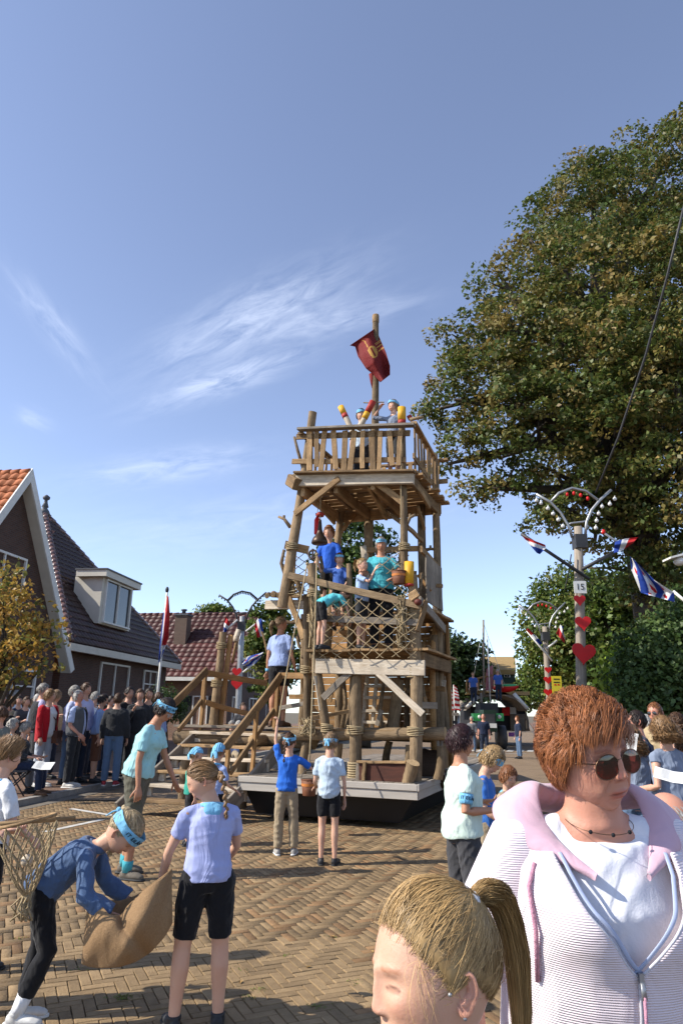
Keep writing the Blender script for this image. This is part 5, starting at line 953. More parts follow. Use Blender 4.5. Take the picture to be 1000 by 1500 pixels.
# red buggy stall and red white barrier tape beside the tower
rb_ = thing('red_cart', 'low red and yellow cart parked behind the tower\'s right side', 'cart', (lambda p: (p.x, p.y, 0))(P(655, 1080, 18))); 
def cbox(nm, x0, y0, x1, y1, Y, dep, mat): a, b = P(x0, y1, Y), P(x1, y0, Y); q = MB(); q.box(((a.x+b.x)/2, Y+dep/2, (a.z+b.z)/2), (abs(b.x-a.x), dep, abs(b.z-a.z))); q.build(nm, mat, rb_)
cbox('cart_roof', 640, 1044, 672, 1048, 17.5, 2, WOOD_G); cbox('cart_body', 642, 1064, 668, 1086, 18, 1.5, RED); cbox('cart_panel', 644, 1072, 662, 1080, 17.9, .05, YEL_P); cbox('cart_counter', 640, 1056, 670, 1060, 17.7, 1.8, DARKMETAL)
for x in (641, 671): q = MB(); q.tube([P(x, 1090, 17.6), P(x, 1046, 17.6)], .03, n=6); q.build('cart_pole', METAL, rb_)
q = MB(); c = P(648, 1092, 17.8); c.z = .22; q.tube([c-Vector((.06, 0, 0)), c+Vector((.06, 0, 0))], .22, n=14); q.build('wheel', DARKMETAL, rb_)
q = MB(); c = P(664, 1092, 17.8); c.z = .22; q.tube([c-Vector((.06, 0, 0)), c+Vector((.06, 0, 0))], .22, n=14); q.build('wheel', DARKMETAL, rb_)
for k, x in enumerate((655, 664, 649)):
    bn = thing('striped_banner', 'slim red and white striped pennant ' + ['nearest the dark tree trunk', 'right of the other pennants', 'half behind the tower'][k], 'banner', (lambda p: (p.x, p.y, 0))(P(x, 1040, 30+k)), group='striped pennants'); q = MB(); q.tube([(lambda p: Vector((p.x, p.y, 0)))(P(x, 1040, 30+k)), P(x, 998+k*5, 30+k)], .025, n=5); q.build('pole', WHITE, bn)
    cloth_patch([(x, 998+k*5), (x+1, 1018), (x+2, 1040)], [(x+5, 1002+k*5), (x+8, 1020), (x+10, 1041)], 10, 26, lambda xx, yy, r: P(xx, yy, 29.9+k+r), lambda u, v: .05*math.sin(v*9), 'pennant', [FRED, FWHITE], lambda u, v: int(v*13) % 2, bn)
# ================================================================== people: builder
def cloth(name, col, col2=None, fold=.55, **kw):
    kw.setdefault('scale', 5.); return pm('cloth_'+name, col, col2 or tuple(c*.86 for c in col), rough=.85, spec=.15, bump=.12, bscale=260, sheen=.15, fold=fold, **kw)
def skin_mat(name, col): return pm('skin_'+name, col, tuple(c*k for c, k in zip(col, (.93, .86, .84))), scale=9., rough=.5, spec=.35, bump=.08, bscale=140, attr=True, sss=.12)
SKIN = skin_mat('fair', (.56, .33, .23)); SKIN_T = skin_mat('tanned', (.44, .22, .13)); SKIN_R = skin_mat('ruddy', (.52, .26, .18)); SKIN_K = skin_mat('child', (.60, .36, .25))
def hair_mat(name, col): return pm('hair_'+name, col, tuple(c*.55 for c in col), scale=14., stretch=(3, 3, 1), rough=.5, spec=.35, attr=True)
HAIRS = dict(brown=hair_mat('brown', (.10, .05, .025)), dark=hair_mat('dark', (.03, .017, .012)), blond=hair_mat('blond', (.42, .27, .12)), sandy=hair_mat('sandy', (.30, .17, .075)), grey=hair_mat('grey', (.36, .34, .31)), white=hair_mat('white', (.62, .60, .56)),
             auburn=hair_mat('auburn', (.34, .125, .045)), plum=hair_mat('plum', (.045, .016, .018)), ash=hair_mat('ash', (.30, .19, .10)), pale=hair_mat('pale', (.55, .42, .24)), honey=hair_mat('honey', (.56, .36, .15)), ginger=hair_mat('ginger', (.26, .10, .035)))
EYE = pm('eye_white', (.62, .6, .57), rough=.2, spec=.6); IRIS = pm('iris', (.03, .035, .045), rough=.15, spec=.7)
def cube_sphere(N):
    V = []; Fq = []; idx = {}
    t = np.tan(np.linspace(-math.pi/4, math.pi/4, N+1))
    for ax in range(3):
        for sg in (-1, 1):
            ids = np.zeros((N+1, N+1), int)
            for i in range(N+1):
                for j in range(N+1):
                    p = [0, 0, 0]; p[ax] = sg; p[(ax+1) % 3] = t[i]; p[(ax+2) % 3] = t[j]; k = tuple(round(c, 6) for c in p)
                    if k not in idx: idx[k] = len(V); V.append(p)
                    ids[i, j] = idx[k]
            for i in range(N):
                for j in range(N):
                    q = [ids[i, j], ids[i+1, j], ids[i+1, j+1], ids[i, j+1]]; Fq.append(q if sg > 0 else q[::-1])
    V = np.array(V, float); V /= np.linalg.norm(V, axis=1)[:, None]; return V, np.array(Fq)
_CS = {}
def csphere(N):
    if N not in _CS: _CS[N] = cube_sphere(N)
    return _CS[N]
def skull(D, fem=True, kid=False):
    """unit directions -> head surface (metres, adult head, chin at z=-.115, crown +.118)"""
    x, y, z = D[:, 0].copy(), D[:, 1].copy(), D[:, 2].copy()
    px, py, pz = x*.076, y*.098, z*.118
    t = np.clip(-z, 0, 1); px *= 1-.26*t**1.6; back = np.clip(-y, 0, 1)
    py = np.where(y < 0, py*(1-.42*np.clip(-z-.1, 0, 1)**1.0), py*(1-.06*t))
    py = np.where((y < 0) & (z > -.2), py*1.04, py)
    fr = np.clip(y, 0, 1); py = py - .010*fr**4*(1-.3*t)      # flatter face plane
    return np.stack([px, py, pz], 1)
def face_head(N, hs, fem=True, kid=False, old=0., smile=0., lids=0., gape=0., brow=(.32, .24, .2), lipc=(.86, .56, .55), seed=0):
    D, Fq = csphere(N); P0 = skull(D, fem, kid); x, z = P0[:, 0], P0[:, 2]; w = np.clip((D[:, 1]-.12)/.35, 0, 1); w = w*w*(3-2*w)
    def g(x0, z0, sx, sz): return np.exp(-((np.abs(x)-abs(x0))/sx)**2-((z-z0)/sz)**2) if x0 else np.exp(-(x/sx)**2-((z-z0)/sz)**2)
    k = .75 if kid else 1.0; dy = np.zeros(len(x))
    dy += k*(.006*g(0, .014, .008, .02)+.011*g(0, -.008, .0085, .017)+.0165*g(0, -.027, .0105, .0115)+.008*g(.010, -.032, .0062, .0065)); dy -= .004*g(0, -.041, .012, .004)
    dy += -.0105*g(.031, .004, .0155, .0105) + (.004 if kid else .0058)*g(.027, .023, .02, .0065) + .003*g(0, .022, .012, .01)
    dy += .0065*g(.031, .0035, .0115, .007)                                                    # eyeball under the lids
    dy += (.007 if kid else .0055)*g(.043, -.022, .02, .018)+.008*g(0, -.066, .026, .017)
    lw_ = .020+.004*smile; zc = -.0665+.10*smile*(x/.03)**2*.06
    dy += .0042*np.exp(-(x/(lw_*.85))**2-((z-zc-.0048)/.0034)**2)+.0052*np.exp(-(x/(lw_*.75))**2-((z-zc+.0058)/.0042)**2)-.0052*np.exp(-(x/(lw_*1.05))**4-((z-zc)/.0016)**2)
    dy += .0105*g(0, -.1, .02, .013)-.004*g(0, -.083, .018, .006)
    if old:
        n1 = np.exp(-((np.abs(x)-(.020+.32*np.clip(-.03-z, 0, .05)))/.0028)**2)*np.clip((-.03-z)/.008, 0, 1)*np.clip((z+.082)/.012, 0, 1); dy -= .0036*old*n1
        n2 = np.exp(-((np.abs(x)-(.030+.1*np.clip(-.07-z, 0, .05)))/.0028)**2)*np.clip((-.072-z)/.006, 0, 1)*np.clip((z+.105)/.01, 0, 1); dy -= .003*old*n2
        dy += .0045*old*g(.036, -.062, .012, .02); dy -= .0012*old*np.sin(z*900)*np.exp(-((z-.055)/.016)**2)*np.exp(-(x/.04)**2)
        dy -= .002*old*np.exp(-((np.abs(x)-.031)/.016)**2-((z+.013)/.0022)**2)
    V = P0.copy(); V[:, 1] += dy*w; V[:, 2] += -.004*w*g(0, -.03, .01, .01)
    sd = .010*np.exp(-((z+.058)/.024)**2)*np.clip(D[:, 1]+.2, 0, 1)*np.sign(x)*np.clip(np.abs(x)/.03, 0, 1)*(1.1 if kid else .7); V[:, 0] += sd*.6
    C = np.ones((len(x), 3)); 
    def tint(m, c): C[:] = C*(1-m[:, None])+np.array(c)*m[:, None]
    rosy = w*(.75*g(.042, -.024, .02, .018)+.7*g(0, -.028, .013, .012)); tint(np.clip(rosy, 0, 1)*.55, (1.0, .74, .72))
    lip = w*np.exp(-(x/(lw_*1.0))**6)*np.clip(np.exp(-((z-zc-.0035)/.0045)**2)+np.exp(-((z-zc+.0055)/.0052)**2), 0, 1); tint(np.clip(lip, 0, 1)*.85, lipc)
    tint(w*np.exp(-(x/(lw_*1.02))**6-((z-zc)/.0015)**2)*.85, (.35, .16, .15))
    bz = .0245-.10*(np.abs(x)-.03)**2/.03; tint(w*np.clip(1.25*np.exp(-((z-bz)/.0036)**4)*np.clip((np.abs(x)-.011)/.005, 0, 1)*np.clip((.05-np.abs(x))/.008, 0, 1), 0, 1)*.75, brow)
    ez = .0035-.0055*lids; tint(w*np.exp(-((z-ez-.0045+ .35*((np.abs(x)-.031)**2)/.03)/.0016)**2)*np.clip((.0155-np.abs(np.abs(x)-.031))/.003, 0, 1)*.9, (.13, .08, .07))
    if lids: tint(w*np.exp(-((z-(-.0015))/.0014)**2)*np.clip((.0145-np.abs(np.abs(x)-.031))/.003, 0, 1)*.85, (.16, .09, .08))
    tint(w*g(.009, -.0345, .004, .0025)*.8, (.3, .13, .1))
    return V*hs, Fq, C
def ear_geo(hs, sx):
    """auricle: curved disc with a raised helix"""
    n, m = 18, 6; V = []; Fq = []
    for i in range(n):
        a = 2*math.pi*i/n; ry, rz = .0175, (.031 if math.sin(a) > 0 else .029)
        for j in range(m+1):
            r = j/m; lift = .0 + .010*math.exp(-((r-.86)/.13)**2)*(1.0 if math.cos(a) < .5 else .5) + .004*math.exp(-((r-.45)/.12)**2) - .004*(r < .25)
            y = ry*r*math.cos(a)*(.75 if math.sin(a) < -.3 else 1)-.004*math.sin(a); z = rz*r*math.sin(a); V.append((sx*(.0735+.006*(-math.cos(a)*r)*1.4+lift+.003), y-.012, z-.008))
    for i in range(n):
        for j in range(m): a, b = i*(m+1)+j, ((i+1) % n)*(m+1)+j; q = [a, a+1, b+1, b]; Fq.append(q if sx > 0 else q[::-1])
    V = np.array(V); return V*hs, np.array(Fq), np.tile(np.array([[1.0, .82, .8]]), (len(V), 1))
def np_tube(pts, rad, n=8, side=None):
    q = MB(); q.tube(pts, rad, n=n, caps=False, side=side); return np.array(q.v), np.array(q.f)
class Acc:
    def __init__(s): s.V = []; s.F = []; s.C = []; s.M = []; s.n = 0
    def add(s, V, Fq, C=None, mi=0):
        V = np.asarray(V, float); Fq = np.asarray(Fq); 
        if Fq.shape[1] == 3: Fq = np.concatenate([Fq, Fq[:, 2:3]], 1)
        s.V.append(V); s.F.append(Fq+s.n); s.C.append(np.ones((len(V), 3)) if C is None else C); s.M.append(np.full(len(Fq), mi)); s.n += len(V)
    def mesh(s, name): 
        return np_mesh(name, np.concatenate(s.V), np.concatenate(s.F), np.concatenate(s.C), True, np.concatenate(s.M))
def mesh_np(me):
    V = np.zeros(len(me.vertices)*3, np.float32); me.vertices.foreach_get('co', V); nl = len(me.loops); I = np.zeros(nl, np.int32); me.loops.foreach_get('vertex_index', I)
    if nl == 4*len(me.polygons): return V.reshape(-1, 3), I.reshape(-1, 4)
    Fs = [list(p.vertices) for p in me.polygons]; Fs = [f if len(f) == 4 else (f+[f[-1]])[:4] for f in Fs]; return V.reshape(-1, 3), np.array(Fs)
def rotm(yaw=0, pitch=0, roll=0): return Matrix.Rotation(RAD(yaw), 3, 'Z') @ Matrix.Rotation(-RAD(pitch), 3, 'X') @ Matrix.Rotation(RAD(roll), 3, 'Y')
def hand_geo(acc, wr, dr, nrm, s, side, curl=.5, spread=.5):
    """wr wrist, dr along the hand, nrm back-of-hand normal; side +1 right, -1 left"""
    dr = dr.normalized(); nrm = (nrm-dr*nrm.dot(dr)).normalized(); lat = dr.cross(nrm)*side   # towards the thumb
    q = MB(); q.tube([wr-dr*.015*s, wr+dr*.015*s, wr+dr*.05*s, wr+dr*.085*s, wr+dr*.094*s], [(.026*s, .02*s), (.032*s, .018*s), (.041*s, .016*s), (.04*s, .014*s), (.03*s, .008*s)], n=10, caps=False, side=lat); acc.add(q.v, np.array(q.f))
    for k, (off, ln, r) in enumerate(((.029, .072, .0088), (.010, .08, .0092), (-.010, .074, .0088), (-.028, .058, .0078))):
        p = wr+dr*.084*s+lat*off*s; d = (dr+lat*off*2.2*spread).normalized(); pts = [p-dr*.015*s, p]; rr = [r*s, r*s*1.05]
        for j, (f, c) in enumerate(((.45, .55), (.3, .75), (.25, .55))):
            d = (Quaternion(lat*side, -curl*c*(1.0+.12*k)*1.0*side) @ d) if True else d
            p = p+d*ln*f*s; pts.append(p); rr.append(r*s*(.95, .86, .5)[j])
        V, Fq = np_tube(pts, rr, n=7, side=lat); acc.add(V, Fq)
    p = wr+dr*.025*s+lat*.026*s; d = (dr*.75+lat*.7-nrm*.25).normalized(); pts = [p-lat*.015*s, p]; rr = [.013*s, .0125*s]
    for j, f in enumerate((.036, .03, .022)): p = p+d*f*s; pts.append(p); rr.append((.011, .0098, .005)[j]*s); d = (d+dr*.25-nrm*.25*curl).normalized()
    V, Fq = np_tube(pts, rr, n=7, side=nrm); acc.add(V, Fq)
def _seed_rng(k): return np.random.default_rng(k)
def hairline(D, front=.58, back=-.5, side=-.12):
    az = np.degrees(np.arctan2(np.abs(D[:, 0]), D[:, 1])); return np.interp(az, [0, 38, 58, 74, 84, 100, 135, 180], [front, front-.06, front-.28, side+.1, side-.14, side-.05, back+.12, back])
def strands(acc, A, B, hs, M4, seg=6, width=.004, lift=(0.006, .012, .008), wob=.1, tail=None, seed=0, shade=(.65, 1.35), fem=True, curl=0.0, curlf=5.):
    """ribbons over the head from direction A to direction B"""
    g = _seed_rng(seed); n = len(A); A = A/np.linalg.norm(A, axis=1)[:, None]; B = B/np.linalg.norm(B, axis=1)[:, None]; om = np.arccos(np.clip((A*B).sum(1), -.999, .999)); so_ = np.sin(om)+1e-6
    pts = []; off = g.normal(size=(n, 3))*wob; lf = g.uniform(.55, 1.45, n); ph = g.uniform(0, 6.28, n)
    for j in range(seg+1):
        t = j/seg; d = (np.sin((1-t)*om)/so_)[:, None]*A+(np.sin(t*om)/so_)[:, None]*B+off*math.sin(t*math.pi)*.35; d /= np.linalg.norm(d, axis=1)[:, None]
        s = skull(d, fem); l = np.interp(t, np.linspace(0, 1, len(lift)), lift)*lf; p = s+d*l[:, None]
        if curl: p = p+np.stack([np.cos(ph+curlf*t*6.28), np.sin(ph+curlf*t*6.28)*.5, np.sin(ph+curlf*t*6.28)], 1)*curl*t
        pts.append(p)
    p = np.stack(pts, 1)*hs; ribbons(acc, p, width*hs, g, shade, M4)
def ribbons(acc, p, width, g, shade=(.65, 1.35), M4=None):
    n, k, _ = p.shape; tan = np.gradient(p, axis=1); c = p.mean(axis=(0, 1)) if True else 0
    rad = p-np.array([0, -.01, 0]); sv = np.cross(tan, rad); sv /= (np.linalg.norm(sv, axis=2)[:, :, None]+1e-9)
    tw = g.normal(size=(n, 1, 3))*.35; sv = sv+tw; sv /= (np.linalg.norm(sv, axis=2)[:, :, None]+1e-9)
    prof = np.interp(np.linspace(0, 1, k), [0, .15, .7, 1], [.7, 1, .85, .12])[None, :, None]; w = (width*g.uniform(.6, 1.4, n))[:, None, None]*prof*.5
    a, b = p-sv*w, p+sv*w; V = np.stack([a, b], 2).reshape(n*k*2, 3)
    if M4 is not None: R = np.array(M4.to_3x3()); V = V @ R.T + np.array(M4.translation)
    i = np.arange(n)[:, None]*k*2; j = np.arange(k-1)[None, :]*2; base = (i+j).ravel(); Fq = np.stack([base, base+1, base+3, base+2], 1)
    col = np.repeat(g.uniform(shade[0], shade[1], n), k*2); grad = np.tile(np.repeat(np.linspace(.85, 1.12, k), 2), n); acc.add(V, Fq, np.repeat((col*grad)[:, None], 3, 1))
def hair_shell(acc, hs, M4, th=.01, N=22, front=.58, back=-.5, side=-.12, noisea=.003, seed=0, fem=True, top=0.0):
    D, Fq = csphere(N); hl = hairline(D, front+.07, back+.02, side+.05); m = D[:, 2]-hl; keep = m > -.02; fk = keep[Fq].all(1)
    s = skull(D, fem); ph = seed*1.7; nz = np.sin(D[:, 0]*23+ph)*np.cos(D[:, 2]*19+ph*2)+.7*np.sin(D[:, 1]*31+D[:, 0]*17+ph)
    t = th*np.clip(m/.18, 0, 1)**.6+top*np.clip(D[:, 2], 0, 1)**2; V = (s+D*(t+noisea*nz*np.clip(m/.2, 0, 1))[:, None])*hs
    R = np.array(M4.to_3x3()); V = V @ R.T+np.array(M4.translation); used = np.unique(Fq[fk]); mp = -np.ones(len(V), int); mp[used] = np.arange(len(used)); acc.add(V[used], mp[Fq[fk]], np.repeat((.72+.12*nz[used])[:, None], 3, 1))
def scalp_dirs(n, seed, front=.58, back=-.5, side=-.12, margin=.02):
    g = _seed_rng(seed); D = g.normal(size=(n*5, 3)); D /= np.linalg.norm(D, axis=1)[:, None]; D = D[D[:, 2] > hairline(D, front, back, side)+margin]; return D[:n]
def tail_strands(acc, path, r0, n, width, seed, M4=None, wob=.2, shade=(.65, 1.4), rp=(.5, 1, .9, .3)):
    g = _seed_rng(seed); P_ = np.array([list(p) for p in path], float); k = 9; ts = np.linspace(0, len(P_)-1, k); c = np.stack([np.interp(ts, range(len(P_)), P_[:, i]) for i in range(3)], 1)
    o = g.normal(size=(n, 3)); o /= np.maximum(1, np.linalg.norm(o, axis=1)/1.3)[:, None]; pr = np.interp(np.linspace(0, 1, k), np.linspace(0, 1, len(rp)), rp)
    ln = g.uniform(.75, 1.05, n); p = []
    for j in range(k):
        tt = np.clip(ln*j/(k-1)*(k-1), 0, k-1); cc = np.stack([np.interp(tt, range(k), c[:, i]) for i in range(3)], 1); p.append(cc+o*r0*pr[j]+g.normal(size=(n, 3))*r0*wob*.25)
    ribbons(acc, np.stack(p, 1), width, g, shade, M4)
def braid(acc, path, r, n=11):
    P_ = [Vector(p) for p in path]
    for i in range(n):
        t = i/(n-1)*(len(P_)-1); k = min(int(t), len(P_)-2); c = P_[k].lerp(P_[k+1], t-k); d = (P_[k+1]-P_[k]).normalized(); sd = d.cross(Vector((0, 1, 0))); sd = sd.normalized() if sd.length > .1 else Vector((1, 0, 0)); rr = r*(1.05-.45*i/n)
        q = MB(); rot = Matrix((sd, d.cross(sd), d)).transposed(); tl = rot @ Matrix.Rotation((.6 if i % 2 else -.6), 3, 'Y'); q.ell(c+sd*rr*.35*(1 if i % 2 else -1), (rr*.75, rr*.85, rr*1.35), tl, n=8, m=6); acc.add(q.v, np.array(q.f), np.full((len(q.v), 3), .75+.4*((i*7) % 5)/5))
BANDB = cloth('band_blue', (.20, .47, .66), (.15, .39, .60), fold=.6); INK = pm('black_ink', (.01, .012, .016), rough=.8)
def band_geo(hs, M4, z0, hgt, tilt, rx=.0835, ry=.108, yo=-.004, knot=True):
    acc = Acc(); n, m = 40, 6; V = []; Fq = []
    for i in range(n):
        a = 2*math.pi*i/n
        for j in range(m+1):
            v = j/m; f = 1+.012*math.sin(v*9+2*math.sin(a*2))-.035*max(0, v-.5)*2*.8; z = z0+(v-.5)*hgt*(1+.12*math.sin(a*3)); y = ry*f*math.cos(a)+yo; V.append(Vector((rx*f*math.sin(a), y, z+tilt*y))*hs)
    for i in range(n):
        for j in range(m): a, b = i*(m+1)+j, ((i+1) % n)*(m+1)+j; Fq.append((b, a, a+1, b+1))
    R = M4; acc.add([R @ v for v in V], np.array(Fq))
    if knot:
        q = MB(); c = Vector((0, -ry-.008, z0-tilt*ry))*hs; q.ell(R @ c, (.02*hs, .016*hs, .018*hs), n=8, m=6); acc.add(q.v, np.array(q.f))
        for sx in (-1, 1): Vt, Ft = np_tube([R @ (c+Vector((0, 0, 0))), R @ (c+Vector((sx*.014, -.012, -.03))*hs), R @ (c+Vector((sx*.022, -.012, -.07))*hs)], [(.008*hs, .004), (.014*hs, .004), (.011*hs, .002)], n=6); acc.add(Vt, Ft)
    me = acc.mesh('headband'); return me
def band_text(body, hs, M4, z0, tilt, size=.034, rx=.0835, ry=.108, yo=-.004, a0=0.0, push=.003):
    me = text_mesh(body, size*hs, .0008)
    for v in me.vertices:
        a = a0-v.co.x/(.094*hs); zz = v.co.y/hs; y = (ry+push)*math.cos(a)+yo; x = (rx+push)*math.sin(a); p = Vector((x, y, z0+zz+tilt*y))*hs; v.co = M4 @ (p+Vector((math.sin(a), math.cos(a), 0))*(v.co.z))
    return me
PEOPLE = []
def person(label, hd, yaw, h=None, gz=0.0, kid=False, fem=False, belly=0., slim=1., lean=0., leanx=0., curve=0., twist=0., armR=None, armL=None, legR=None, legL=None, head=(0, 0, 0), skin=None, top=None, bottom=None, shoes=None, socks=None,
           hair=('short', 'brown'), band=None, vox=None, group=None, seat=False, curlR=.5, curlL=.5, face={}, N=None, extras=None, hands=True, sleeve_pad=0., noface=False, neck=.055, dens=1., hk=1., hue=None):
    """hd: world point of the top of the head; upright people take their height from it"""
    hd = Vector(hd); dist = hd.y
    if h is None: h = (hd.z-gz)/(.985 if not lean else .985)
    s = h/1.75; hs = hk*s*(1.16 if kid else 1.0)*(1.0 if h > 1.2 or not kid else 1.06); vox = vox or max(.007, min(.024, dist*.00135)); N = N or (22 if dist < 5.5 else (16 if dist < 12 else 10))
    skin = skin or (SKIN_K if kid else SKIN); bw = (.97 if kid else 1.0)*slim
    X, Yv, Z = Vector((1, 0, 0)), Vector((0, 1, 0)), Vector((0, 0, 1))
    la, lb, lc = RAD(lean), RAD(leanx), RAD(lean+curve)
    tu = Vector((math.sin(lb), math.sin(la)*math.cos(lb), math.cos(la)*math.cos(lb))); tu2 = Vector((math.sin(lb), math.sin(lc)*math.cos(lb), math.cos(lc)*math.cos(lb)))
    tf = Vector((0, math.cos(la), -math.sin(la))); rt = Matrix.Rotation(RAD(twist), 3, 'Z') @ X
    ST = .97 if kid else 1.0
    def sp(t): return tu*min(t, .22)*s*ST + tu2*max(0, t-.22)*s*ST
    hw = (.088 if not kid else .08)*s*bw; sw = (.178 if not (fem or kid) else (.158 if fem else .152))*s*(.5+.5*bw)
    legs = {}; lows = []
    for sd, lg in ((1, legR), (-1, legL)):
        th, shn = lg if lg else ((sd*.03, .0, -1), (sd*.01, -.04, -1))
        hp = X*sd*hw - tu*.02*s; kn = hp+Vector(th).normalized()*.425*s; an = kn+Vector(shn).normalized()*.43*s; legs[sd] = (hp, kn, an, Vector(shn).normalized()); lows.append(an.z)
    base = -min(lows)+.075*s; sh = Vector((0, 0, base))
    arms = {}
    for sd, am in ((1, armR), (-1, armL)):
        up_, fo = am if am else ((sd*.16, .02, -1), (sd*.06, .22, -1))
        s0 = sp(.425)+rt*sd*sw; el = s0+Vector(up_).normalized()*.285*s; wr = el+Vector(fo).normalized()*.245*s; arms[sd] = (s0, el, wr, Vector(fo).normalized())
    nk = sp(.50); hy, hp_, hr = head; RH = rotm(hy, hp_, hr); hu = (tu2*.6+(RH @ Z)*.4).normalized(); hc = nk+hu*neck*s+(RH @ Vector((0, .012, .105)))*hs
    htop = hc+(RH @ Vector((0, -.01, .122)))*hs+sh
    RY = Matrix.Rotation(RAD(yaw), 3, 'Z'); ht = RY @ htop; loc_ = Vector((hd.x-ht.x, hd.y-ht.y, gz)); dz = hd.z-(ht.z+gz)
    root = thing('person', label, 'person', loc_, RAD(yaw), group); W4 = WM[root.name]; PEOPLE.append((label[:40], round(h, 2), round(dz, 2)))
    # ---- torso profile: (height, half width, half depth, forward shift)
    if kid: pr = [(-.10, .085, .075, 0), (-.04, .128, .098, 0), (.06, .130, .10, 0), (.16, .118, .094, .004), (.28, .128, .098, 0), (.38, .134, .092, 0), (.445, .118, .07, -.004), (.485, .062, .052, 0), (.53, .046, .046, .006)]
    elif fem: pr = [(-.10, .10, .09, 0), (-.03, .168, .122, -.008), (.06, .16, .12, -.004), (.17, .13+.03*belly, .1+.04*belly, .01+.015*belly), (.27, .142+.02*belly, .112+.02*belly, .014), (.345, .15, .125, .022), (.41, .145, .098, .004), (.455, .125, .072, -.006), (.49, .062, .055, 0), (.54, .05, .05, .008)]
    else: pr = [(-.10, .10, .088, 0), (-.03, .155, .112, 0), (.06, .152+.02*belly, .11+.045*belly, .012*belly), (.17, .15+.03*belly, .108+.06*belly, .03*belly), (.29, .168, .12+.02*belly, .01*belly), (.385, .178, .115, 0), (.445, .15, .082, -.006), (.488, .074, .064, 0), (.54, .058, .057, .008)]
    def torso(q, t0, t1, pad, padtop=None, flare=0.):
        ts = sorted(set([t0, t1]+[p[0] for p in pr if t0 < p[0] < t1])); pts = []; rr = []
        for t in ts:
            w_ = np.interp(t, [p[0] for p in pr], [p[1] for p in pr]); d_ = np.interp(t, [p[0] for p in pr], [p[2] for p in pr]); f_ = np.interp(t, [p[0] for p in pr], [p[3] for p in pr])
            if t < .1 and t0 > -.09: w_ = max(w_, np.interp(.0, [p[0] for p in pr], [p[1] for p in pr]))
            e = pad if padtop is None or t < .4 else padtop; e += flare*max(0, (.25-t))
            pts.append(sp(t)+tf*f_*s+sh); rr.append((w_*s*bw+e, d_*s*bw+e))
        q.tube(pts, rr, n=18, side=rt)
    def limb(q, pts, rr, n=12): q.tube([p+sh for p in pts], rr, n=n); q.ell(pts[0]+sh, (rr[0],)*3, n=10, m=6); q.ell(pts[-1]+sh, (rr[-1],)*3, n=10, m=6)
    ab = bw*(.84 if fem else 1.)*(.95 if kid else 1.); lbw = bw*(1.02 if fem else 1.)*(.97 if kid else 1.)
    # ---- body: one skin surface
    q = MB(); torso(q, -.10, .54, 0)
    for sd in (1, -1):
        s0, el, wr, fd = arms[sd]; m1, m2 = s0.lerp(el, .45), el.lerp(wr, .3); limb(q, [s0, m1, el, m2, wr], [.05*s*ab, .047*s*ab, .037*s*ab, .04*s*ab, .0265*s*ab])
        q.tube([sp(.47)+sh, sp(.455).lerp(s0, .55)+tu2*.012*s+sh, s0+sh], [.05*s, .045*s*ab, .044*s*ab], n=10)
        hp, kn, an, sv = legs[sd]; limb(q, [hp, hp.lerp(kn, .45), kn, kn.lerp(an, .3)-Yv*.008*s, kn.lerp(an, .65), an], [.086*s*lbw, .076*s*lbw, .053*s*lbw, .056*s*lbw, .042*s*lbw, .034*s*lbw])
    q.tube([nk-tu*.03*s+sh, nk+sh, nk.lerp(hc, .5)+sh, hc+sh-(RH @ Vector((0, .01, .04)))*hs], [.068*s, .06*s, .054*s*(hs/s), .05*hs], n=12)
    me = voxel(q, vox, 5); V, Fq = mesh_np(me); bpy.data.meshes.remove(me); acc = Acc(); acc.add(V, Fq)
    HM = Matrix.Translation(hc+sh) @ RH.to_4x4(); Rn = np.array(RH); hco = np.array(hc+sh)
    fk = dict(fem=fem, kid=kid); fk.update(face)
    hv, hf, hcol = face_head(N, hs, **fk); acc.add(hv @ Rn.T+hco, hf, hcol)
    for sx in (-1, 1): ev, ef, ec = ear_geo(hs, sx); acc.add(ev @ Rn.T+hco, ef, ec)
    if dist < 16 and hands:
        for sd, cu in ((1, curlR), (-1, curlL)):
            s0, el, wr, fd = arms[sd]; nrm = X*sd*.8+Yv*.5 if fd.z < -.5 else Z+X*sd*.3; hand_geo(acc, wr+sh, fd, nrm, s*(.95 if fem else 1.02)*(1.02 if kid else 1), sd, cu)
    elif hands:
        q = MB()
        for sd in (1, -1): s0, el, wr, fd = arms[sd]; q.ell(wr+fd*.08*s+sh, (.038*s, .03*s, .075*s), fd.to_track_quat('Z', 'Y').to_matrix(), n=8, m=6)
        acc.add(q.v, np.array(q.f))
    body = mesh_obj('body', acc.mesh('body'), skin, root, W4)
    if dist < 16 and not noface and fk.get('lids', 0) < .9:
        for sx in (-1, 1):
            q = MB(); q.ell(HM @ (Vector((sx*.031, .0765, .0015))*hs), (.0128*hs, .009*hs, .0052*hs), RH, n=10, m=6); eye = mesh_obj('eye', q.mesh('eye'), EYE, body, W4)
            q = MB(); q.ell(HM @ (Vector((sx*.031, .0838, .0012))*hs), (.0055*hs, .0025*hs, .0048*hs), RH, n=8, m=6); mesh_obj('iris', q.mesh('iris'), IRIS, eye, W4)
    info = dict(root=root, W4=W4, HM=HM, hs=hs, s=s, sh=sh, sp=sp, arms=arms, legs=legs, RH=RH, body=body, tf=tf, nk=nk, vox=vox)
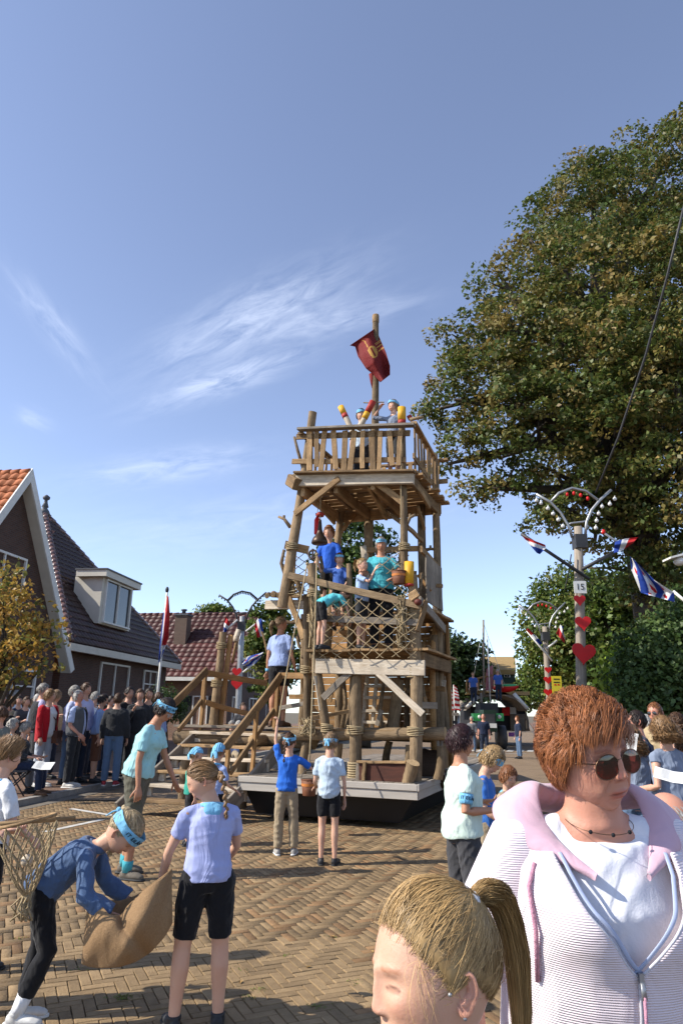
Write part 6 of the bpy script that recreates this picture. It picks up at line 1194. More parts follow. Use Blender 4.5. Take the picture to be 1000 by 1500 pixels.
    def wrinkle(me, amp, freq, seed):
        if amp <= 0: return
        n = len(me.vertices); co = np.zeros(n*3, np.float32); no = np.zeros(n*3, np.float32); me.vertices.foreach_get('co', co); me.vertices.foreach_get('normal', no); co = co.reshape(-1, 3); no = no.reshape(-1, 3); g = _seed_rng(seed); dsp = np.zeros(n)
        for k in range(5):
            dv = g.normal(size=3); dv[2] = abs(dv[2])+.5; dv *= freq*(1+.55*k)/np.linalg.norm(dv); ph = 2.2*np.sin(co @ (g.normal(size=3)*freq*.45)+g.uniform(0, 6)); sn = np.sin(co @ dv+ph+g.uniform(0, 6)); dsp += (1-np.abs(sn)*2)*(.62**k)
        co += no*(dsp*amp)[:, None]; me.vertices.foreach_set('co', co.ravel()); me.update()
    sd0 = len(PEOPLE)
    if bottom:
        bm_, blen, ease = bottom[:3]; q = MB(); torso(q, -.105, .085, .008*s+.003)
        for sd in (1, -1):
            hp, kn, an, sv = legs[sd]; full = [(hp, .09), (hp.lerp(kn, .5), .079), (kn, .06), (kn.lerp(an, .35), .059), (an, .042)]; ts = [0, .25, .5, .68, 1.0]; pts = []; rr = []
            for t, (p, r) in zip(ts, full):
                if t <= blen: pts.append(p); rr.append(r*s*lbw+.008*s+ease*t)
            if blen not in ts:
                i = max(k for k in range(5) if ts[k] <= blen); f = (blen-ts[i])/(ts[i+1]-ts[i]); pts.append(full[i][0].lerp(full[i+1][0], f)); rr.append((full[i][1]*(1-f)+full[i+1][1]*f)*s*lbw+.008*s+ease*blen)
            q.tube([p+sh for p in pts], rr, n=14); q.ell(pts[0]+sh, (rr[0]*.98,)*3, n=10, m=6)
        me = voxel(q, vox, 3); wrinkle(me, .0032*s if vox < .016 else .002, 26, sd0+50); mesh_obj(bottom[3] if len(bottom) > 3 else ('shorts' if blen < .6 else 'trousers'), me, bm_, root, W4)
    if top:
        tm, slv, hem, ease = top[:4]; q = MB(); torso(q, hem, .468 if len(top) < 6 else top[5], .010*s+ease, .009*s, flare=.03 if ease > .004 else .01)
        for sd in (1, -1):
            s0, el, wr, fd = arms[sd]; full = [(s0, .052), (s0.lerp(el, .5), .052), (el, .045), (wr, .034)]; ts = [0, .25, .5, 1.0]; pts = []; rr = []
            for t, (p, r) in zip(ts, full):
                if t <= slv: pts.append(p); rr.append(r*s*ab+.009*s+(ease+sleeve_pad)*(.15+t*1.1))
            if slv not in ts and slv > 0: i = max(k for k in range(4) if ts[k] <= slv); f = (slv-ts[i])/(ts[i+1]-ts[i]); pts.append(full[i][0].lerp(full[i+1][0], f)); rr.append((full[i][1]*(1-f)+full[i+1][1]*f)*s*ab+.009*s+(ease+sleeve_pad)*(.15+slv*1.1))
            if len(pts) > 1: q.tube([p+sh for p in pts], rr, n=14)
            r_ = .053*s*ab+.006*s
            q.tube([sp(.455)+sh, sp(.45).lerp(s0, .55)+tu2*.012*s+sh, s0+sh], [.05*s, r_, r_*.96], n=10); q.ell(s0+sh, (r_*.97,)*3, n=10, m=6)
        me = voxel(q, vox, 6); wrinkle(me, (.0042 if ease > .004 else .003)*s if vox < .016 else .002, 22, sd0); mesh_obj(top[4] if len(top) > 4 and top[4] else 'shirt', me, tm, root, W4)
    if shoes:
        for sd in (1, -1):
            hp, kn, an, sv = legs[sd]; fwd = Vector((sd*.18, 1, 0)).normalized(); down = -sv
            if abs(sv.z) < .8: fwd = Vector((0, 1, -.5)).normalized()
            tilt = (an.z+base-.075*s); a0 = an+Vector((0, 0, -.035*s)); q = MB(); fx = 1.08 if kid else 1.0
            q.tube([a0-fwd*.06*s*fx+sh, a0-fwd*.035*s+sh, a0+fwd*.05*s+sh, a0+fwd*.12*s*fx+sh, a0+fwd*.165*s*fx+sh-Z*.01*s, a0+fwd*.185*s*fx+sh-Z*.015*s], [(.03*s, .032*s), (.038*s, .042*s), (.043*s, .040*s), (.047*s, .032*s), (.04*s, .024*s), (.02*s, .014*s)], n=12, side=X)
            q.tube([an+sh+Z*.02*s, a0+sh], [.042*s*lbw+.004, .044*s], n=10)
            me = voxel(q, max(.006, vox*.75), 2); sho = mesh_obj('shoe', me, shoes[0], root, W4)
            if len(shoes) > 1:
                q = MB(); z0 = a0-Z*.031*s; pts = [z0-fwd*.078*s*fx, z0-fwd*.03*s, z0+fwd*.05*s, z0+fwd*.12*s*fx, z0+fwd*.175*s*fx, z0+fwd*.197*s*fx]; q.tube([p+sh for p in pts], [(.028*s, .013*s), (.043*s, .014*s), (.046*s, .014*s), (.05*s, .014*s), (.042*s, .014*s), (.018*s, .012*s)], n=10, side=X); mesh_obj('sole', q.mesh('sole'), shoes[1], sho, W4)
            if len(shoes) > 2:
                q = MB()
                for k in range(4): c = a0+fwd*(.045+.022*k)*s+Z*(.038-.006*k)*s; q.tube([c-X*.024*s+sh, c+Z*.005*s+sh, c+X*.024*s+sh], .0035*s, n=5)
                mesh_obj('lace', q.mesh('lace'), shoes[2], sho, W4)
            if socks:
                q = MB(); q.tube([an+sh-Z*.01*s, an+sh+down*-sv.z*0+(kn-an).normalized()*socks[1]*.5*s+sh*0, an+(kn-an).normalized()*socks[1]*s+sh] if False else [an+sh-Z*.01*s, an+(kn-an).normalized()*socks[1]*.5*s+sh, an+(kn-an).normalized()*socks[1]*s+sh], [.041*s*lbw+.003, .043*s*lbw+.004, .047*s*lbw+.004], n=12); mesh_obj('sock', q.mesh('sock'), socks[0], root, W4)
    # ---- hair
    st, hcn = hair[0], hair[1]; hm = HAIRS[hcn]; ha = Acc(); nd = dens if dist < 6 else (.5 if dist < 12 else .22); wd = .0035/dens**.62 if dist < 6 else (.006 if dist < 12 else .011); sdn = sd0*13+5; fr = hair[2] if len(hair) > 2 else .58
    def SD(n, **kw): return scalp_dirs(max(20, int(n*nd)), sdn, front=fr, **kw)
    if st == 'bald':
        A = scalp_dirs(int(500*nd), sdn, front=.95, back=-.45, side=-.05); A = A[(A[:, 2] < .45)]; B = A+np.array([0, -.15, -.35]); strands(ha, A, B, hs, HM, 4, wd, (.002, .006, .004), .1, seed=sdn)
    elif st in ('short', 'spiky', 'crop'):
        th = hair[3] if len(hair) > 3 else .012; hair_shell(ha, hs, HM, th*.7, N=18, front=fr, back=-.42, seed=sd0, top=th*.8); A = SD(1500, back=-.42)
        if st == 'spiky': B = A+np.array([0, .25, .5])+_seed_rng(sdn).normal(size=A.shape)*.2; strands(ha, A, B, hs, HM, 4, wd*1.2, (.004, th*1.2, th*2.6), .15, seed=sdn)
        else: w0 = np.array([.1, -.45, .9]); B = A+(A-w0)*.35+np.array([0, 0, -.25])*(A[:, 2:3] < .5)+np.array([.12, 0, 0]); strands(ha, A, B, hs, HM, 5, wd*1.2, (.003, th*1.25, th*.9), .25, seed=sdn)
    elif st == 'bob':
        th = .02; hair_shell(ha, hs, HM, th, N=18, front=fr, back=-.62, side=-.5, seed=sd0, top=.012); A = SD(1500, back=-.6, side=-.5); B = A+np.array([0, -.1, -.9]); strands(ha, A, B, hs, HM, 6, wd*1.3, (.004, th*1.4, th*1.1), .3, seed=sdn)
    elif st in ('pony', 'braid', 'bun'):
        kd = Vector(hair[3]) if len(hair) > 3 else Vector((0, -.9, .42)); kd.normalize(); hair_shell(ha, hs, HM, .008, N=18 if dens < 2 else 32, front=fr, back=-.4, side=.05, seed=sd0, noisea=.003 if dens < 2 else .0004); A = SD(1600, back=-.42, side=.05); B = np.tile(np.array(kd), (len(A), 1))+_seed_rng(sdn).normal(size=A.shape)*.06; strands(ha, A, B, hs, HM, 8, wd*1.1, (.004, .013, .016), .22, seed=sdn)
        k0 = HM @ (Vector(skull(np.array([list(kd)]))[0]+np.array(kd)*.012)*hs); ln = hair[4] if len(hair) > 4 else .26; back_ = (RH @ Vector((0, -1, 0)))
        path = [k0, k0+back_*.045*hs+Z*.01, k0+back_*.065*hs-Z*.08*s, k0+back_*.06*hs-Z*ln*.6*s, k0+back_*.05*hs-Z*ln*s] if len(hair) < 6 else [k0]+[Vector(p)+k0 for p in hair[5]]
        if st == 'pony': tail_strands(ha, path, (.024 if dens < 2 else .017)*hs, int(420*nd)+40, wd*1.2*hs, sdn+1)
        elif st == 'braid': braid(ha, path, .02*hs, 13); tail_strands(ha, [path[-1], path[-1]-Z*.05*s], .012*hs, 40, wd*hs, sdn+2)
        else: q = MB(); q.ell(k0, (.035*hs, .03*hs, .035*hs), n=10, m=8); ha.add(q.v, np.array(q.f), np.full((len(q.v), 3), .8)); tail_strands(ha, [k0-X*.03*hs, k0+Z*.035*hs, k0+X*.03*hs], .02*hs, int(120*nd)+20, wd*hs, sdn+1)
        q = MB(); q.ell(k0, (.017*hs, .017*hs, .017*hs), n=8, m=6); mesh_obj('hair_tie', q.mesh('hair_tie'), hair[6] if len(hair) > 6 else INK, root, W4)
    elif st in ('long', 'curly'):
        cur = .02 if st == 'curly' else .0; hair_shell(ha, hs, HM, .02, N=18, front=fr, back=-.7, side=-.55, seed=sd0, top=.008); A = SD(1100, back=-.6, side=-.5); B = A+np.array([0, -.12, -.8]); strands(ha, A, B, hs, HM, 8, wd*1.5, (.006, .024, .03), .3, seed=sdn, curl=cur)
        ln = hair[3] if len(hair) > 3 else .28; bk = RH @ Vector((0, -1, 0)); g = _seed_rng(sdn); n = int(700*nd)+60; az = g.uniform(-1.9, 1.9, n); k = 12; p = np.zeros((n, k, 3)); st0 = np.stack([np.sin(az)*.085, -np.cos(az)*.10, np.full(n, -.02)], 1)*hs; st0 = st0 @ Rn.T+hco; dr_ = (st0-hco); dr_[:, 2] = 0; dr_ /= np.linalg.norm(dr_, axis=1)[:, None]+1e-6
        L_ = ln*s*g.uniform(.6, 1.05, n); ph = g.uniform(0, 6.28, n); am = (.016 if st == 'curly' else .004)*s
        for j in range(k): t = j/(k-1); p[:, j] = st0+dr_*((.02+.035*math.sin(t*2.2))*s*g.uniform(.5, 1.5, n))[:, None]*(1 if j else 0)+np.array([0, 0, -1])*(L_*t)[:, None]+np.stack([np.cos(ph+t*16), np.sin(ph+t*16), np.zeros(n)], 1)*am*min(1, t*3)
        ribbons(ha, p-hco, wd*1.7*hs, g, (.6, 1.5), Matrix.Translation(Vector(hco)))
    if st == 'bandana':
        D, Fq2 = csphere(20); m = D[:, 2]-(.30+.12*D[:, 1]); hlb = np.where(D[:, 1] < -.3, m+.28, m); fk2 = (hlb > 0)[Fq2].all(1); sk = skull(D)*1.0+D*(.014+.003*np.sin(D[:, 0]*18+D[:, 1]*9))[:, None]; Vb = (sk*hs) @ Rn.T+hco; used = np.unique(Fq2[fk2]); mp = -np.ones(len(D), int); mp[used] = np.arange(len(used)); a2 = Acc(); a2.add(Vb[used], mp[Fq2[fk2]])
        k0 = HM @ (Vector((0, -.108, .0))*hs); q = MB(); q.ell(k0, (.024*hs, .02*hs, .02*hs), n=8, m=6); a2.add(q.v, np.array(q.f))
        for sx in (-1, 1): Vt, Ft = np_tube([k0, k0+Vector((sx*.03, 0, -.03))*hs+RH @ Vector((0, -.02, 0)), k0+Vector((sx*.045, 0, -.10))*hs+RH @ Vector((0, -.015, 0))], [(.012*hs, .005), (.03*hs, .005), (.022*hs, .003)], n=6); a2.add(Vt, Ft)
        mesh_obj('bandana', a2.mesh('bandana'), BANDB, root, W4); A = scalp_dirs(300, sdn, front=.5); A = A[A[:, 2] < .25]; strands(ha, A, A+np.array([0, -.1, -.4]), hs, HM, 4, wd*1.3, (.004, .008, .006), .2, seed=sdn)
        if len(hair) > 3 and hair[3]: k1 = HM @ (Vector((.0, -.10, -.05))*hs); braid(ha, [k1, k1-Z*.09*s-Yv*.02, k1-Z*.2*s-Yv*.02, k1-Z*.3*s], .02*hs, 12)
    if ha.n: mesh_obj('hair', ha.mesh('hair'), hm, root, W4)
    if band:
        z0 = band.get('z', .052); me = band_geo(hs, HM, z0, band.get('h', .048), band.get('tilt', .12), rx=band.get('rx', .0865), ry=band.get('ry', .1115), knot=band.get('knot', True)); bo = mesh_obj('headband', me, band.get('mat', BANDB), root, W4)
        if band.get('text'): mesh_obj('lettering', band_text(band['text'], hs, HM, z0, band.get('tilt', .12), band.get('size', .026), rx=band.get('rx', .0865), ry=band.get('ry', .1115), a0=band.get('a0', 0.)), INK, bo, W4)
    return info
def glasses(info, mat, frame_m, hs=None, r=.021, dark=True):
    hs = info['hs']; HM = info['HM']; W4 = info['W4']; q = MB(); f = MB()
    for sx in (-1, 1):
        cx, cz, n = .0335, -.004, 24; ring = []
        for k in range(n):
            w = 2*math.pi*k/n; u, v = math.cos(w), math.sin(w); x = cx+r*1.08*u+(.0035*(-v) if v < 0 else 0)*u; z = cz+r*(.86 if v > 0 else .98)*v-.002*u; ring.append(HM @ (Vector((sx*x, .0945-.34*max(0, x-.012)**1.35, z))*hs))
        ce = HM @ (Vector((sx*cx, .0965-.34*(cx-.012)**1.35, cz))*hs); mid = [ce.lerp(p, .55)+(HM.to_3x3() @ Vector((0, .0008, 0))) for p in ring]
        q.add(ring+mid+[ce], [(k, (k+1) % n, n+(k+1) % n, n+k) for k in range(n)]+[(n+k, n+(k+1) % n, 2*n) for k in range(n)], 0, True); f.tube(ring+[ring[0]], .0011*hs, n=5, caps=False)
        f.tube([HM @ (Vector((sx*.054, .083, .003))*hs), HM @ (Vector((sx*.078, .04, .004))*hs), HM @ (Vector((sx*.08, -.01, .0))*hs)], .0012*hs, n=5)
    f.tube([HM @ (Vector((-.011, .0925, .003))*hs), HM @ (Vector((0, .098, .006))*hs), HM @ (Vector((.011, .0925, .003))*hs)], .0012*hs, n=5)
    fo = mesh_obj('glasses_frame', f.mesh('glasses_frame'), frame_m, info['root'], W4); mesh_obj('lens', q.mesh('lens'), mat, fo, W4)
# ================================================================== people: the cast
WSH = (pm('white_shoe', (.62, .61, .58), (.5, .49, .46), rough=.6, scale=20.), pm('white_sole', (.68, .67, .64), rough=.6), WHITE); BSH = (pm('black_shoe', (.015, .015, .017), (.03, .03, .032), rough=.55), pm('black_sole', (.03, .03, .03), rough=.7)); HIKE = (pm('hiking_boot', (.17, .145, .115), (.09, .08, .065), scale=30., rough=.85), pm('grey_sole', (.05, .05, .05), rough=.8), pm('dark_lace', (.03, .03, .03), rough=.8)); RSH = (pm('red_shoe', (.5, .03, .04), (.08, .02, .03), scale=25., rough=.6), WSH[1]); BRSH = (pm('brown_shoe', (.10, .05, .025), rough=.6), pm('brown_sole', (.05, .03, .02), rough=.8))
C_ = {}
for n_, c_ in dict(aqua=(.34, .62, .64), navyhood=(.075, .125, .235), lilac=(.36, .40, .66), white=(.72, .73, .74), sky=(.22, .47, .70), cobalt=(.025, .14, .58), paleblue=(.46, .56, .66), mint=(.56, .68, .60), green=(.03, .32, .24), khaki=(.33, .26, .17), olive=(.11, .105, .075), black=(.010, .010, .012), darkgrey=(.05, .05, .055),
                  denim=(.10, .16, .26), darkdenim=(.025, .035, .06), red=(.42, .012, .02), grey=(.16, .165, .18), charcoal=(.028, .03, .034), navy=(.014, .022, .05), tan=(.40, .31, .18), teal=(.06, .36, .42), blue2=(.05, .12, .40), turq=(.10, .50, .56), violet=(.42, .40, .62), periw=(.30, .38, .62), slate=(.20, .24, .32), brown=(.14, .06, .035), pattern=(.16, .17, .14)).items(): C_[n_] = cloth(n_, c_)
def B(text=None, **kw): d = dict(text=text); d.update(kw); return d
def SEAT(): return (((.12, 1, -.08), (.02, .05, -1)), ((-.12, 1, -.08), (-.02, .05, -1)))
GF = 'children in blue beside the float'; GS = 'spectators on the left pavement'; GR = 'spectators on the right pavement'
# --- foreground players on the road
I_teal = person('woman in aqua shirt and olive shorts with lettered headband, leaning forward', P(250, 1021, 7.3), -97, 1.74, fem=True, slim=1.04, lean=10, curve=10, head=(-8, 32, 0), skin=SKIN_T, armR=((.16, -.12, -1), (.1, .12, -1)), armL=((-.2, .3, -1), (-.05, .5, -1)), legR=((.06, .12, -1), (.02, -.06, -1)), legL=((-.05, -.14, -1), (-.02, -.12, -1)),
       top=(C_['aqua'], .34, -.02, .012), bottom=(C_['olive'], .46, .012), shoes=HIKE, socks=(C_['teal'], .09), hair=('short', 'dark', .6, .016), band=B('IT EILÂN', a0=.35, size=.03, h=.056), curlR=.7)
I_hood = person('bent blonde girl in blue hooded sweater holding the sack open', P(207, 1189, 4.1), -84, 1.2, kid=True, fem=True, hk=1.14, slim=1.12, lean=46, curve=14, head=(-10, 56, 0), armR=((.25, .15, -.9), (-.05, .75, -.5)), armL=((-.2, .3, -.85), (.0, .7, -.5)), legR=((.05, .30, -1), (.02, -.42, -1)), legL=((-.05, .02, -1), (-.02, -.22, -1)),
       top=(C_['navyhood'], .96, -.10, .016, 'hooded_sweater'), bottom=(C_['black'], .86, .002, 'leggings'), shoes=WSH, socks=(C_['white'], .14), hair=('braid', 'pale', .6, (0, -.75, .65), .2, [(0, -.03, .01), (0, -.06, -.08), (0, -.08, -.2)]), band=B('IT EILÂN', a0=.75, size=.03, h=.055, z=.05), N=26, face=dict(lids=1.), sleeve_pad=.008)
I_purp = person('girl in lilac ribbed shirt and black shorts seen from behind', P(287, 1115, 4.08), 18, kid=True, fem=True, lean=4, head=(80, 28, 0), armL=((-.38, .2, -.9), (-.12, .5, -.85)), armR=((.2, .45, -.9), (-.25, .7, -.6)), legR=((.06, .02, -1), (.02, -.03, -1)), legL=((-.12, .05, -1), (-.06, -.03, -1)), slim=1.2,
       top=(pm('cloth_lilac_rib', (.36, .40, .66), (.31, .35, .6), rough=.85, bump=.1, bscale=260, fold=.6, wave=('X', 60, .25)), .3, -.035, .007), bottom=(C_['black'], .44, .002), shoes=BSH, hair=('braid', 'sandy', .6, (-.25, -.93, .0), .3, [(.02, -.05, -.03), (.04, -.07, -.12), (.05, -.07, -.2)]), N=22, face=dict(lids=1.))
I_whiteb = person('sandy haired boy in white shirt with blue neckerchief at left edge', P(16, 1088, 4.85), -38, kid=True, head=(-8, 8, 0), top=(C_['white'], .42, -.06, .014), bottom=(C_['black'], .45, .014), shoes=BSH, hair=('spiky', 'sandy', .6, .016), armR=((.25, .2, -1), (.0, .8, -.6)))
I_net = person('child in sky blue shirt mostly outside the frame holding a hand net', P(-48, 1102, 4.2), -84, kid=True, head=(0, 20, 0), top=(C_['sky'], .4, -.05, .012), bottom=(C_['black'], .45, .014), shoes=BSH, hair=('short', 'brown'), armR=((.12, .55, -.75), (-.02, 1, .12)), armL=((-.2, .5, -.8), (.0, 1, .05)), curlR=1.1)
I_cob = person('child in cobalt blue shirt raising an arm to the slanting rope', P(424, 1076, 8.5), 3, kid=True, fem=True, leanx=2, head=(-12, -4, 0), armL=((-.22, .22, 1), (.05, .1, 1)), armR=((.75, .4, -.55), (.55, .8, .05)), legR=((.1, .03, -1), (.03, -.02, -1)), legL=((-.06, 0, -1), (-.01, -.03, -1)), top=(C_['cobalt'], .4, -.06, .016), bottom=(C_['khaki'], .97, .016), shoes=(pm('pale_trainer', (.4, .38, .35), (.25, .24, .22), rough=.7), WSH[1]), hair=('braid', 'brown', .6, (-.2, -.95, .1), .2, [(0, -.03, -.02), (-.02, -.04, -.1), (-.02, -.04, -.19)]), band=B(), curlL=1.2, curlR=1.1, group=GF)
I_tee = person('child in pale blue grey tee and black shorts holding the bucket rope', P(485, 1076, 8.05), -6, kid=True, fem=True, head=(-14, 10, 0), armL=((-.2, .1, -1), (-.05, .75, -.3)), armR=((.22, .05, -1), (.0, .25, -1)), top=(C_['paleblue'], .36, -.09, .016), bottom=(C_['black'], .36, .012), shoes=BSH, hair=('short', 'ash', .55, .014), band=B(z=.03), group=GF)
I_band1 = person('child in green top and blue bandana, left of the bandana pair', P(291, 1097, 9.0), -70, kid=True, head=(0, 18, 0), top=(C_['green'], .4, -.06, .012), bottom=(C_['black'], .5, .012), shoes=BSH, hair=('bandana', 'ash', .5), group=GF)
I_band2 = person('child with a braid, periwinkle shirt and blue bandana near the stair foot', P(322, 1092, 8.6), -28, kid=True, fem=True, head=(5, 12, 0), armR=((.3, .1, -1), (.1, .8, -.4)), top=(C_['periw'], .4, -.06, .012), bottom=(C_['black'], .5, .012), shoes=BSH, hair=('bandana', 'sandy', .5, True), group=GF)
# --- right of the tower
I_mint = person('woman with plum hair, mint shirt and lettered armband', P(674, 1067, 5.1), -78, fem=True, belly=.4, slim=1.08, head=(-10, 2, 0), skin=SKIN_T, armR=((.2, -.22, -1), (-.15, 1, .02)), armL=((-.25, .1, -1), (.1, 1, .1)), top=(C_['mint'], .27, -.05, .012), bottom=(C_['darkgrey'], .97, .012), shoes=BSH, hair=('short', 'plum', .56, .026), curlR=1.2, legR=((.05, .1, -1), (0, -.05, -1)))
I_rblue = person('boy in blue shirt and headband looking down beside the mint shirt woman', P(728, 1094, 6.0), -112, kid=True, head=(-5, 34, 0), armR=((.2, .1, -1), (-.15, .9, -.5)), top=(C_['cobalt'] if False else cloth('royal', (.045, .16, .50)), .4, -.06, .014), bottom=(C_['khaki'], .6, .014), shoes=WSH, hair=('crop', 'blond', .55, .022), band=B(z=.028, h=.055), group=GF)
I_small = person('small boy with khaki shirt and blue scarf right of the tower', P(745, 1127, 6.5), -140, kid=True, head=(-15, 14, 0), top=(C_['khaki'], .42, -.06, .012), bottom=(C_['denim'], .5, .012), shoes=WSH, hair=('crop', 'ginger', .55, .018), group=GF)
# --- on the float
def on(px, py, d): return FP(px, py, d)
I_stair = person('blonde woman in lilac blue shirt standing on the stair platform', on(411, 904, 1.2), -28, gz=1.31, fem=True, skin=SKIN_T, head=(-35, -4, 0), armL=((-.18, -.1, -1), (-.08, .1, -1)), armR=((.18, .1, -1), (.12, .35, -1)), top=(C_['periw'], .34, -.03, .014), bottom=(C_['black'], .36, .012), shoes=BRSH, hair=('pony', 'ash', .6, (0, -.95, .2), .22), group=GF)
GT = 'players up on the wooden tower'
I_tw = person('smiling woman in teal shirt and headband on the balcony', on(558, 788, .6), 172, gz=2.49, fem=True, slim=1.04, head=(6, 6, 0), skin=SKIN_T, armR=((.3, .2, -.9), (.0, .8, .1)), armL=((-.5, .35, -.75), (-.45, .9, -.05)), top=(C_['teal'], .34, -.05, .014), bottom=(C_['black'], .97, .012), shoes=BSH, hair=('short', 'grey', .6, .012), band=B('IT EILÂN', size=.026), group=GT, face=dict(smile=.8))
I_tg = person('blonde girl in pale blue shirt pointing on the balcony', on(530, 820, .45), -120, gz=2.49, kid=True, fem=True, head=(-5, 0, 0), armR=((.1, .75, -.35), (-.2, .4, .9)), armL=((-.1, .8, -.3), (.1, .9, .2)), top=(cloth('powder', (.36, .50, .74)), .36, -.05, .012), bottom=(C_['charcoal'], .45, .01), shoes=BSH, hair=('pony', 'blond', .6, (0, -.8, .6), .2), group=GT)
I_tb = person('boy in dark blue shirt and headband waving on the balcony', on(497, 812, .75), 165, gz=2.85, kid=True, head=(15, 8, 0), armR=((1, .3, -.1), (.1, .6, .9)), armL=((-.3, .2, -1), (.1, .7, -.5)), top=(C_['blue2'], .4, -.06, .012), bottom=(C_['black'], .5, .012), shoes=BSH, hair=('short', 'ginger', .6, .014), band=B(), group=GT)
I_tbent = person('child in turquoise shirt bending over behind the rope net', on(512, 868, .55), -60, 1.3, gz=2.49, kid=True, lean=58, curve=12, head=(0, 50, 0), armR=((.1, .5, -.8), (0, .3, -1)), armL=((-.1, .5, -.8), (0, .3, -1)), legR=((.04, .1, -1), (0, -.12, -1)), legL=((-.04, .1, -1), (0, -.12, -1)), top=(C_['turq'], .4, -.06, .012), bottom=(C_['black'], .4, .012), shoes=BSH, hair=('short', 'brown'), group=GT)
I_tblue = person('tall boy in bright blue shirt below the bell', on(482, 772, 1.5), 170, gz=3.18, kid=True, head=(-8, 6, 0), armR=((.25, .15, -1), (.1, .6, -.6)), armL=((-.3, .2, -1), (-.1, .7, -.4)), top=(cloth('brightblue', (.03, .13, .62)), .45, -.08, .014), bottom=(C_['black'], .5, .012), shoes=BSH, hair=('short', 'ginger', .58, .014), group=GT)
I_u1 = person('boy with dark hair and headband on the top platform', on(529, 596, 1.0), 172, h=1.55, gz=5.29, kid=True, head=(0, 4, 0), top=(C_['paleblue'], .5, -.06, .012), bottom=(C_['charcoal'], .6, .012), shoes=BSH, hair=('short', 'dark', .6, .012), band=B(), group=GT)
I_u2 = person('saluting child in grey blue top on the top platform', on(577, 587, .7), 150, h=1.48, gz=5.29, kid=True, fem=True, head=(-20, -4, 0), armR=((1, .25, .25), (-.75, .35, .55)), armL=((-.15, .1, -1), (-.05, .3, -1)), top=(C_['slate'], .6, -.06, .012), bottom=(C_['charcoal'], .6, .012), shoes=BRSH, hair=('short', 'ash', .6, .012), band=B(), group=GT)
# --- spectators left
PV = .09
def spec(label, px, py, Y, yaw, **kw): kw.setdefault('group', GS); kw.setdefault('gz', PV); return person(label, P(px, py, Y), yaw, **kw)
CH = pm('folding_chair_metal', (.05, .05, .055), rough=.5)
def chair(label, loc, yaw, gz=PV, hgt=.42):
    t = thing('folding_chair', label, 'chair', (loc.x, loc.y, gz), RAD(yaw), 'folding chairs of the spectators'); Wt = WM[t.name]
    def p(nm, f): q = MB(); f(q); mesh_obj(nm, q.mesh(nm), CH, t, Wt)
    p('seat', lambda q: q.box((0, 0, hgt-.02), (.42, .4, .03))); p('backrest', lambda q: q.box((0, -.24, hgt+.36), (.4, .03, .22)))
    for sx in (-1, 1):
        p('leg', lambda q: q.tube([(sx*.2, .2, 0), (sx*.2, -.1, hgt), (sx*.2, -.25, hgt+.46)], .014, n=6)); p('leg', lambda q: q.tube([(sx*.18, -.22, 0), (sx*.18, .18, hgt-.03)], .014, n=6))
def seated(label, px, py, Y, yaw, chair_label, h=1.66, gz=PV, **kw):
    lr, ll = SEAT(); i = person(label, P(px, py, Y), yaw, h, gz=gz, legR=lr, legL=ll, **kw); r = i['root'].location; chair(chair_label, r, yaw, gz, i['sh'].z-.09*i['s']); return i
DARKLENS = pm('dark_lens', (.01, .009, .010), (.02, .014, .014), rough=.06, spec=.8)
i = spec('woman with sunglasses and patterned green grey top at left edge', 3, 1037, 10.6, -120, fem=True, gz=0.0 if kerbL(10.6) < -5.2 else PV, top=(C_['pattern'], .36, -.1, .014), bottom=(C_['charcoal'], .97, .012), shoes=BSH, hair=('bob', 'brown')); glasses(i, DARKLENS, INK)
seated('white haired person seated behind the kneeling woman with the book', 22, 1040, 13.3, -70, 'folding chair under the white haired spectator', top=(C_['sky'], .5, -.05, .012), bottom=(C_['grey'], .97, .012), shoes=BSH, hair=('short', 'white', .6, .018), group=GS)
I_book = seated('grey haired woman seated with an open booklet on her lap', 41, 1056, 12.9, -80, 'folding chair under the woman with the booklet', fem=True, h=1.6, top=(C_['charcoal'], .7, -.05, .012), bottom=(C_['navy'], .97, .014), shoes=BRSH, hair=('short', 'grey', .6, .018), armR=((.15, .3, -.9), (-.1, 1, -.1)), armL=((-.15, .3, -.9), (.1, 1, -.1)), head=(-10, 12, 0), group=GS)
I_beard = spec('bearded man in dark vest and mauve sleeves behind the red jacket', 64, 1002, 14.7, -60, top=(C_['violet'], .96, -.06, .012), bottom=(C_['charcoal'], .97, .012), shoes=BSH, hair=('short', 'grey', .6), head=(-20, 0, 0))
I_red = spec('woman in open red jacket over a white blouse with shoulder bag', 73, 1011, 14.3, -110, fem=True, belly=.3, head=(25, -6, 0), top=(C_['white'], .3, -.10, .012), bottom=(cloth('pale_jeans', (.40, .44, .50)), .97, .012), shoes=WSH, hair=('short', 'sandy', .6, .018), armR=((.2, .1, -1), (.1, .35, -1)))
I_vest = spec('white haired man in grey quilted vest with white trainers', 114, 1012, 14.3, -95, belly=.55, head=(-15, -14, 0), skin=SKIN_R, top=(cloth('shirtblue', (.42, .50, .74)), .42, -.06, .012), bottom=(C_['charcoal'], .98, .014), shoes=WSH, hair=('short', 'white', .72, .012), armR=((.15, -.05, -1), (-.05, .75, -.6)))
spec('man in pale blue shirt half hidden behind the grey vest', 110, 1005, 14.9, -80, top=(cloth('pale_shirt', (.50, .56, .80)), .9, -.06, .014), bottom=(C_['denim'], .97, .014), shoes=BSH, hair=('short', 'grey', .6))
spec('tall man in lavender shirt behind the grey vest man', 127, 1001, 15.0, -110, top=(cloth('lav_shirt', (.52, .54, .78)), .9, -.06, .014), bottom=(C_['darkdenim'], .97, .014), shoes=BSH, hair=('short', 'brown', .6))
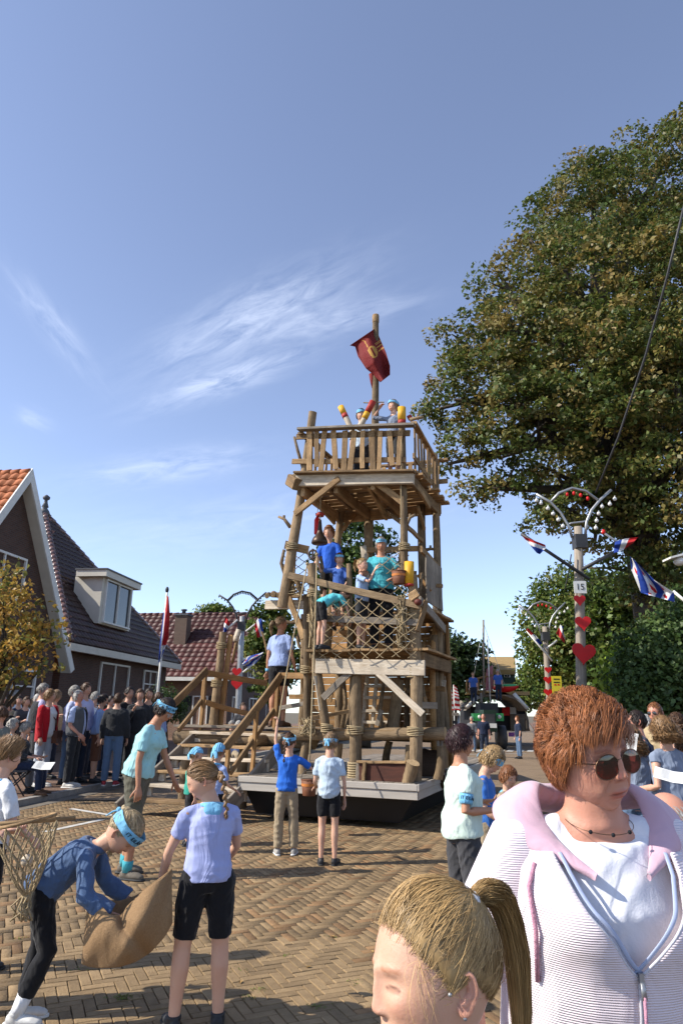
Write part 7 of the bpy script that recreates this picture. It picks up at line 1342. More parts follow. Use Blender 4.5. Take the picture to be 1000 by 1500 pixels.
spec('dark haired woman in light blue shirt and brown skirt between two men', 153, 1018, 15.2, -80, fem=True, head=(0, 10, 0), top=(cloth('chambray', (.28, .40, .66)), .8, -.02, .014), bottom=(C_['brown'], .6, .05, 'skirt'), shoes=BSH, hair=('short', 'dark', .6, .018), legR=((.03, 0, -1), (0, -.02, -1)))
spec('man in black jacket and jeans with red shoes seen from behind', 174, 1016, 14.7, 8, top=(C_['charcoal'], .98, -.04, .02, 'jacket'), bottom=(C_['denim'], .98, .016), shoes=RSH, hair=('short', 'brown', .6, .01), head=(-10, 0, 0), armR=((.2, -.05, -1), (.0, .4, -.9)), armL=((-.2, -.05, -1), (.0, .4, -.9)))
for k, (px, py, Y, yw, cl_, hcol, lab) in enumerate(((190, 1007, 15.6, -120, 'black', 'dark', 'man in black with dark hair behind the black jacket man'), (206, 1010, 15.6, -150, 'charcoal', 'brown', 'person in dark coat holding a phone up before the door'), (219, 1009, 15.8, -150, 'charcoal', 'dark', 'rightmost dark clothed spectator beside the round bush'), (187, 1022, 16.0, -100, 'sky', 'brown', 'shorter person in light blue right of the black jacket'))):
    spec(lab, px, py, Y, yw, top=(C_[cl_], .95, -.06, .014), bottom=(C_['charcoal'], .97, .014), shoes=BSH, hair=('short', hcol, .6), armR=((.2, .5, -.7), (-.3, .6, .8)) if k == 1 else None)
for k, (px, py, Y, cl_, hs_, lab) in enumerate(((4, 1018, 17.5, 'charcoal', ('short', 'grey'), 'leftmost far spectator in charcoal below the yellow tree'), (17, 1022, 16.8, 'tan', ('bob', 'sandy'), 'far spectator in tan with bobbed hair below the yellow tree'), (29, 1020, 17.6, 'navy', ('short', 'dark'), 'far spectator in navy below the yellow tree'), (40, 1021, 16.9, 'darkgrey', ('short', 'brown'), 'far spectator in dark grey beside the bearded man'), (50, 1024, 18.0, 'slate', ('bob', 'blond'), 'far blonde spectator peeking left of the bearded man'), (12, 1030, 15.5, 'black', ('short', 'dark'), 'dark clothed spectator behind the white haired sitter'))):
    spec(lab, px, py, Y, -90-k*14, head=((k*31) % 60-30, (k*7) % 14-5, 0), armR=((.25, .3, -.9), (-.3, .7, .2+.2*(k % 3))) if k % 2 else None, belly=(k % 3)*.3, top=(C_[cl_], .9, -.06, .014), bottom=(C_['charcoal'], .97, .014), shoes=BSH, hair=hs_)
for k, (px, py, Y, cl_, hcol, lab) in enumerate(((341, 1036, 17.5, 'tan', 'grey', 'seated elder in beige seen through the stair rails, left'), (351, 1030, 17.2, 'periw', 'white', 'seated white haired elder in blue seen through the stair rails'), (357, 1024, 18.4, 'darkgrey', 'brown', 'standing onlooker in grey behind the seated elders'))):
    if k < 2: seated(lab, px, py, Y, -150, 'chair of the ' + ['beige', 'blue'][k] + ' clothed elder behind the stairs', h=1.62, top=(C_[cl_], .9, -.05, .014), bottom=(C_['khaki'], .97, .014), shoes=BSH, hair=('short', hcol, .6, .016), group=GS, gz=PV)
    else: spec(lab, px, py, Y, -160, h=1.7, top=(C_[cl_], .9, -.05, .014), bottom=(C_['charcoal'], .97, .014), shoes=BSH, hair=('short', hcol, .6))
# --- spectators right and the road marshal
def specR(label, px, py, Y, yaw, **kw): kw.setdefault('group', GR); kw.setdefault('gz', PV if px > 840 else 0.0); return person(label, P(px, py, Y), yaw, **kw)
specR('man in dark clothes walking the road before the tractor', 707, 1046, 27.5, 170, top=(C_['navy'], .45, -.06, .016), bottom=(C_['darkdenim'], .98, .014), shoes=WSH, hair=('bald', 'brown'), skin=SKIN_R)
specR('person in navy at the road edge right of the tractor', 757, 1049, 27.0, 100, top=(C_['navy'], .45, -.06, .014), bottom=(C_['denim'], .98, .014), shoes=BSH, hair=('short', 'ginger', .6)); specR('person in grey beside the tractor\'s left wheel', 690, 1050, 31.0, 160, top=(C_['grey'], .8, -.06, .014), bottom=(C_['denim'], .98, .014), shoes=BSH, hair=('short', 'white', .6))
for k, (px, py, z, cl_, hc_, lab) in enumerate(((692, 985, 2.9, 'blue2', 'blond', 'blue shorted child on the thatched float\'s left deck'), (728, 981, 3.0, 'blue2', 'white', 'person in blue overalls beside the thatched hut'), (714, 1030, 1.2, 'paleblue', 'grey', 'tractor driver in pale shirt'))):
    person(lab, P(px, py, FY+.5), 175, h=1.6, gz=P(px, py, FY+.5).z-1.57, top=(C_[cl_], .4, -.06, .014), bottom=(C_['darkdenim'], .97, .014), shoes=BSH, hair=('short', hc_, .6), group='people on the thatched float')
i = specR('man with dark sunglasses and navy shirt looking left', 932, 1042, 7.4, 75, skin=SKIN_R, top=(C_['navy'], .9, -.06, .014), bottom=(C_['charcoal'], .97, .014), shoes=BSH, hair=('short', 'dark', .6, .01)); glasses(i, DARKLENS, INK)
i = specR('man in tan shirt with sunglasses before the hedge', 958, 1030, 8.2, 130, skin=SKIN_R, top=(C_['tan'], .5, -.06, .014), bottom=(C_['khaki'], .97, .014), shoes=BSH, hair=('short', 'ginger', .68, .008)); glasses(i, DARKLENS, INK)
I_curl = specR('woman with long curly blonde hair holding a leaflet', 922, 1064, 6.5, -30, fem=True, h=None, top=(C_['slate'], .0, -.05, .012), bottom=(C_['denim'], .97, .014), shoes=WSH, hair=('curly', 'sandy', .58, .2), armL=((-.35, .25, -.9), (-.35, .6, -.25)), armR=((.15, .5, -.7), (-.3, .6, .6)))
I_curl2 = specR('woman in slate blue sleeveless top with pinned up curls', 968, 1052, 5.9, 20, fem=True, belly=.3, head=(30, 4, 0), top=(C_['slate'], .12, -.06, .012), bottom=(cloth('white_shorts', (.6, .6, .58)), .4, .012), shoes=WSH, hair=('curly', 'sandy', .58, .10), armL=((-.25, -.25, -1), (-.05, .9, -.15)), armR=((.2, .1, -1), (0, .6, -.6)))
specR('woman with straight grey blonde hair left of the leaflet holder', 893, 1048, 7.6, -10, fem=True, top=(C_['grey'], .9, -.05, .014), bottom=(C_['darkdenim'], .97, .014), shoes=BSH, hair=('long', 'ash', .58, .2)); specR('person in denim blue shading the eyes with a hand', 912, 1046, 9.0, 80, top=(C_['denim'], .95, -.06, .014), bottom=(C_['charcoal'], .97, .014), shoes=BSH, hair=('short', 'brown', .6), armR=((.5, .7, .1), (-.6, .3, .6)))
specR('person in black jacket with navy cap of hair behind the curly haired women', 985, 1062, 7.2, 60, top=(C_['navy'], .95, -.06, .016), bottom=(C_['charcoal'], .97, .014), shoes=BSH, hair=('short', 'sandy', .6)); specR('onlooker with reddish hair far back beside the lamp post', 884, 1042, 11.0, 60, top=(C_['brown'], .9, -.06, .014), bottom=(C_['charcoal'], .97, .014), shoes=BSH, hair=('bob', 'ginger', .6)); specR('onlooker with brown hair far back near the lime shrub', 899, 1036, 12.0, 40, top=(C_['charcoal'], .9, -.06, .014), bottom=(C_['charcoal'], .97, .014), shoes=BSH, hair=('short', 'brown', .6))
seated('bald man with a fringe of white hair sitting low behind the pink hood', 966, 1154, 3.3, 55, 'folding chair of the bald man', h=1.62, gz=0.0, skin=SKIN_R, top=(C_['darkgrey'], .9, -.05, .012), bottom=(C_['charcoal'], .97, .014), shoes=BSH, hair=('bald', 'white'), head=(0, 18, 0), group=GR)
EXTRA = ((56, 1017, 16.3, -100, 'slate', ('short', 'white'), 'white haired far spectator in slate behind the red jacket', GS), (84, 1012, 15.9, -120, 'tan', ('bob', 'ash'), 'ash blonde spectator in tan between red jacket and grey vest', GS), (141, 1014, 16.1, -95, 'white', ('short', 'grey'), 'grey haired spectator in white shirt left of the chambray woman', GS), (163, 1020, 16.8, -110, 'red', ('short', 'dark'), 'spectator in dark red behind the black jacket man', GS), (232, 1016, 16.5, -130, 'periw', ('bob', 'brown'), 'spectator in periwinkle blue just left of the aqua shirt woman', GS), (24, 1012, 18.5, -100, 'white', ('short', 'grey'), 'pale shirted far spectator under the yellow tree', GS),
 (880, 1052, 9.5, 60, 'slate', ('short', 'grey'), 'grey haired onlooker in slate behind the auburn hair', GR), (905, 1056, 8.6, 90, 'red', ('bob', 'dark'), 'onlooker in red between the leaflet and the lime shrub', GR), (945, 1048, 9.4, 70, 'paleblue', ('short', 'white'), 'white haired onlooker in pale blue between the two sunglasses men', GR), (990, 1046, 8.9, 80, 'tan', ('curly', 'brown', .58, .12), 'curly brown haired onlooker in tan at the right edge', GR), (1000, 1075, 6.0, 40, 'black', ('short', 'brown'), 'onlooker in black cut off by the right edge', GR))
AP = (None, ((.25, .35, -.9), (-.35, .7, .35)), ((.2, .1, -1), (-.2, .8, -.2)), ((.35, -.1, -1), (.1, .5, -.6)), ((.15, .55, -.8), (-.2, .5, .8)))
for k_, (px, py, Y, yw, cl_, hs_, lab, gr) in enumerate(EXTRA): person(lab, P(px, py, Y), yw, armR=AP[k_ % 5], head=((k_*37) % 50-25, (k_*13) % 16-6, 0), belly=(k_ % 3)*.3, gz=PV, group=gr, fem=hs_[0] == 'bob', top=(C_[cl_], .9, -.06, .014), bottom=(C_['darkdenim'], .97, .014), shoes=BSH, hair=hs_)
# --- belongings and clothing details
def torso_loop(info, t, w, d, z=0.): pass
def scarf(info, mat, r=.018):
    s = info['s']; q = MB(); c = info['sp'](.475)+info['sh']; pts = [c+Vector((.078*s*math.sin(a), .07*s*math.cos(a)+.006, .012*s*math.cos(a)*-1.5)) for a in [2*math.pi*k/18 for k in range(19)]]; q.tube(pts, r*s*1.2, n=8, caps=False)
    f = c+info['tf']*.085*s; q.tube([f, f+Vector((.012, .025, -.05))*s, f+Vector((.02, .03, -.14))*s], [(.02*s, .01*s), (.034*s, .009*s), (.02*s, .004*s)], n=8); q.tube([f, f+Vector((-.014, .022, -.05))*s, f+Vector((-.024, .028, -.12))*s], [(.02*s, .01*s), (.03*s, .009*s), (.016*s, .004*s)], n=8)
    b = c-info['tf']*.07*s; q.tube([b+Vector((0, 0, .01)), b+Vector((0, -.03, -.03))*s, b+Vector((0, -.045, -.10))*s], [(.07*s, .012*s), (.075*s, .010*s), (.01*s, .004*s)], n=10, side=Vector((1, 0, 0)))
    mesh_obj('neckerchief', voxel(q, max(.006, info['vox']*.7), 2), mat, info['root'], info['W4'])
for i_ in (I_whiteb, I_purp, I_band2, I_small): scarf(i_, BANDB)
def armband(info, sd, t0, t1, mat, text=None, nm='armband'):
    s0, el, wr, fd = info['arms'][sd]; a, b = s0.lerp(el, t0)+info['sh'], s0.lerp(el, t1)+info['sh']; ax = (b-a).normalized(); r = .052*info['s']; u = Vector((sd, 0, 0)); u = (u-ax*u.dot(ax)).normalized(); v = ax.cross(u)
    q = MB(); q.tube([a, a.lerp(b, .3), a.lerp(b, .7), b], [r, r*1.07, r*1.05, r*.97], n=18, side=u); bo = mesh_obj(nm, q.mesh(nm), mat, info['root'], info['W4'])
    if text:
        me = text_mesh(text, .036*info['s'], .0006)
        for vt in me.vertices: w = vt.co.x/r*.95; vt.co = a.lerp(b, .5)-ax*vt.co.y+(u*math.cos(w)-v*math.sin(w))*(r*1.1+vt.co.z)
        mesh_obj('lettering', me, INK, bo, info['W4'])
armband(I_mint, 1, .52, .80, BANDB, 'IT EILÂN'); 
s0, el, wr, fd = I_stair['arms'][-1]
def wristband(info, sd):
    s0, el, wr, fd = info['arms'][sd]; q = MB(); q.tube([wr-fd*.05*info['s']+info['sh'], wr-fd*.005*info['s']+info['sh']], [.038*info['s'], .034*info['s']], n=12); mesh_obj('wristband', q.mesh('wristband'), BANDB, info['root'], info['W4'])
wristband(I_stair, -1)
# vest, jacket shells for spectators
def vest(info, mat, t0, t1, gap, nm, sleeves=0., pad=.03):
    s = info['s']; n, m = 36, 10; vs = []; fs = []
    for j in range(m+1):
        t = t0+(t1-t0)*j/m; w_ = np.interp(t, [-.1, .06, .2, .38, .44, .5], [.165, .165, .165, .18, .155, .085])*s+pad; d_ = np.interp(t, [-.1, .06, .2, .38, .44, .5], [.125, .14, .15, .13, .10, .08])*s+pad; c = info['sp'](t)+info['sh']
        for i_ in range(n+1): a = gap+(2*math.pi-2*gap)*i_/n; vs.append(c+Vector((w_*math.sin(a), d_*math.cos(a)+.01, 0)))
    for j in range(m):
        for i_ in range(n): fs.append((j*(n+1)+i_, j*(n+1)+i_+1, (j+1)*(n+1)+i_+1, (j+1)*(n+1)+i_))
    q = MB(); q.add(vs, fs, 0, True); me = baked(q, [('SOLIDIFY', dict(thickness=.012)), ]); mesh_obj(nm, me, mat, info['root'], info['W4'])
    if sleeves:
        q = MB()
        for sd in (1, -1): s0, el, wr, fd = info['arms'][sd]; q.tube([s0+info['sh'], s0.lerp(el, .5)+info['sh'], el+info['sh'], el.lerp(wr, .5)+info['sh'], wr+info['sh']], [.082*s, .074*s, .064*s, .058*s, .05*s], n=12); q.ell(s0+info['sh'], (.084*s,)*3, n=10, m=8)
        mesh_obj('jacket_sleeves', voxel(q, info['vox'], 3), mat, info['root'], info['W4'])
vest(I_vest, pm('quilted_vest', (.09, .095, .105), (.07, .075, .085), rough=.6, fold=.4, wave=('Z', 14, .8)), -.04, .47, .35, 'vest'); vest(I_red, C_['red'], -.16, .46, .55, 'jacket', 1.0); vest(I_beard, C_['charcoal'], -.04, .46, .3, 'vest')
q = MB(); s = I_red['s']; sh = I_red['sh']; a = I_red['sp'](.44)+sh+Vector((.12, .06, 0)); c = I_red['sp'](.02)+sh+Vector((-.2, .12, 0)); q.tube([a, (a+c)/2+Vector((0, .10, 0)), c], .012, n=6); st_ = mesh_obj('bag_strap', q.mesh('bag_strap'), C_['brown'], I_red['root'], I_red['W4'])
bg_ = thing('shoulder_bag', 'small brown leather shoulder bag on the red jacket woman\'s hip', 'bag', I_red['W4'] @ (c-Vector((0, 0, .2)))); q = MB(); q.box(I_red['W4'] @ (c-Vector((0, 0, .1))), (.1, .26, .24)); q.build('pouch', C_['brown'], bg_); q = MB(); q.box(I_red['W4'] @ (c-Vector((0, 0, .05))), (.11, .27, .12)); q.build('flap', pm('brown_leather', (.10, .04, .025), rough=.5), bg_)
# hood on the blue sweater, hood folds
q = MB(); s = I_hood['s']; nk = I_hood['sp'](.47)+I_hood['sh']; q.tube([nk+Vector((.09*s*math.sin(a), (.075*math.cos(a)-.02)*s, (.02-.07*math.cos(a)*.6)*s)) for a in [2*math.pi*k/16 for k in range(17)]], [(.03*s, .03*s)]*17, n=8, caps=False); q.tube([nk+Vector((0, -.09, .05))*s, nk+Vector((0, -.15, .0))*s, nk+Vector((0, -.19, -.04))*s], [(.09*s, .04*s), (.085*s, .045*s), (.03*s, .02*s)], n=12, side=Vector((1, 0, 0))); mesh_obj('hood', voxel(q, .008, 3), C_['navyhood'], I_hood['root'], I_hood['W4'])
# eyeglasses
glasses(I_teal, pm('clear_lens', (.35, .3, .28), rough=.1, spec=.6), METAL, r=.019)
# open booklets
def paper(label, c, w, h, nrm, up, fold=.12):
    t = thing('leaflet', label, 'leaflet', c, 0, 'programme leaflets'); nrm, up = Vector(nrm).normalized(), Vector(up); sx = up.cross(nrm).normalized(); up = nrm.cross(sx); q = MB()
    PAPER = pm('paper', (.74, .74, .72), (.66, .66, .64), scale=20., rough=.8)
    q.add([c-sx*w-up*h+nrm*fold*w, c-up*h, c+sx*w-up*h+nrm*fold*w, c-sx*w+up*h+nrm*fold*w, c+up*h, c+sx*w+up*h+nrm*fold*w], [(0, 1, 4, 3), (1, 2, 5, 4)]); me = baked(q, [('SOLIDIFY', dict(thickness=.002))]); me.transform(WM[t.name].inverted()); pg = mesh_obj('page', me, PAPER, t, WM[t.name])
    q = MB()
    for k in range(8): y = h*(.75-.2*k); o_ = c+up*y+nrm*(fold*w*.55+.003); q.quad(o_-sx*w*.85, o_-sx*w*.2, o_-sx*w*.2+up*h*.05, o_-sx*w*.85+up*h*.05)
    q.build('text_lines', pm('print_grey', (.3, .3, .3), rough=.8), t)
paper('white booklet on the seated woman\'s lap', P(64, 1122, 12.55), .16, .11, (.1, -.5, .9), (0, .7, .5)); paper('printed leaflet held up left of the curly blonde hair', P(916, 1092, 6.2), .085, .12, (-.3, -1, .3), (.25, 0, 1)); paper('folded white leaflet held at the slate top woman\'s elbow', P(985, 1138, 5.5), .13, .06, (-.2, -.6, .8), (.5, .8, .2)); paper('white leaflet held low left of the curly haired woman', P(896, 1160, 6.25), .08, .13, (-.3, -.9, .5), (-.5, 0, .9))
# burlap sack held between the two girls
BURLAP = pm('burlap', (.31, .195, .10), (.22, .135, .068), scale=120., rough=.95, bump=.4, bscale=220, fold=.25, contrast=.3)
hr_ = I_hood['W4'] @ (I_hood['arms'][1][2]+I_hood['sh']); hp2 = I_purp['W4'] @ (I_purp['arms'][-1][2]+I_purp['sh']+I_purp['arms'][-1][3]*.07)
SY = 3.95
sk_ = thing('burlap_sack', 'wide brown burlap sack held open between two bent girls', 'sack', P(170, 1415, SY))
def sack_side(xs, nm, cl, cr, yo, bow, par):
    return cloth_patch(cl, cr, 26, 22, lambda x, y, r: P(x, y, SY+yo+r), bow, nm, [BURLAP], lambda u, v: 0, par, thick=.006)
sack_side(0, 'front_panel', [(131, 1312), (127, 1350), (123, 1390), (120, 1416)], [(254, 1276), (256, 1300), (254, 1330), (247, 1362)], 0, lambda u, v: -.10*math.sin(math.pi*u)*math.sin(math.pi*min(1, v*.8+.12))+.03*math.sin(u*9+v*4), sk_) if False else None
n_, m_ = 40, 26; vs = []; fs = []
topf = [(131, 1308), (146, 1322), (160, 1340), (178, 1342), (188, 1328), (215, 1302), (240, 1284), (252, 1274)]; botf = [(120, 1412), (132, 1416), (150, 1418), (175, 1416), (200, 1408), (222, 1394), (240, 1374), (252, 1352)]
def pl(c, t): k = len(c)-1; i = min(int(t*k), k-1); f = t*k-i; return c[i][0]*(1-f)+c[i+1][0]*f, c[i][1]*(1-f)+c[i+1][1]*f
for j in range(m_+1):
    for i in range(n_+1):
        u, v = i/n_, j/m_; a, b = pl(topf, u), pl(botf, u); x, y = a[0]*(1-v)+b[0]*v, a[1]*(1-v)+b[1]*v
        dd = -.13*math.sin(math.pi*u)*math.sin(math.pi*min(1, v*.75+.15))+.035*math.exp(-((u-.42-.25*v)/.06)**2)+.015*math.sin(u*14+v*5); vs.append(P(x, y, SY+dd))
for j in range(m_):
    for i in range(n_): fs.append((j*(n_+1)+i, j*(n_+1)+i+1, (j+1)*(n_+1)+i+1, (j+1)*(n_+1)+i))
q = MB(); q.add(vs, fs, 0, True); me = baked(q, [('SOLIDIFY', dict(thickness=.006)), ('SUBSURF', dict(levels=1))]); me.transform(WM[sk_.name].inverted()); mesh_obj('front_panel', me, BURLAP, sk_, WM[sk_.name])
topb = [(131, 1308), (150, 1318), (175, 1320), (200, 1312), (225, 1296), (252, 1274)]; vs = []; fs = []
for j in range(15):
    for i in range(25):
        u, v = i/24, j/14; a, b = pl(topb, u), pl(botf, u); x, y = a[0]*(1-v)+b[0]*v, a[1]*(1-v)+b[1]*v; vs.append(P(x, y, SY+.02+.22*math.sin(math.pi*u)*(1-v)**.7))
for j in range(14):
    for i in range(24): fs.append((j*25+i, j*25+i+1, (j+1)*25+i+1, (j+1)*25+i))
q = MB(); q.add(vs, fs, 0, True); me = baked(q, [('SOLIDIFY', dict(thickness=.006))]); me.transform(WM[sk_.name].inverted()); mesh_obj('back_panel', me, BURLAP, sk_, WM[sk_.name])
q = MB(); q.tube([P(x, y, SY-.005) for x, y in topf], .007, n=6); q.build('rolled_hem', BURLAP, sk_)
# hand net
hn = thing('hand_net', 'rope hand net on a wooden hoop at the left edge', 'net', P(40, 1320, 3.9)); hc_ = P(40, 1210, 3.9); ring = [hc_+Vector((.135*math.cos(a), .135*math.sin(a), .03*math.cos(a)+.025)) for a in [2*math.pi*k/24 for k in range(25)]]; q = MB(); q.tube(ring, .009, n=7, caps=False); q.build('hoop', WOOD, hn)
q = MB(); q.tube([hc_+Vector((-.5, -.02, -.02)), hc_+Vector((.24, .02, .04))], .011, n=8); q.build('net_stick', WOOD, hn); q = MB(); tip = P(40, 1312, 3.9)
for k in range(14):
    for s2 in (0, 1):
        prev = None
        for j in range(7):
            t = j/6; a = 2*math.pi*(k+(j*.5 if s2 == 0 else -j*.5))/14; rr = .135*(1-t)**.75+.018; p = hc_.lerp(tip, t)+Vector((rr*math.cos(a), rr*math.sin(a), .03*math.cos(a)*(1-t)))
            if prev is not None: q.tube([prev, p], .0042, n=4, caps=False)
            prev = p
q.build('mesh', ROPE, hn); q = MB(); g_ = random.Random(2)
for k in range(16): q.tube([tip+Vector((g_.gauss(0, .012), g_.gauss(0, .012), .02)), tip+Vector((g_.gauss(0, .02), g_.gauss(0, .02), -.05)), tip+Vector((g_.gauss(0, .03), g_.gauss(0, .02), -.11))], .005, n=5)
q.ell(tip, (.025, .025, .03)); q.build('tassel', ROPE, hn); q = MB(); q.ell(hc_.lerp(tip, .5), (.03, .03, .03)); q.build('float_ball', WOOD_W, hn)
# ================================================================== foreground: woman in the pink cardigan, girl with ponytail
def lens_mat(name, low, high):
    m = bpy.data.materials.new(name); m.use_nodes = True; t = m.node_tree; t.nodes.clear(); o = _n(t, 'ShaderNodeOutputMaterial'); tr = _n(t, 'ShaderNodeBsdfTransparent'); gl = _n(t, 'ShaderNodeBsdfGlossy', i_Roughness=.03); fr = _n(t, 'ShaderNodeValue'); fr.outputs[0].default_value = .09; mx = _n(t, 'ShaderNodeMixShader')
    tc = _n(t, 'ShaderNodeTexCoord'); sp_ = _n(t, 'ShaderNodeSeparateXYZ'); t.links.new(tc.outputs['Generated'], sp_.inputs[0]); cr = _n(t, 'ShaderNodeMixRGB'); cr.inputs[1].default_value = (*low, 1); cr.inputs[2].default_value = (*high, 1); t.links.new(sp_.outputs[2], cr.inputs[0]); t.links.new(cr.outputs[0], tr.inputs[0])
    t.links.new(fr.outputs[0], mx.inputs[0]); t.links.new(tr.outputs[0], mx.inputs[1]); t.links.new(gl.outputs[0], mx.inputs[2]); t.links.new(mx.outputs[0], o.inputs[0]); return m
WHITE_TEE = cloth('white_tee', (.74, .75, .80), (.70, .71, .77), fold=.35)
RIB = pm('ribbed_pink_knit', (.79, .71, .745), (.75, .65, .69), scale=4., rough=.9, spec=.1, sheen=.3, fold=.35, wave=('Z', 78, .5)); HOODC = pm('lilac_hood_cloth', (.60, .40, .47), (.54, .35, .43), scale=7., rough=.9, sheen=.3, fold=.35, bump=.1, bscale=300)
ZIPB = pm('blue_zip_tape', (.40, .46, .62), (.34, .4, .56), rough=.7, scale=40.); ZIPW = pm('pale_zip_teeth', (.62, .62, .66), (.4, .4, .46), scale=200., rough=.5); PINK = pm('pink_cord', (.58, .30, .38), (.46, .22, .3), scale=90., rough=.8, bump=.4, bscale=160)
REDLENS = lens_mat('red_brown_lens', (.22, .035, .025), (.035, .008, .008)); GOLDF = pm('bronze_wire', (.16, .10, .06), rough=.3, metal=.8)
fw = person('woman with short auburn hair, red sunglasses and pink ribbed cardigan', P(842, 1041, 1.46), 183, 1.66, fem=True, hk=.96, belly=.9, slim=1.0, lean=3, curve=10, neck=.012, head=(20, 3, 10), skin=SKIN_R, armR=((.42, -.12, -1), (.1, .3, -1)), armL=((-.4, -.05, -1), (-.05, .3, -1)), top=(WHITE_TEE, .0, -.08, .004, 'tee', .45), bottom=(C_['denim'], .97, .012), shoes=WSH,
            hair=('none', 'auburn'), N=64, vox=.008, face=dict(old=1., lipc=(.82, .45, .42), brow=(.5, .34, .27)))
s, sh, HM, hs, W4, rt_ = fw['s'], fw['sh'], fw['HM'], fw['hs'], fw['W4'], fw['root']
ha = Acc(); hair_shell(ha, hs, HM, .013, N=30, front=.58, back=-.55, side=-.10, noisea=.003, seed=3, top=.012)
def locks(n, nl, seed, flow, sel=None, front=.57, back=-.56, side=-.12):
    g = _seed_rng(seed); A = scalp_dirs(n, seed, front=front, back=back, side=side)
    if sel is not None: A = A[sel(A)]
    LC = A[g.choice(len(A), nl)]; near = np.argmax(A @ LC.T, 1); dl = flow(LC)+g.normal(size=LC.shape)*.085; return A, A+dl[near]+(LC[near]-A)*.26+g.normal(size=A.shape)*.035, near
def flow(Lc):
    x, y, z = Lc.T; top = np.clip((z-.3)/.4, 0, 1); fr = np.clip((y-.25)/.4, 0, 1)*top
    return np.stack([top*.18+fr*.22, (1-top)*-.30+top*.12*(y > -.2)-top*.25*(y < -.2)+fr*.18, (1-top)*-.42+top*.05-fr*.26], 1)
A, B_, nr_ = locks(24000, 420, 21, flow)
for k, (lo, hi, lf) in enumerate(((-1, .3, (.004, .014, .010)), (.3, .6, (.006, .021, .016)), (.6, 1.01, (.008, .027, .024)))):
    m = (A[:, 2] > lo) & (A[:, 2] <= hi); strands(ha, A[m], B_[m], hs, HM, 8, .0010, lf, .05, seed=90+k, shade=(.5, 1.7))
mesh_obj('hair', ha.mesh('hair'), HAIRS['auburn'], rt_, W4)
glasses(fw, REDLENS, GOLDF, r=.0265)
q = MB(); q.ell(HM @ (Vector((.079, -.008, -.040))*hs), (.004, .004, .006)); mesh_obj('earring', q.mesh('earring'), pm('pearl', (.7, .68, .62), rough=.2, spec=.7), rt_, W4)
# cardigan shell: open above the zip pull
TOPT = .432
prf = [(-.16, .178, .142, 0), (-.03, .178, .142, 0), (.06, .172, .150, .01), (.17, .168, .158, .022), (.27, .168, .160, .022), (.345, .170, .152, .020), (.40, .166, .128, .008), (.44, .146, .10, -.004), (.475, .098, .082, -.012)]
def prof(t): return [float(np.interp(t, [p[0] for p in prf], [p[k] for p in prf])) for k in (1, 2, 3)]
TZ = .235
def gap(t): return .012 if t < TZ else .012+.74*((t-TZ)/(TOPT-TZ))**.9
def cpt(t, a, pad=.02):
    w_, d_, f_ = prof(t); c = fw['sp'](t)+sh+fw['tf']*f_*s
    bust = .030*math.exp(-((t-.30)/.07)**2)*(math.exp(-((a-.55)/.38)**2)+math.exp(-((2*math.pi-a-.55)/.38)**2))
    return c+Vector(((w_*s+pad+bust*.6)*math.sin(a), (d_*s+pad+bust)*math.cos(a), .004*math.sin(a*7+t*40)))
n, m = 96, 90; vs = []; fs = []
for j in range(m+1):
    t = -.16+(TOPT+.16)*j/m; gp = gap(t)
    for i in range(n+1): vs.append(cpt(t, gp+(2*math.pi-2*gp)*i/n))
for j in range(m):
    for i in range(n): fs.append((j*(n+1)+i, j*(n+1)+i+1, (j+1)*(n+1)+i+1, (j+1)*(n+1)+i))
q = MB(); q.add(vs, fs, 0, True); cg = mesh_obj('cardigan', baked(q, [('SOLIDIFY', dict(thickness=.006))]), RIB, rt_, W4)
for sd in (1, -1):
    q = MB(); s0, el, wr, fd = fw['arms'][sd]; q.tube([fw['sp'](.42).lerp(s0, .45)+sh, fw['sp'](.43).lerp(s0, .72)+sh, s0+sh+Vector((0, 0, .004)), s0.lerp(el, .3)+sh, s0.lerp(el, .56)+sh], [.045*s, .058*s, .069*s, .074*s, .078*s], n=20); q.ell(s0+sh, (.066*s,)*3, n=14, m=10); mesh_obj('cardigan_sleeve', voxel(q, .007, 8), RIB, cg, W4)
for sd in (1, -1):   # zip tape and teeth along both edges
    ts = [TZ+(TOPT-TZ)*k/24 for k in range(25)]; ed = [cpt(t, gap(t) if sd > 0 else 2*math.pi-gap(t), .024) for t in ts]; inn = [cpt(t, (gap(t)-.07) if sd > 0 else 2*math.pi-gap(t)+.07, .018) for t in ts]
    q = MB(); q.tube(inn, [(.004, .0015)]*25, n=8, side=Vector((1, 0, 0))); mesh_obj('zip_tape', q.mesh('zip_tape'), ZIPB, cg, W4); q = MB(); q.tube(ed, .0026, n=8); mesh_obj('zip_teeth', q.mesh('zip_teeth'), ZIPW, cg, W4)
    q = MB(); st_ = [cpt(.415, gap(.415)+.26 if sd > 0 else 2*math.pi-gap(.415)-.26, .03), cpt(.37, gap(.40)+.36 if sd > 0 else 2*math.pi-gap(.40)-.36, .034), cpt(.30, .92 if sd > 0 else 2*math.pi-.92, .036), cpt(.20, .95 if sd > 0 else 2*math.pi-.95, .03)]; q.tube(st_, .0042, n=8); mesh_obj('drawstring', q.mesh('drawstring'), PINK, cg, W4)
zp = cpt(TZ, 0.0, .03); q = MB(); q.box(zp, (.008, .006, .016)); q.tube([zp+Vector((0, .004, -.006)), zp+Vector((0, .006, -.03))], [(.004, .002), (.005, .002)], n=8); zo = mesh_obj('zip_pull', q.mesh('zip_pull'), METAL, cg, W4); q = MB(); q.tube([zp+Vector((0, .006, -.026)), zp+Vector((.002, .008, -.06)), zp+Vector((.004, .006, -.12))], .003, n=6); mesh_obj('pull_cord', q.mesh('pull_cord'), PINK, zo, W4)
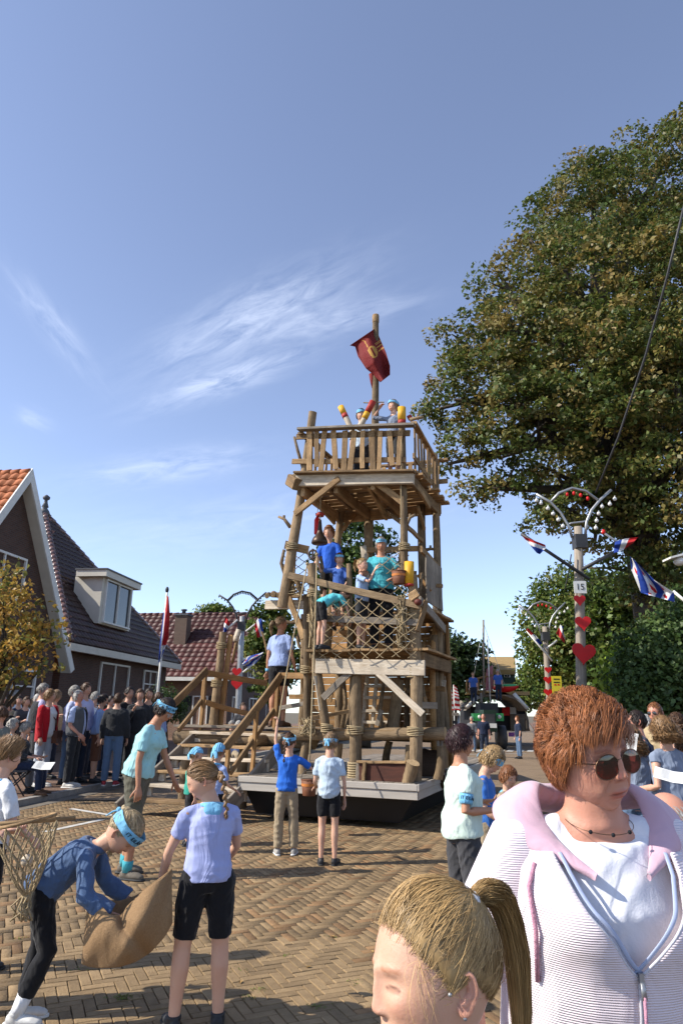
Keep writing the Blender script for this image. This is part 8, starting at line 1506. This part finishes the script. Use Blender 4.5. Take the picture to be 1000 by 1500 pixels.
q = MB(); zz = [cpt(TZ-.01*k, 0.0, .026) for k in range(40)]; q.tube(zz, .0028, n=8); mesh_obj('zip_teeth', q.mesh('zip_teeth'), ZIPW, cg, W4)
# hood lying round the neck
S_ = fw['sp'](.455)+sh; path = []; rad = []
for k in range(29):
    u = (k/28)*2-1; a = u*2.55; e = abs(u)
    x = math.sin(a+math.pi)*-1*(.088+.062*math.sin(min(1, (1-e)*2.2)*math.pi/2))*s*1.05; y = -math.cos(a)*(.115+.045*max(0, e-.5)*2)*s-.006
    z = (.056-.115*max(0, e-.42)/.58+.022*math.exp(-((e-.55)/.2)**2))*s; path.append(S_+Vector((x, y, z))); wv = .050 if e < .62 else .050*(1-(e-.62)/.385); rad.append((max(.004, wv)*s*1.15, (.008+.010*min(1, (1-e)*3)+.018*max(0, 1-e*2.2))*s))
q = MB(); vs = []
for i, p in enumerate(path):
    t_ = (path[min(i+1, 28)]-path[max(i-1, 0)]).normalized(); o_ = Vector((p.x-S_.x, p.y-S_.y, 0)); o_ = (o_-t_*o_.dot(t_)).normalized(); o_ = (o_*.92+Vector((0, 0, -.40))).normalized(); nn = t_.cross(o_)
    for j in range(14): w = 2*math.pi*j/14; vs.append(p+o_*rad[i][0]*math.cos(w)+nn*rad[i][1]*math.sin(w)*(1+.18*math.sin(i*.9+j)))
q.add(vs, [(i*14+j, i*14+(j+1) % 14, (i+1)*14+(j+1) % 14, (i+1)*14+j) for i in range(28) for j in range(14)]+[tuple(range(14)), tuple(28*14+j for j in range(13, -1, -1))], 0, True)
mesh_obj('hood', baked(q, [('SUBSURF', dict(levels=2))]), HOODC, cg, W4)
# necklace
q = MB(); N_ = fw['sp'](.49)+sh; nl = [N_+Vector((.068*s*math.sin(a), .070*s*math.cos(a)+.022, -.020*s*(1+math.cos(a))*.9+.012)) for a in [2*math.pi*k/30 for k in range(31)]]; q.tube(nl, .0008, n=5, caps=False); nk_ = mesh_obj('necklace', q.mesh('necklace'), GOLDF, rt_, W4)
for k in (0, 3, 27): q = MB(); q.ell(nl[k], (.004, .004, .004), n=8, m=6); mesh_obj('bead', q.mesh('bead'), INK, nk_, W4)
# girl close to the camera
fg = person('girl with blonde ponytail and pale scrunchie close to the camera', P(631, 1364, 1.07), 112, 1.33, kid=True, fem=True, head=(-2, 3, 3), neck=.04, top=(C_['charcoal'], .4, -.05, .01), bottom=(C_['denim'], .97, .012), shoes=WSH, N=56, vox=.008, dens=15., face=dict(lids=1., lipc=(.9, .58, .56), brow=(.62, .5, .4)),
            hair=('pony', 'honey', .60, (-.1, -.70, .70), .3, [(.0, -.02, .014), (.0, -.05, .0), (.0, -.068, -.06), (.0, -.072, -.15), (.0, -.066, -.25)], cloth('scrunchie', (.66, .64, .62))))
HM, hs, W4 = fg['HM'], fg['hs'], fg['W4']; k0 = Vector((-.01, -.07, .093))*hs*1.06
q = MB(); kc = HM @ (Vector((-.0075, -.0745, .0885))*hs); ax = (fg['RH'] @ Vector((-.1, -.8, .6))).normalized(); u_ = ax.orthogonal().normalized(); v_ = ax.cross(u_); ring = [kc+(u_*math.cos(w)+v_*math.sin(w))*.021 for w in [2*math.pi*k/20 for k in range(21)]]; q.tube(ring, [.0095*(1+.2*math.sin(k*2.1)) for k in range(21)], n=9, caps=False); mesh_obj('scrunchie', q.mesh('scrunchie'), cloth('scrunchie', (.66, .64, .62)), fg['root'], W4)
ha = Acc(); A = scalp_dirs(260, 5, front=.52, back=-.3, side=-.2); A = A[(A[:, 1] > .1) | (A[:, 2] < .2)]; g = _seed_rng(8); strands(ha, A, A+g.normal(size=A.shape)*.25+np.array([0, -.15, .25]), hs, HM, 7, .0005, (.004, .014, .024), .4, seed=31, shade=(.9, 1.8))
A = np.tile(np.array([[-.80, .5, .3]]), (14, 1))+g.normal(size=(14, 3))*.05; strands(ha, A, A+np.array([-.25, .02, -.75])+g.normal(size=A.shape)*.1, hs, HM, 9, .0006, (.004, .014, .012), .3, seed=32, shade=(1.1, 2.2))
A = scalp_dirs(1500, 9, front=.52, back=-.3, side=-.25); A = A[A[:, 1] > .25]; strands(ha, A, A*np.array([1, .2, 1])+np.array([0, -.35, .35]), hs, HM, 7, .0008, (.001, .006, .010), .15, seed=33, shade=(.8, 1.5))
mesh_obj('flyaway_hair', ha.mesh('flyaway_hair'), HAIRS['blond'], fg['root'], W4)
for p_ in ((-.080, -.008, -.036), (-.079, .012, -.004)): q = MB(); q.ell(HM @ (Vector(p_)*hs), (.0028, .0028, .0028), n=8, m=6); mesh_obj('ear_stud', q.mesh('ear_stud'), METAL, fg['root'], W4)
bpy.data.scenes.remove(BAKE)
